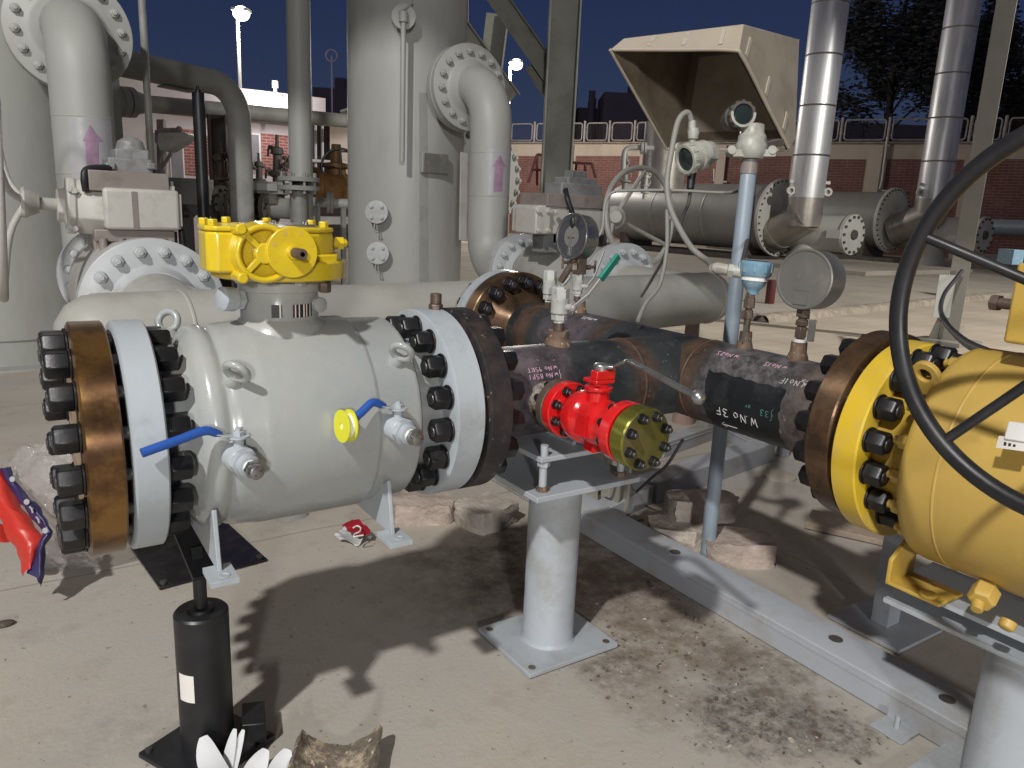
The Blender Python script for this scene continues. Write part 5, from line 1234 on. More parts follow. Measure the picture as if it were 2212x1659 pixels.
def vpatch(poly_rows, cx, cy, r, parent, name, m, n=10):
    """rows of (uL, uR, v) wrapped on an upright pipe"""
    b = MB(); vs = []; fs = []
    for uL, uR, v in poly_rows:
        for i in range(n+1): vs.append(hit_v(uL+(uR-uL)*i/n, v, cx, cy, r))
    for j in range(len(poly_rows)-1):
        for i in range(n): fs.append([j*(n+1)+i, (j+1)*(n+1)+i, (j+1)*(n+1)+i+1, j*(n+1)+i+1])
    b.add(vs, fs); return b.build(name, m, parent, sharp=180)
vpatch([(147, 239, 252), (150, 243, 308), (156, 246, 386)], .55, 6.64, .207, rL, 'sticker', 'sticker')
vpatch([(193, 195, 270), (178, 223, 305)], .55, 6.64, .2095, rL, 'flow_arrow', 'arrow'); vpatch([(184, 212, 305), (186, 213, 345), (189, 214, 382)], .55, 6.64, .2095, rL, 'flow_arrow', 'arrow')
vpatch([(1049, 1102, 322), (1047, 1101, 372), (1045, 1099, 422)], 3.985, 6.53, .202, rR, 'sticker', 'sticker')
vpatch([(1079, 1081, 336), (1063, 1094, 360)], 3.985, 6.53, .2045, rR, 'flow_arrow', 'arrow'); vpatch([(1069, 1088, 360), (1067, 1086, 388), (1066, 1085, 414)], 3.985, 6.53, .2045, rR, 'flow_arrow', 'arrow')
def vessel(cx, cy, r, z1, label):
    t = thing('filter_vessel', (cx, cy, 0), label, 'vessel')
    b = MB(); b.lathe([(.25, r), (z1, r), (z1+.25, r*.9), (z1+.42, r*.55), (z1+.5, .0001)], (cx, cy, 0), ZA, 72); b.build('shell', 'beige', t, sharp=70)
    b = MB(); b.lathe([(0, r+.10), (.02, r+.10), (.03, r-.02), (.26, r-.02)], (cx, cy, 0), ZA, 72); b.build('skirt', 'beige', t)
    return t
vL = vessel(-.08, 8.25, .72, 5.2, 'tall cream filter vessel at the far left edge')
vR = vessel(3.76, 7.93, .63, 5.6, 'tall cream filter vessel in the middle with two small bolted nozzles')
def vnozzle(u, v, cx, cy, r, parent, rr, n=4, L_=.16):
    p = hit_v(u, v, cx, cy, r); nrm = V((p.x-cx, p.y-cy, 0)).normalized(); nrm = (nrm*.6+V((0, -1, 0))*.4).normalized()
    b = MB(); b.lathe([(-.1, rr*.45), (L_-.05, rr*.45), (L_-.05, rr), (L_-.028, rr), (L_-.026, rr*.96), (L_-.024, rr), (L_, rr), (L_+.002, rr*.9), (L_+.002, .0001)], p, nrm, 28); o = b.build('nozzle', 'whiteflange', parent)
    _, uu, ww = frame(nrm); b = MB()
    for k in range(n):
        a = PI/4+k*2*PI/n; q = p+nrm*L_+(uu*math.cos(a)+ww*math.sin(a))*rr*.66; b.hexa(q, nrm, rr*.2, .02); b.cyl(q, q+nrm*.03, rr*.1, seg=8)
    b.build('nozzle_bolts', 'whiteflange', o)
    b = MB(); q = p+nrm*(L_*.8)-uu*0+V((0, 0, -rr*.85)); q2 = q+V((0, -.03, -.10)); b.tube([q+V((-.02, 0, 0)), q+V((-.035, -.01, -.08)), q2, q+V((.0, -.01, -.08)), q+V((-.005, 0, 0))], .006, 6, smooth=4); b.build('chain', 'beige', o)
vnozzle(818, 458, 3.76, 7.93, .63, vR, .115); vnozzle(820, 545, 3.76, 7.93, .63, vR, .115)
p = hit_v(874, 45, 3.76, 7.93, .63); n_ = V((p.x-3.76, p.y-7.93, 0)).normalized()
b = MB(); b.lathe([(0, .05), (.14, .05), (.14, .115), (.18, .115)], p, n_, 28); b.lathe([(-.06, .045), (.03, .045), (.04, .03)], p+n_*.22+V((0, 0, .0)), ZA, 20); q = p+n_*.22; b.cyl(q, V((q.x, q.y, P(868, 350, d=7.6).z)), .026, seg=16); b.tube([q+V((.0, 0, .05)), q+V((.06, 0, .10)), q+V((.1, 0, .16))], .009, 8); b.build('sample_nozzle', 'beige', vR)
p = hit_v(935, 353, 3.76, 7.93, .63); n_ = V((p.x-3.76, p.y-7.93, 0)).normalized(); sd = n_.cross(ZA)
b = MB(); b.obox(p+n_*.06, sd*.14, n_*.012, ZA*.095); np_ = b.build('name_plate', 'gaugeback', vR, bevel=.003)
b = MB(); b.obox(p+n_*.03-sd*.0, sd*.15, n_*.03, ZA*.10); b.build('plate_bracket', 'beige', np_, bevel=.003)
b = MB(); q = hit_v(1008, 400, 3.985, 6.53, .25); a_ = P(1003, 330, d=7.6); c_ = P(1000, 520, d=7.6); b.bar(a_, c_, .09, .02, up=(0, -1, 0)); tag(b.build('timber_board', 'beigepipe', bevel=.004), 'pale board standing between the tall vessel and the riser pipe', 'board')

vpatch([(905, 923, 200), (906, 925, 400), (906, 926, 620)], 3.76, 7.93, .632, vR, 'painted_shade_strip', 'dullgrey')  # dark strip of shade painted on the vessel wall in pipe grey
vpatch([(895, 898, 120), (896, 899, 400), (896, 900, 620)], 3.76, 7.93, .633, vR, 'weld_line', 'beigepipe')
# left actuator
def px_box(b, u0, v0, u1, v1, Y, dep, mi=0):
    a, c = P(u0, v1, Y=Y), P(u1, v0, Y=Y); b.box((a.x, Y, a.z), (c.x, Y+dep, c.z), mi)
aL = thing('valve_actuator', (.62, 5.1, 1.35), 'white gear actuator with grey motor and side handwheel at the left', 'actuator')
YA_ = 4.85
b = MB(); px_box(b, 228, 412, 387, 496, YA_, .55); b.build('gear_case', 'actwhite', aL, bevel=.02, segs=3)
b = MB(); px_box(b, 236, 402, 378, 411, YA_+.04, .45); px_box(b, 378, 420, 392, 490, YA_+.02, .5); b.build('case_rib', 'actwhite', aL, bevel=.006); b = MB(); px_box(b, 289, 414, 296, 495, YA_-.004, .03); b.build('case_groove', 'sheet', aL)
b = MB(); q0, q1 = P(222, 450, Y=YA_+.2), P(122, 442, Y=YA_+.2); d = (q1-q0).normalized()
L_ = (q1-q0).length; b.lathe([(0, .165), (L_*.55, .160), (L_*.6, .150), (L_*.62, .165), (L_*.8, .165), (L_*.82, .10), (L_, .095)], q0, d, 8, a0=PI/8, a1=PI/8+2*PI); b.build('bevel_box', 'actwhite', aL, bevel=.012)
b = MB()
for du, dv in ((150, 408), (160, 412), (150, 490), (162, 494)):
    q = P(du, dv, Y=YA_+.05); b.hexa(q, F_, .018, .02)
for u in (246, 368): q = P(u, 403, Y=YA_+.1); b.cyl(q, q+ZA*.03, .018, seg=12)
b.build('case_bolts', 'actwhite', aL)
b = MB(); q2 = P(66, 438, Y=YA_+.15); b.cyl(q1, q2, .034, seg=20); b.lathe([(-.04, .05), (.03, .085), (.045, .075)], q2, d, 24); b.build('drive_shaft', 'actwhite', aL)
hwl = MB(); Rh = .52
hub = q2+d*.02; _, uu, ww = frame(d); hwl.torus(hub+d*.12, d, Rh, .024, 64, 12); hwl_o = hwl.build('handwheel', 'actwhite', aL, sharp=70)
for k in range(3):
    a = 2*PI*k/3+.35; dd = uu*math.cos(a)+ww*math.sin(a); b = MB(); b.tube([hub, hub+d*.08+dd*.18, hub+d*.12+dd*Rh], .018, 10, smooth=4); b.build('spoke', 'actwhite', hwl_o)
b = MB(); px_box(b, 193, 376, 364, 411, YA_+.02, .40); b.build('motor_tray', 'sheet', aL, bevel=.004)
b = MB(); px_box(b, 235, 345, 330, 372, YA_+.1, .3); px_box(b, 250, 325, 322, 346, YA_+.12, .26); px_box(b, 228, 352, 250, 366, YA_+.08, .1); px_box(b, 318, 352, 336, 366, YA_+.08, .1); mo = b.build('motor_case', 'actgrey', aL, bevel=.010, segs=3)
b = MB(); q = P(283, 318, Y=YA_+.22); b.lathe([(-.10, .085), (.0, .085), (.05, .07), (.075, .03), (.078, .0001)], q+V((0, 0, -.02)), ZA, 28); b.build('indicator_dome', 'actgrey', mo)
b = MB(); px_box(b, 205, 368, 355, 380, YA_+.12, .22); q = P(245, 372, Y=YA_+.08); b.tube([P(240, 362, Y=YA_+.1), P(190, 366, Y=YA_+.05), P(182, 385, Y=YA_+.03), P(186, 412, Y=YA_+.05)], .02, 10, smooth=5); b.build('cable_entry', 'rubber', mo)
b = MB(); px_box(b, 205, 498, 378, 522, YA_+.05, .4); px_box(b, 205, 520, 345, 560, YA_+.1, .36); b.build('mounting_skirt', 'sheet', aL, bevel=.008)
b = MB()
for u in (222, 262, 312, 352): q = P(u, 515, Y=YA_+.03); b.cyl(q, q-ZA*.09, .022, seg=12).cut()
b.build_each('skirt_bolt', 'sheet', aL)
b = MB(); b.tube([P(392, 495, Y=YA_+.1), P(396, 540, Y=YA_+.1), P(404, 575, Y=YA_+.1)], .02, 10); b.tube([P(372, 500, Y=YA_+.2), P(374, 575, Y=YA_+.2)], .028, 10); b.build('conduit_drop', 'rubber', aL)
# right actuator with handwheel
aR = thing('valve_actuator', (4.17, 5.4, 1.35), 'small white actuator with taupe sheet tray beside a thin-spoked handwheel', 'actuator'); YB = 5.15
b = MB(); px_box(b, 1162, 450, 1310, 505, YB, .4); px_box(b, 1156, 448, 1192, 506, YB-.06, .3); px_box(b, 1192, 500, 1296, 528, YB+.05, .3); b.build('gear_case', 'actwhite', aR, bevel=.015, segs=3)
b = MB()
for u, v in ((1162, 456), (1182, 456), (1162, 498), (1182, 498), (1200, 458)): q = P(u, v, Y=YB-.06); b.hexa(q, F_, .022, .02); b.cyl(q, q+F_*.035, .012, seg=10)
b.build('case_bolts', 'actwhite', aR)
b = MB(); px_box(b, 1182, 424, 1306, 446, YB-.02, .4); px_box(b, 1288, 446, 1312, 505, YB+.05, .34); b.build('motor_tray', 'sheet', aR, bevel=.004)
b = MB(); px_box(b, 1212, 400, 1302, 424, YB+.08, .25); px_box(b, 1226, 386, 1290, 402, YB+.1, .2); px_box(b, 1236, 370, 1268, 388, YB+.12, .12); mo = b.build('motor_case', 'actgrey', aR, bevel=.012, segs=3)
b = MB(); b.tube([P(1222, 410, Y=YB+.02), P(1226, 430, Y=YB-.05), P(1236, 460, Y=YB-.08), P(1242, 480, Y=YB-.06)], .022, 10, smooth=5); b.build('cable_entry', 'rubber', mo)
b = MB(); px_box(b, 1172, 506, 1206, 545, YB+.05, .15); b.cut(); px_box(b, 1300, 505, 1312, 545, YB+.1, .06); b.cut(); b.build_each('mounting_leg', 'actgrey', aR)
hc2 = P(1326, 470, Y=5.05); hv = thing('handwheel', hc2, 'dusty three-spoked handwheel standing between the actuator and the pale blue post', 'handwheel')
ha = V((-.86, -.40, .30)).normalized()
rim = [P(u, v, Y=Y_) for u, v, Y_ in ((1309, 470, 5.0), (1311, 430, 5.05), (1326, 395, 5.12), (1352, 370, 5.2), (1385, 363, 5.28), (1415, 372, 5.32), (1437, 400, 5.33), (1449, 440, 5.31), (1450, 490, 5.26), (1438, 535, 5.18), (1415, 565, 5.1), (1380, 570, 5.0), (1340, 545, 4.95), (1317, 510, 4.95))]
b = MB(); b.tube(rim, .025, 12, smooth=5, closed=True); b.build('rim', 'beigepipe', hv, sharp=70)
for u, v, Y_ in ((1392, 370, 5.28), (1440, 530, 5.18), (1318, 508, 4.95)):
    b = MB(); b.tube([hc2, P(u, v, Y=Y_)], .019, 10); b.build('spoke', 'beigepipe', hv)
b = MB(); b.lathe([(-.05, .085), (.03, .095), (.05, .07), (.09, .05)], hc2, (-.5, -.85, .1), 24); b.build('hub', 'beigepipe', hv)
# round closure behind the riser
cl = thing('vessel_closure', P(1050, 385, d=9.6), 'large round bolted vessel closure half hidden behind the arrow riser pipe', 'vessel')
ca = V((.20, -.98, 0)).normalized(); cc = P(1046, 385, d=9.4); rc_ = .62
b = MB(); b.lathe([(-.6, rc_*.85), (-.25, rc_*.85), (-.25, rc_), (-.14, rc_), (-.135, rc_*.97), (-.12, rc_*.97), (-.115, rc_), (0, rc_), (.06, rc_*.7), (.08, .0001)], cc, ca, 64); b.build('shell', 'beige', cl)
ring_bolts(cl, ca, cc, rc_*.90, 24, .0, .045, .05, 'beige', 0)

# ================================================================== STEELWORK AND PIPEWORK BEHIND
R0 = V((math.sin(TH), -math.cos(TH), 0)); F0 = V((math.cos(TH), math.sin(TH), 0))
def upright(u, v, d, w, dep, z1, m, name, label, cat, z0=0., sec='I', rot=0.):
    p = P(u, v, d=d); t = thing(name, (p.x, p.y, 0), label, cat); q = V((p.x, p.y, 0))
    r = (R0*math.cos(rot)+F0*math.sin(rot)); f = (F0*math.cos(rot)-R0*math.sin(rot)); b = MB(); h = (z1-z0)/2; zc = V((0, 0, z0+h))
    if sec == 'I':
        b.obox(q-r*(w/2-.012)+zc, r*.012, f*dep/2, (0, 0, h)); b.obox(q+r*(w/2-.012)+zc, r*.012, f*dep/2, (0, 0, h)); b.obox(q+zc, r*(w/2-.02), f*.008, (0, 0, h))
    elif sec == 'C':
        b.obox(q-f*dep/2+zc, r*w/2, f*.010, (0, 0, h)); b.obox(q+r*w*.5+zc, r*.010, f*dep/2, (0, 0, h)); b.obox(q-r*w*.5+zc, r*.010, f*dep/2, (0, 0, h))
    else: b.obox(q+zc, r*w/2, f*dep/2, (0, 0, h))
    b.build('shaft', m, t, bevel=.004); return t, q
col1, cq = upright(1205, 300, 10, .40, .34, 6, 'steelgreen', 'steel_column', 'grey-green steel H-column with diagonal braces right of the riser pipe', 'column')
def brace(p, q, w, m, label, cat='brace'):
    b = MB(); a = (V(q)-V(p)).normalized(); n = a.cross(CF).normalized(); f = n.cross(a)
    b.obox((V(p)+V(q))/2, a*(V(q)-V(p)).length/2, n*w/2, f*.008); b.obox((V(p)+V(q))/2+n*w*.48, a*(V(q)-V(p)).length/2, n*.008, f*w*.4); return tag(b.build('diagonal_brace', m, bevel=.003), label, cat)
brace(P(1020, -80, d=10), P(1196, 172, d=10), .24, 'steelgreen', 'pale diagonal steel brace running up left from the H-column')
brace(P(1185, 200, d=10.1), P(1148, 140, d=10.1), .16, 'steelgreen', 'short knee brace under the pale diagonal at the H-column')
brace(P(905, -60, d=7.6), P(1105, 215, d=8.8), .19, 'dullgrey', 'dark diagonal steel angle crossing in front of the tall vessel')
brace(P(1075, 30, d=14), P(1050, 230, d=14), .42, 'steelgreen', 'shaded grey-green column beyond the pale diagonal brace', 'column')
upright(228, 200, 7.4, .20, .18, 5.5, 'dullgrey', 'steel_column', 'grey box column right behind the left arrow riser pipe', 'column', sec='box')
def vpipe(uL, uR, v, d, z0, z1, m, label, name='standing_pipe'):
    x, y, r = vcyl(uL, uR, v, d); t = thing(name, (x, y, z0), label, 'pipe'); b = MB(); b.lathe([(z0, r), (z1, r)], (x, y, 0), ZA, 36); b.build('pipe', m, t); return t, x, y, r
vpipe(313, 329, 250, 6.8, .0, 5, 'dullgrey', 'thin grey standing pipe left of the black jack post')
vp, vx, vy, vr = vpipe(621, 673, 200, 9., .0, 5.5, 'beige', 'tall grey standing pipe with dark smudges left of the tall vessel')
b = MB()
for z in (1.72, 1.62): b.lathe([(z, vr*1.1), (z, vr*1.75), (z+.05, vr*1.75), (z+.05, vr*1.1)], (vx-.12, vy-.28, 0), ZA, 32)
b.lathe([(1.0, vr*.7), (1.64, vr*.7)], (vx-.12, vy-.28, 0), ZA, 24)
for k in range(8):
    a = k*PI/4; b.cyl((vx-.12+vr*1.45*math.cos(a), vy-.28+vr*1.45*math.sin(a), 1.58), (vx-.12+vr*1.45*math.cos(a), vy-.28+vr*1.45*math.sin(a), 1.82), .018, seg=8)
sf = thing('flanged_stub', (vx-.12, vy-.28, 0), 'grey pair of bolted flanges on a short stub at the smudged pipe', 'flange'); b.build('stub', 'dullgrey', sf)
# bend pipe carried by a tall black jack
p_end = P(517, 270, d=10.); zb_ = P(480, 172, d=9.8).z
hl0 = P(150, 130, d=7.9); hl1 = P(455, 167, d=9.7)
bend = thing('bend_pipe', (p_end.x, p_end.y, 0), 'thick grey pipe coming in from the left and bending down to the floor', 'pipe')
dirh = V((p_end.x-hl0.x, p_end.y-hl0.y, 0)).normalized(); zc_ = (hl0.z+hl1.z)/2; rb_ = .42
cst = V((p_end.x, p_end.y, zc_))-dirh*rb_
pts = [V((hl0.x, hl0.y, zc_))]+[cst-dirh*.5]+[cst+dirh*rb_*math.sin(PI/2*i/10)+V((0, 0, -rb_+rb_*math.cos(PI/2*i/10))) for i in range(11)]+[V((p_end.x, p_end.y, .9)), V((p_end.x, p_end.y, .3))]
b = MB(); b.tube(pts, .150, 36); b.build('pipe', 'dullgrey', bend, sharp=70)
b = MB(); b.lathe([(-.004, .152), (.004, .152)], cst-dirh*.25, dirh, 36); b.obox(cst-dirh*.55+V((0, 0, -.165)), dirh*.22, V((-dirh.y, dirh.x, 0))*.06, (0, 0, .012)); b.build('shoe', 'dullgrey', bend)
jk = P(441, 480, d=9.2); jtop = P(437, 208, d=9.2).z
j2 = thing('pipe_jack', (jk.x, jk.y, 0), 'tall slender black screw jack holding up the grey bend pipe', 'jack', 'black screw jacks')
b = MB(); b.lathe([(.02, .070), (jtop-.006, .070), (jtop, .064), (jtop, .03)], (jk.x, jk.y, 0), ZA, 32); b.build('barrel', 'black', j2)
b = MB(); b.lathe([(jtop-.01, .03), (jtop+.03, .03), (jtop+.035, .018), (zc_-.15, .018)], (jk.x, jk.y, 0), ZA, 20); b.build('screw', 'black', j2)
b = MB(); b.box((jk.x-.17, jk.y-.17, .004), (jk.x+.17, jk.y+.17, .02)); b.build('base_plate', 'black', j2)
# second horizontal pipe with a flange
q0, q1 = P(255, 219, d=11), P(760, 262, d=14.6); a = (q1-q0).normalized()
h2 = thing('horizontal_pipe', q0, 'thinner grey horizontal pipe with flange passing below the bend pipe', 'pipe')
b = MB(); b.lathe([(-2, .125), (.35, .125), (5.2, .125), (6.5, .125)], q0, a, 32); b.build('pipe', 'dullgrey', h2)
b = MB()
for t in (.02, .13): b.lathe([(t, .12), (t, .215), (t+.09, .215), (t+.09, .12)], q0, a, 32)
b.lathe([(-.12, .14), (.02, .18)], q0, a, 24); b.lathe([(.22, .18), (.40, .135)], q0, a, 24); b.build('flange', 'dullgrey', h2)
# process clutter between the jack and the tall vessel
gt0, gt1 = P(345, 432, d=11.5), P(640, 452, d=11.0); a = (gt1-gt0).normalized()
gtr = thing('gas_train', gt0, 'low grey gas line with dark bolted flanges behind the yellow gearbox', 'pipe')
b = MB(); L_ = (gt1-gt0).length; b.lathe([(-.3, .15), (L_*.25, .15), (L_*.28, .19), (L_*.55, .19), (L_*.6, .15), (L_, .15)], gt0, a, 32); b.build('pipe', 'dullgrey', gtr)
for t in (.18, .44, .56, .74, .80):
    b = MB(); b.lathe([(L_*t, .14), (L_*t, .27), (L_*t+.07, .27), (L_*t+.07, .14)], gt0, a, 36); _, uu, ww = frame(a)
    for k in range(10):
        an = k*PI/5; b.cyl(gt0+a*(L_*t-.05)+(uu*math.cos(an)+ww*math.sin(an))*.22, gt0+a*(L_*t+.12)+(uu*math.cos(an)+ww*math.sin(an))*.22, .022, seg=8)
    b.build('flange', 'darkcast', gtr)
for t in (.2, .7): b = MB(); q = gt0+a*L_*t; b.box((q.x-.08, q.y-.08, 0), (q.x+.08, q.y+.08, q.z-.13)); b.build('pipe_leg', 'dullgrey', gtr)
def px_slab(u0, v0, u1, v1, d, dep, m, name, label, cat, bevel=.006, parts=None):
    t = thing(name, P((u0+u1)/2, v1, d=d), label, cat)
    def one(u0, v0, u1, v1, dep, m, nm, off=0):
        c = P((u0+u1)/2, (v0+v1)/2, d=d); w = (u1-u0)/2/F*d; h = (v1-v0)/2/F*d; b = MB(); b.obox(c+F0*(dep/2+off), R0*w, F0*dep/2, (0, 0, h)); return b.build(nm, m, t, bevel=bevel)
    one(u0, v0, u1, v1, dep, m, 'case')
    for x in parts or (): one(*x)
    return t
px_slab(348, 385, 432, 440, 10.6, .5, 'dullgrey', 'insulated_box', 'grey sheathed box section beside the white actuator', 'box')
t = thing('junction_box', P(370, 320, d=11), 'tilted cream junction box with pointed lower end on a post', 'box')
c = lambda u, v: P(u, v, d=11); b = MB(); b.prism([c(342, 283), c(398, 285), c(408, 291), c(398, 305), c(360, 327), c(346, 326), c(338, 310)], F0*.3); b.build('case', 'actwhite', t, bevel=.01)
b = MB(); b.prism([c(334, 280), c(342, 283), c(338, 312), c(334, 305)], F0*.32); b.bar(c(328, 255)+F0*.3, c(330, 470)+F0*.3, .10, .1, up=F0); b.tube([c(352, 326), c(345, 350), c(352, 358), c(370, 330)], .025, 8, smooth=4); b.bar(c(340, 281), c(382, 280), .05, .05); b.ball(c(387, 279), .045, 12); b.build('bracket', 'sheet', t)
t, q = upright(475, 330, 12.2, .30, .2, P(475, 250, d=12.2).z, 'corr', 'h_frame_rack', 'dark steel H-frame under the thinner horizontal pipe', 'frame')
b = MB(); b.bar(P(455, 262, d=12.2), P(495, 262, d=12.2), .14, .14); b.bar(P(456, 340, d=12.2), P(492, 335, d=12.2), .06, .06); b.build('cross_bar', 'corr', t)
def rusty_cluster(u, v, d, s, label, m='darkcast'):
    t = thing('control_valve', P(u, v, d=d), label, 'valve'); c = P(u, v, d=d); b = MB(); rg = random.Random(int(u))
    b.lathe([(-.9*s, .16*s), (-.55*s, .16*s), (-.5*s, .30*s), (-.42*s, .30*s), (-.4*s, .14*s), (-.1*s, .13*s), (-.05*s, .24*s), (.02*s, .24*s), (.05*s, .12*s), (.45*s, .10*s), (.48*s, .17*s), (.62*s, .15*s), (.66*s, .05*s), (.95*s, .04*s)], c, ZA, 20); b.build('body', m, t)
    b = MB()
    for k in range(7):
        z = rg.uniform(-.4, .7)*s; a = rg.uniform(0, 2*PI); dd = V((math.cos(a), math.sin(a), rg.uniform(-.1, .2))); p = c+V((0, 0, z)); b.tube([p, p+dd*.25*s, p+dd*.3*s+V((0, 0, rg.choice((-1, 1))*.22*s))], .028*s, 8, smooth=3); b.cyl(p+dd*.16*s, p+dd*.25*s, .055*s, seg=10)
    b.build('pilot_tubing', m, t); return t
rusty_cluster(600, 375, 12.0, .62, 'dark rusty control valve with pilot tubing left of the smudged pipe')
rusty_cluster(478, 385, 11.6, .55, 'rusty control valve with side pipes just right of the black jack', 'brown')
rusty_cluster(560, 388, 12.6, .45, 'small dark relief valve between the bend pipe and the control valve')
px_slab(536, 392, 612, 418, 10.8, .4, 'actgrey', 'motor_operator', 'grey cast motor operator behind the yellow gearbox top', 'actuator', parts=[(548, 397, 600, 412, .05, 'dullgrey', 'cover_plate', -.06), (560, 416, 596, 440, .25, 'darkcast', 'yoke', .05)])
# ochre valve with handwheel
oc = thing('gate_valve', P(727, 400, d=11.5), 'ochre cast valve with dark handwheel left of the tall vessel', 'valve'); c = P(727, 404, d=11.5)
b = MB(); b.lathe([(-.5, .2), (-.42, .2), (-.4, .27), (-.33, .27), (-.3, .17), (.0, .24), (.3, .17)], c, V((1, .1, 0)), 28); b.lathe([(0, .17), (.26, .14), (.28, .2), (.34, .2), (.36, .09), (.62, .07)], c, ZA, 24); b.build('body', 'ochre', oc)
b = MB(); hcn = P(735, 362, d=11.3); b.torus(hcn, (-.4, -.9, 0), .27, .02, 40, 8); b.cyl(hcn-V((.27, 0, 0)), hcn+V((.27, 0, 0)), .014, seg=8); b.cyl(hcn-V((0, 0, .27)), hcn+V((0, 0, .27)), .014, seg=8); b.build('handwheel', 'black', oc)
b = MB(); q = P(688, 404, d=11.6); b.lathe([(-.35, .2), (.35, .2)], q, V((1, .1, 0)), 28); b.lathe([(-.36, .21), (-.3, .27), (-.22, .27)], q, V((1, .1, 0)), 28); b.build('spool', 'bluegrey', oc)
gl = thing('branch_line', P(655, 437, d=10.2), 'small grey flanged branch line going right to the tall vessel', 'pipe'); q0, q1 = P(645, 435, d=10.2), P(765, 441, d=10.4); a = (q1-q0).normalized(); L_ = (q1-q0).length
b = MB(); b.lathe([(0, .065), (L_*.5, .065), (L_, .065)], q0, a, 20); b.build('pipe', 'beige', gl)
for t in (.09, .15, .50, .56): b = MB(); b.lathe([(L_*t, .06), (L_*t, .14), (L_*t+.04, .14), (L_*t+.04, .06)], q0, a, 24); b.build('flange', 'dullgrey', gl)
for t in (.33, .8): b = MB(); q = q0+a*L_*t; b.box((q.x-.03, q.y-.03, 0), (q.x+.03, q.y+.03, q.z)); b.build('leg', 'dullgrey', gl)
b = MB(); q0, q1 = P(655, 476, d=12), P(770, 476, d=13); b.bar(q0, q1, .3, .12); tag(b.build('pipe_rack_beam', 'dullgrey', bevel=.005), 'low grey rack beam below the small branch line', 'beam')
for u0, v0, u1, v1, lab in ((668, 345, 768, 352, 'upper'),):
    hr = thing('handrail', P(700, 430, d=15), 'white tubular handrail in front of the corrugated shed', 'handrail'); b = MB(); b.tube([P(660, 346, d=15), P(770, 353, d=15.5)], .03, 8); b.build('rail', 'lampcol', hr)
    for u in (681, 696): b = MB(); b.tube([P(u, 270, d=15.2), P(u+1, 440, d=15.2)], .03, 8); b.build('upright', 'lampcol', hr)
b = MB(); b.bar(P(400, 390, d=17), P(560, 392, d=19), .3, .05); b.bar(P(390, 396, d=17), P(560, 398, d=19), .3, .05); tag(b.build('cable_tray', 'lampcol', bevel=.004), 'pale cable tray running low in front of the pink building', 'cable tray')

# ------------------------------------------------------------------ building on the left
Yb = P(531, 202, d=22).y
bd = thing('control_building', (P(500, 300, Y=Yb).x, Yb, 0), 'low pinkish white building with brick panels behind the pipework', 'building')
W = lambda u, v, o=0.: P(u, v, Y=Yb-o)
zr = W(531, 202).z; xl, xr = W(150, 250).x, W(668, 250).x
b = MB(); b.box((xl, Yb, 0), (xr, Yb+6, zr)); b.build('wall', 'whitewall', bd)
b = MB(); b.box((xl, Yb-.9, zr-.62), (xr+.2, Yb+.01, zr+.02)); b.build('fascia', 'whitewall', bd, bevel=.01)
def wpan(u0, v0, u1, v1, m, name, o=.02):
    a, c = W(u0, v1), W(u1, v0); b = MB(); b.box((a.x, Yb-o, a.z), (c.x, Yb-.001, c.z)); return b.build(name, m, bd, bevel=.004)
wpan(395, 282, 436, 378, 'brick', 'brick_panel'); wpan(566, 293, 622, 378, 'brick', 'brick_panel'); wpan(437, 300, 520, 378, 'brick', 'brick_panel')
for u0, v0, u1, v1 in ((328, 288, 352, 390), (372, 300, 392, 392), (538, 292, 558, 372)):
    f = wpan(u0-3, v0-3, u1+3, v1, 'lampcol', 'door_frame', .04); a, c = W(u0, v1), W(u1, v0); b = MB(); b.box((a.x, Yb-.05, a.z+.02), (c.x, Yb-.041, c.z)); b.build('door_leaf', 'door', f)
wpan(258, 330, 300, 380, 'door', 'window')
wl = thing('wall_lamp', W(597, 215, 1.0), 'bright white bulkhead lamp on the roof edge of the pink building', 'lamp')
q = W(597, 216, 1.0); b = MB(); b.box(q-V((.16, .08, .11)), q+V((.16, .08, .11))); b.build('lens', 'lampglow2', wl, bevel=.02)
b = MB(); b.cyl(q+V((0, .1, .1)), q+V((0, .1, .42)), .05, seg=12); b.cyl(q+V((0, .1, .34)), q+V((0, .1, .52)), .09, seg=14); b.build('bracket', 'lampcol', wl)
# corrugated shed
sh = thing('corrugated_shed', P(720, 430, d=24), 'dark corrugated metal shed right of the pink building', 'shed'); b = MB(); q0, q1 = P(676, 330, d=24), P(775, 330, d=26); a = V((q1.x-q0.x, q1.y-q0.y, 0)); n = 40; ztp = P(720, 262, d=24).z; vs = []; fs = []; nn = V((a.y, -a.x, 0)).normalized()
for i in range(n*4+1):
    p = V((q0.x, q0.y, 0))+a*(i/(n*4)); p += nn*(.04 if (i//2) % 2 else 0); vs += [p, p+V((0, 0, ztp))]
for i in range(n*4): fs.append([2*i, 2*i+2, 2*i+3, 2*i+1])
b.add(vs, fs); b.build('wall', 'corr', sh, sharp=10)
b = MB(); b.prism([P(735, 242, d=23.5), P(790, 225, d=24), P(790, 250, d=25), P(740, 255, d=24.5)], (0, 0, .06)); b.build('roof', 'dullgrey', sh)
b = MB(); q = P(738, 290, d=23.7); b.obox(q, R0*.35, F0*.1, (0, 0, .5)); b.obox(q+R0*0+V((0, 0, -.9)), R0*.25, F0*.1, (0, 0, .35)); b.build('wall_box', 'cream', sh, bevel=.01)
b = MB(); b.tube([P(671, 244, d=21), P(671, 212, d=21), P(660, 209, d=21)], .06, 8); tag(b.build('vent_pipe', 'lampcol'), 'white bent vent pipe on the roof right of the smudged pipe', 'pipe')

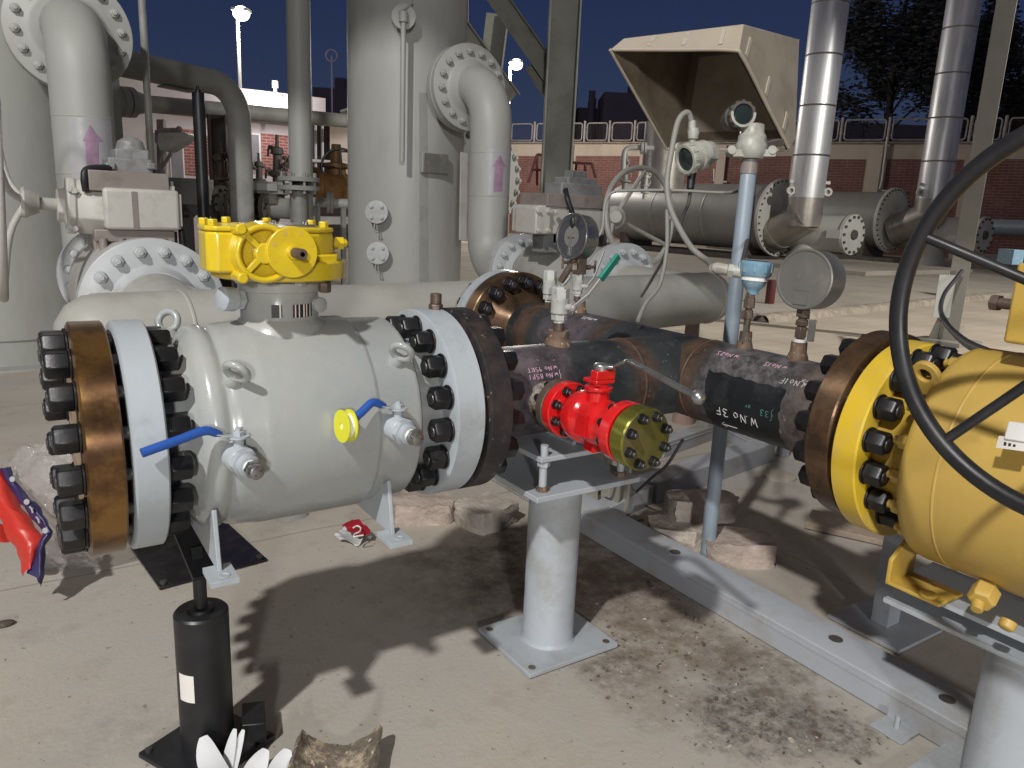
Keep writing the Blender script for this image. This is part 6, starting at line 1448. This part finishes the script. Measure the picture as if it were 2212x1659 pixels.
# ------------------------------------------------------------------ perimeter wall with fence panels
wa = V((math.cos(R_(119.6)), math.sin(R_(119.6)), 0)); wn = V((-wa.y, wa.x, 0)); wp0 = P(1300, 310, d=44); wn = wn if wn.dot(V((wp0.x, wp0.y, 0))) < 0 else -wn
def PW(u, v, off=0.):
    r = ray(u, v); o = wp0+wn*off; t = (o-V((0, 0, H))).dot(wn)/r.dot(wn); return V((r.x*t, r.y*t, H+r.z*t))
zw = wp0.z; s0 = PW(960, 310); s1 = PW(2700, 312)
wall = thing('perimeter_wall', (wp0.x, wp0.y, 0), 'long boundary wall of cream render with red brick panels under a fence', 'wall')
b = MB(); m_ = (V((s0.x, s0.y, 0))+V((s1.x, s1.y, 0)))/2; hl = (V((s0.x, s0.y, 0))-V((s1.x, s1.y, 0))).length/2
b.obox(m_-wn*.15+V((0, 0, zw/2)), wa*hl, wn*.15, (0, 0, zw/2)); b.build('wall_face', 'cream', wall)
b = MB(); b.obox(m_-wn*.10+V((0, 0, zw+.04)), wa*hl, wn*.26, (0, 0, .045)); b.build('coping', 'kerb', wall)
for u0, u1 in ((1106, 1222), (1244, 1382), (1406, 1548), (1570, 1710), (1733, 1872), (1918, 2085), (2110, 2300)):
    a_, c_ = PW(u0, 337), PW(u1, 337); zt_ = PW((u0+u1)/2, 337 if u0 < 1700 else 344).z; mid = (V((a_.x, a_.y, 0))+V((c_.x, c_.y, 0)))/2
    b = MB(); b.obox(mid+wn*.012+V((0, 0, zt_/2)), wa*(V((a_.x, a_.y, 0))-V((c_.x, c_.y, 0))).length/2, wn*.012, (0, 0, zt_/2)); o = b.build('brick_panel', 'brickwall', wall)

for u in (1232, 1394, 1560, 1722, 1895, 2098):
    a_ = PW(u, 337); b = MB(); b.obox(V((a_.x, a_.y, 0))+wn*.10+V((0, 0, zw/2-.05)), wa*.24, wn*.10, (0, 0, zw/2-.05)); b.build('pilaster', 'cream', wall, bevel=.01)
posts_u = [1098+i*54 for i in range(7)]+[1480, 1540, 1604, 1668, 1740, 1814, 1916, 2018, 2092, 2166, 2290]
fp = None
for i, u in enumerate(posts_u[:-1]):
    a_, c_ = PW(u, 310), PW(posts_u[i+1], 310); zf = 1.06
    t = thing('fence_panel', (a_.x, a_.y, zw+.085), 'rounded tubular fence panel on the boundary wall, number in the row seen between structures', 'fence panel', 'fence panels along the boundary wall')
    t['label'] = 'grey rounded tubular fence panel standing on the boundary wall top'
    b = MB(); q = V((a_.x, a_.y, zw+.085))-wn*.1; b.cyl(q, q+V((0, 0, zf+.12)), .075, seg=12); b.build('post', 'fence', t)
    d = V((c_.x-a_.x, c_.y-a_.y, 0)); l = d.length; d.normalize(); g_ = .16; pts = []
    x0, x1, z0, z1, rc_ = g_, l-g_, .10, zf, .14
    for cx, cz, a0 in ((x1-rc_, z1-rc_, 0), (x0+rc_, z1-rc_, 90), (x0+rc_, z0+rc_, 180), (x1-rc_, z0+rc_, 270)):
        for k in range(5): an = R_(a0+k*22.5); pts.append(q+d*(cx+rc_*math.cos(an))+V((0, 0, cz+rc_*math.sin(an))))
    b = MB(); b.tube(pts, .042, 8, closed=True)
    for zz in (.35, .8): b.cyl(q+V((0, 0, zz)), q+d*x0+V((0, 0, zz)), .03, seg=6)
    b.build('frame', 'fence', t)
    b = MB(); nw = max(6, int((x1-x0)/.09))
    for k in range(1, nw):
        xx = x0+(x1-x0)*k/nw; b.bar(q+d*xx+V((0, 0, z0+.02)), q+d*xx+V((0, 0, z1-.02)), .006, .006, up=wn)
    for k in range(1, 10):
        zz = z0+(z1-z0)*k/10; b.bar(q+d*x0+V((0, 0, zz)), q+d*x1+V((0, 0, zz)), .006, .006)
    b.build('wire_mesh', 'corr', t)
# conduit on the wall
b = MB(); b.tube([PW(1917, 295, .15), PW(1905, 390, .15), PW(1900, 408, .15)], .05, 8); b.tube([PW(1905, 412, .15), PW(1950, 414, .15)], .05, 8); tag(b.build('wall_conduit', 'lampcol'), 'thin white conduit dropping down the brick wall between the two stacks', 'conduit')
b = MB(); b.tube([PW(1543, 365, .15), PW(1542, 390, .15), PW(1570, 393, .15)], .05, 8); tag(b.build('wall_conduit', 'lampcol'), 'short white conduit elbow on the wall left of the pale blue post', 'conduit')
# red handrail frames before the wall
def ladder(us, d, label):
    t = thing('red_handrail', P(us[0][0], us[0][1], d=d), label, 'handrail'); b = MB()
    for u0, v0, u1, v1 in us: b.tube([P(u0, v0, d=d), P(u1, v1, d=d)], .045, 8)
    b.build('rail', 'redsteel', t)
ladder([(1141, 395, 1160, 334), (1160, 334, 1188, 336), (1160, 336, 1160, 400), (1150, 366, 1185, 368), (1188, 336, 1172, 400)], 26, 'dark red stair handrail left of the H-column')
ladder([(1222, 392, 1233, 351), (1233, 351, 1278, 353), (1245, 352, 1240, 395), (1278, 353, 1287, 384), (1264, 353, 1264, 390), (1222, 372, 1250, 372)], 26, 'dark red handrail frame right of the H-column')
upg = thing('grey_line', P(1345, 395, d=16), 'beige pipe line with elbow and small flange left of the transmitter', 'pipe'); b = MB(); b.tube([P(1346, 372, d=16), P(1348, 335, d=16), P(1354, 322, d=16), P(1368, 319, d=16), P(1400, 320, d=16), P(1412, 320, d=16)], .055, 12, smooth=4); b.build('pipe', 'beige', upg)
b = MB(); b.lathe([(0, .12), (.05, .12)], P(1384, 320, d=16), R0, 20); b.lathe([(.07, .12), (.12, .12)], P(1384, 320, d=16), R0, 20); b.build('flange', 'beige', upg)
rusty_cluster(1352, 372, 17, .42, 'small instrument valve cluster above the handwheel', 'dullgrey'); rusty_cluster(1395, 400, 17.5, .35, 'little pale valve group right of the handwheel top', 'actwhite')
b = MB(); b.lathe([(0, .62), (1.9, .62), (2.0, .5), (2.02, .0001)], V((P(1430, 400, d=22).x, P(1430, 400, d=22).y, P(1430, 400, d=22).z-.2)), ZA, 36); tag(b.build('expansion_tank', 'elbow'), 'upright pale cylinder tank behind the left transmitter', 'tank')
# ------------------------------------------------------------------ bath heaters with exhaust stacks
ha_ = V((math.cos(R_(-88)), math.sin(R_(-88)), 0)); hb_ = V((-ha_.y, ha_.x, 0))
def heater(E, r, L_, su, sv, sr, sd_, dark, label, slabel, el0, bu0, bulen):
    t = thing('bath_heater', (E.x, E.y, .1), label, 'heater')
    b = MB(); b.lathe([(-L_, r), (-.02, r)], E, ha_, 56); b.lathe([(-L_-.3, .0001), (-L_-.25, r*.5), (-L_, r)], E, ha_, 56); b.build('shell', 'heater', t, sharp=60)
    b = MB()
    for x in (-L_*.34, -L_*.67): b.lathe([(x-.05, r+.002), (x-.02, r+.012), (x+.02, r+.012), (x+.05, r+.002)], E, ha_, 56)
    b.build('seam_band', 'heater', t)
    b = MB(); b.lathe([(-.12, r), (-.12, r+.17), (.0, r+.17), (.0, r*.2), (.01, .0001)], E, ha_, 56); f = b.build('end_plate', 'heatwhite', t)
    b = MB(); _, uu, ww = frame(ha_)
    for k in range(36):
        a = k*PI/18; b.hexa(E+(uu*math.cos(a)+ww*math.sin(a))*(r+.09), ha_, .035, .05).cut()
    b.build_each('plate_bolt', 'darkcast', f)
    b = MB()
    for x in (-.8, -L_+.8): q = E+ha_*x; b.obox(V((q.x, q.y, (E.z-r*.6+.1)/2)), ha_*.15, hb_*r*.7, (0, 0, (E.z-r*.6-.1)/2)).cut()
    b.build_each('saddle', 'darkcast', t)
    b = MB(); q = E-ha_*L_/2; b.obox(V((q.x, q.y, .19)), ha_*(L_/2+.7), hb_*r*.8, (0, 0, .09)); b.build('skid', 'darkcast', t)
    sp_ = P(su, sv, d=sd_); st = thing('exhaust_stack', (sp_.x, sp_.y, sp_.z), slabel, 'stack')
    b = MB(); b.lathe([(0, sr), (14, sr)], sp_, ZA, 48); b.build('cladding', 'stainless', st, sharp=60)
    b = MB(); z = .05
    for i in range(9): b.lathe([(1.4+i*1.55-.03, sr+.002), (1.4+i*1.55, sr+.018), (1.4+i*1.55+.03, sr+.002)], sp_, ZA, 48).cut()
    b.build_each('joint_band', 'steel', st)
    b = MB()
    for s_ in (-1, 1):
        q = sp_+R0*s_*sr*.9-F0*sr*.3+V((0, 0, .55)); b.obox(q, R0*.16, F0*.03, (0, 0, .05)); b.lathe([(0, .14), (.1, .14), (.1, .07), (.0, .07)], q+R0*s_*.1+V((0, 0, -.3)), -F0, 18).cut()
    b.build_each('lifting_eye', 'heatwhite', st)
    b = MB(); e0 = V(el0); e1 = V((sp_.x, sp_.y, sp_.z-.62)); d1 = (e1-e0).normalized()
    b.cyl(e0, e1+d1*.25, sr*1.02, seg=40); b.lathe([(-.9, sr*1.01), (.05, sr*1.01)], sp_, ZA, 40); b.lathe([(.15, sr*1.08), (.28, sr*1.08)], e0, d1, 40); b.build('mitre_elbow', 'elbow', st, sharp=30)
    b = MB(); b0 = P(*bu0[:2], d=bu0[2]); b1 = b0+ha_*bulen
    b.lathe([(-.5, sr*1.05), (bulen-.12, sr*1.05), (bulen-.12, sr*1.16), (bulen, sr*1.16), (bulen, .0001)], b0, ha_, 44); b.lathe([(0, sr*.62), (.9, sr*1.35), (1.1, sr*1.4)], b0+ha_*bulen*.35-V((0, 0, sr*.4)), V((0, 0, -1))+ha_*-.2, 24); bu = b.build('burner_box', 'heatwhite', t)
    b = MB()
    for k in range(14):
        a = k*PI/7; b.hexa(b1+(uu*math.cos(a)+ww*math.sin(a))*sr*1.02, ha_, .05, .06).cut()
    b.build_each('burner_bolt', 'darkcast', bu); b = MB(); b.lathe([(0, .17), (.08, .15), (.08, .0001)], b1, ha_, 18); b.build('burner_cap', 'darkcast', bu); b = MB(); b.obox(b1-ha_*.3-hb_*sr*1.0, ha_*.25, hb_*.12, (0, 0, .14)); b.build('burner_latch', 'heatwhite', bu)
    return t
heater(P(1688, 471, d=27), 1.18, 8.0, 1741, 430, .57, 25.6, 0, 'grey horizontal bath heater behind the pale blue post, with white bolted end plate', 'shiny stainless exhaust stack just right of the sand hood', P(1672, 508, d=26.9), (1713, 500, 26.9), 2.3)
heater(P(1930, 476, d=30.5), 1.10, 8.0, 2014, 432, .58, 29.0, 1, 'dark grey horizontal bath heater between the two stacks', 'second shiny stainless exhaust stack near the right steel post', P(1930, 500, d=30.3), (1960, 500, 30.4), 2.9)
b = MB(); b.tube([P(2090, 488, d=34), P(2260, 494, d=31)], .33, 24); tag(b.build('blue_line', 'bluegrey'), 'blue grey pipe low on the wall at the right edge', 'pipe')
b = MB(); q = P(1985, 585, z=.1); b.obox(P(1850, 580, z=.1)+V((0, 0, .06)), ha_*2.2, hb_*3.2, (0, 0, .07)); tag(b.build('heater_plinth', 'platform', bevel=.02), 'low concrete plinth beneath the stacks', 'plinth')
stone(P(2140, 572, z=.1), 1.6, .5, .42, R_(-35), 21, 'beigepipe', 'lumpy pale sack lying on the platform beyond the right post', 'sand_sack')
px_slab(2188, 540, 2212, 572, 15, .5, 'ltblue', 'control_box', 'small pale blue box at the right edge behind the sack', 'box')
b = MB(); q = P(1662, 655, z=.1); b.lathe([(0, .075), (.01, .08), (.40, .08), (.41, .07), (.41, .0001)], q, ZA, 20); tag(b.build('red_can', 'redsteel'), 'small dark red can on the platform left of the large gauge', 'can')
for (u, v), s_ in (((2300, 668), .14),): pass
# steel post at the right with bright patch and cable
rp, rq = upright(2048, 735, 10.2, .24, .22, 6.5, 'steelpale', 'steel_post', 'pale steel I-post on a base plate at the right, beyond the handwheel', 'post', sec='I', rot=R_(60))
b = MB(); b.box(rq-V((.3, .3, 0)), rq+V((.3, .3, .06))); b.build('base_plate', 'steelpale', rp, bevel=.004)
b = MB(); q = P(2040, 640, d=9.95); b.obox(q, R0*.11, F0*.004, (0, 0, .28)); b.build('pale_plate', 'beige', rp)
b = MB(); b.prism([rq+R0*-.13, rq+R0*-.28, rq+R0*-.13+V((0, 0, .5))], F0*.02); b.build('gusset', 'steelpale', rp)
conduit([P(2078, 585, d=9.7), P(2062, 605, d=9.5), P(2040, 635, d=9.0), P(2032, 668, d=8.0), P(2045, 700, d=6.5), P(2080, 735, d=4.6), P(2130, 762, d=3.2), P(2190, 785, d=2.45), P(2230, 792, d=2.2)], .024, 'rubber', 'dark cable sagging from the right steel post to the yellow valve', 'hanging_cable')
# ------------------------------------------------------------------ lamp posts
def lamp_post(u, v, d, label, e, r=.075, ub=None):
    q = P(u, v, d=d); t = thing('lamp_post', (q.x, q.y, 0), label, 'lamp post')
    b = MB(); b.cyl((q.x, q.y, 0), (q.x, q.y, q.z+.1), r*1.1, r*.8, seg=14); b.build('column', 'lampcol', t)
    b = MB(); h = q-F0*.45+R0*.30; b.bar(q, h, .08, .08); b.obox(h+V((0, 0, .06)), R0*.30, F0*.22, (0, 0, .05)); b.build('lamp_head', 'lampcol', t, bevel=.01)
    b = MB(); b.ball(h-V((0, 0, .05)), .30, 18, (1, 1, .85)); b.build('lens', 'lampglow', t)
    li = bpy.data.lights.new('lamp_light', 'POINT'); li.energy = e; li.color = (1, .94, .86); li.shadow_soft_size = .3; lo = bpy.data.objects.new('lamp_light', li); C.objects.link(lo); lo.location = h-V((0, 0, .45))
    return t
lamp_post(513, 32, 28, 'tall white lamp post with bright lamp left of the smudged pipe', 380)
lamp_post(1102, 140, 36, 'white lamp post with bright lamp between the riser and the H-column', 3200, .08)
q = P(1092, 217, d=35); sl = thing('flood_light', q, 'small white flood light low on the far lamp post', 'lamp'); b = MB(); b.ball(q, .13, 14); b.build('lens', 'lampglow', sl)
for u, d, e in ((600, 19.5, 160),):
    li = bpy.data.lights.new('bulkhead_light', 'POINT'); li.energy = e; li.color = (.95, .92, 1); li.shadow_soft_size = .15; lo = bpy.data.objects.new('bulkhead_light', li); C.objects.link(lo); lo.location = W(597, 222, 1.5)
# ------------------------------------------------------------------ trees and the dark skyline
def tree(u, d, h, cr, seed, label, low):
    q = P(u, 470, d=d); t = thing('tree', (q.x, q.y, 0), label, 'tree', 'dark trees beyond the wall'); rg = random.Random(seed); B0 = V((q.x, q.y, 0))
    b = MB(); b.tube([B0, B0+V((.3, .2, h*.3)), B0+V((.1, .5, h*.6)), B0+V((.3, .3, h*.95))], [.22, .2, .16, .05], 10, smooth=3)
    tips = []
    for k in range(16):
        a = rg.uniform(0, 2*PI); z = rg.uniform(low, .9)*h; l = cr*rg.uniform(.5, 1); p0 = B0+V((.2, .3, z*.75)); p1 = B0+V((math.cos(a)*l, math.sin(a)*l, z)); b.tube([p0, p0.lerp(p1, .5)+V((0, 0, .3)), p1], [.06, .045, .02], 6, smooth=2); tips.append((p0, p1))
    b.build('trunk', 'bark', t)
    b = MB()
    for p0, p1 in tips:
        for c_ in range(5):
            cc = p0.lerp(p1, rg.uniform(.45, 1.08)); sr_ = rg.uniform(.5, 1.15)
            for k in range(140):
                v_ = V((rg.gauss(0, 1), rg.gauss(0, 1), rg.gauss(0, .7)))*sr_*.55; p = cc+v_; n = V((rg.gauss(0, 1), rg.gauss(0, 1), rg.gauss(0, 1))).normalized(); _, uu, ww = frame(n); s_ = rg.uniform(.045, .11)
                b.add([p-uu*s_*2, p+ww*s_*.7, p+uu*s_*2, p-ww*s_*.7], [[0, 1, 2, 3]])
            if c_ == 0:
                for k in range(6):
                    p = cc+V((rg.gauss(0, .4), rg.gauss(0, .4), -rg.uniform(.4, 1.6))); b.add([cc+V((rg.gauss(0, .2), 0, 0)), p, p+V((.12, 0, .1))], [[0, 1, 2]])
    b.build('crown', 'leaf', t, sharp=180)
tree(1900, 40, 15.0, 3.6, 11, 'dark leafy tree behind the wall between the two stacks', .52)
tree(2085, 44, 15.5, 3.8, 12, 'dark leafy tree behind the wall at the right steel post', .50)
tree(2190, 41, 13, 3.6, 13, 'dark leafy tree behind the wall at the right edge', .42)
tree(2000, 47, 17.5, 3.6, 14, 'tall dark tree rising behind the second stack', .55)
def block(u0, u1, v, d, label, m='silh', antenna=None):
    a, c_ = P(u0, v, d=d), P(u1, v, d=d); t = thing('distant_building', (a.x, a.y, 0), label, 'building'); b = MB(); mid = (V((a.x, a.y, 0))+V((c_.x, c_.y, 0)))/2; w = (V((a.x, a.y, 0))-V((c_.x, c_.y, 0))).length/2
    b.obox(mid+F0*3+V((0, 0, a.z/2)), R0*w, F0*3, (0, 0, a.z/2)); b.obox(mid+F0*2+R0*w*.3+V((0, 0, a.z+.5)), R0*w*.25, F0*1.5, (0, 0, .5)); b.build('block', m, t); return t
block(1306, 1420, 198, 70, 'dark flat-roofed block on the skyline left of the sand hood')
block(1231, 1248, 186, 72, 'narrow dark block on the skyline right of the H-column')
block(1248, 1300, 232, 75, 'low dark block on the skyline between two taller ones')
b = MB(); q = P(1282, 160, d=72); b.cyl((q.x, q.y, 0), (q.x, q.y, q.z-1.5), .45, .32, seg=10); tag(b.build('minaret_tower', 'silh'), 'slim dark tower on the skyline left of the flat-roofed block', 'tower')
block(676, 760, 188, 70, 'dark block on the skyline between the smudged pipe and the tall vessel')
block(1420, 1800, 250, 80, 'wide low dark block on the skyline behind the sand hood')
block(1800, 2300, 262, 85, 'wide low dark block on the skyline behind the stacks')
b = MB(); q = P(716, 120, d=30); b.torus(q, (-.5, -.8, 0), .22, .03, 20, 6); b.cyl(q, q+V((0, 0, -9)), .03, seg=6); tag(b.build('wind_vane', 'silh'), 'dark round device against the sky left of the tall vessel', 'device')
b = MB(); b.tube([P(1012, -20, d=30), P(1011, 140, d=31)], .012, 6); tag(b.build('guy_wire', 'lampcol'), 'thin guy wire against the sky right of the tall vessel', 'wire')

# ================================================================== LIGHT, SKY, CAMERA
def flood(name, pos, aim, half, watts, col, size, blend=.03):
    li = bpy.data.lights.new(name, 'SPOT'); li.energy = watts; li.color = col; li.shadow_soft_size = size; li.spot_size = R_(half*2); li.spot_blend = blend
    o = bpy.data.objects.new(name, li); C.objects.link(o); o.location = V(pos); o.rotation_euler = (V(aim)-V(pos)).to_track_quat('-Z', 'Y').to_euler(); return o
KEY = V((-6.0, -2.45, 9.3))
flood('yard_floodlight', KEY, KEY+V((.015, .0, -1)), 65.3, 5100, (1, .98, .955), .2, .012)
flood('rear_floodlight', (-5, -11, 3.7), (2.5, 4, 1.0), 50, 3500, (1, .98, .96), .45, .3)
flood('far_floodlight', (16, -4, 9), (15, 9, 0), 38, 11000, (1, .965, .90), .25, .3)
el, az = math.asin(.68), math.atan2(-4.4, -6.0)
w = bpy.data.worlds.new('World'); SC.world = w; w.use_nodes = True; nt = w.node_tree; N = nt.nodes; L = nt.links
bg = N['Background']; sky = N.new('ShaderNodeTexSky'); sky.sky_type = 'NISHITA'; sky.sun_disc = False; sky.sun_elevation = el; sky.sun_rotation = PI/2-az
sky.altitude = 50; sky.dust_density = 1.5
tc = N.new('ShaderNodeTexCoord'); sp = N.new('ShaderNodeSeparateXYZ'); L.new(tc.outputs['Generated'], sp.inputs[0])
mr = N.new('ShaderNodeMapRange'); mr.interpolation_type = 'SMOOTHSTEP'; mr.inputs[1].default_value = .30; mr.inputs[2].default_value = .75; L.new(sp.outputs['Z'], mr.inputs[0])
gr = N.new('ShaderNodeValToRGB'); e = gr.color_ramp.elements; e[0].position = 0; e[0].color = (.021, .025, .056, 1); e[1].position = .30; e[1].color = (.0075, .0150, .060, 1)
x_ = gr.color_ramp.elements.new(.10); x_.color = (.0145, .0225, .066, 1); L.new(sp.outputs['Z'], gr.inputs[0])
sm = N.new('ShaderNodeMix'); sm.data_type = 'RGBA'; sm.blend_type = 'MIX'; sm.inputs[0].default_value = .004; L.new(gr.outputs[0], sm.inputs[6]); L.new(sky.outputs[0], sm.inputs[7])
mx = N.new('ShaderNodeMix'); mx.data_type = 'RGBA'; L.new(mr.outputs[0], mx.inputs[0]); L.new(sm.outputs[2], mx.inputs[6]); mx.inputs[7].default_value = (.150, .128, .112, 1)  # warm glow added high in the sky as overhead fill
sc_ = N.new('ShaderNodeMix'); sc_.data_type = 'RGBA'; sc_.blend_type = 'MULTIPLY'; sc_.inputs[0].default_value = 1; L.new(mx.outputs[2], sc_.inputs[6]); sc_.inputs[7].default_value = (9, 9, 9, 1)
L.new(sc_.outputs[2], bg.inputs['Color']); bg.inputs['Strength'].default_value = .1

cam = bpy.data.cameras.new('camera'); co = bpy.data.objects.new('camera', cam); C.objects.link(co); SC.camera = co
cam.sensor_width = 36; cam.lens = 36*F/2212; cam.clip_start = .05; cam.clip_end = 600
mtx = Matrix((CR, CU, -CF)).transposed().to_4x4(); mtx.translation = V((0, 0, H)); co.matrix_world = mtx
SC.view_settings.view_transform = 'Standard'; SC.view_settings.look = 'None'; SC.view_settings.exposure = 0; SC.view_settings.gamma = 1
SC.render.resolution_x = 1024; SC.render.resolution_y = 768
SC.cycles.use_denoising = True
SC.cycles.max_bounces = 6; SC.cycles.sample_clamp_indirect = 4
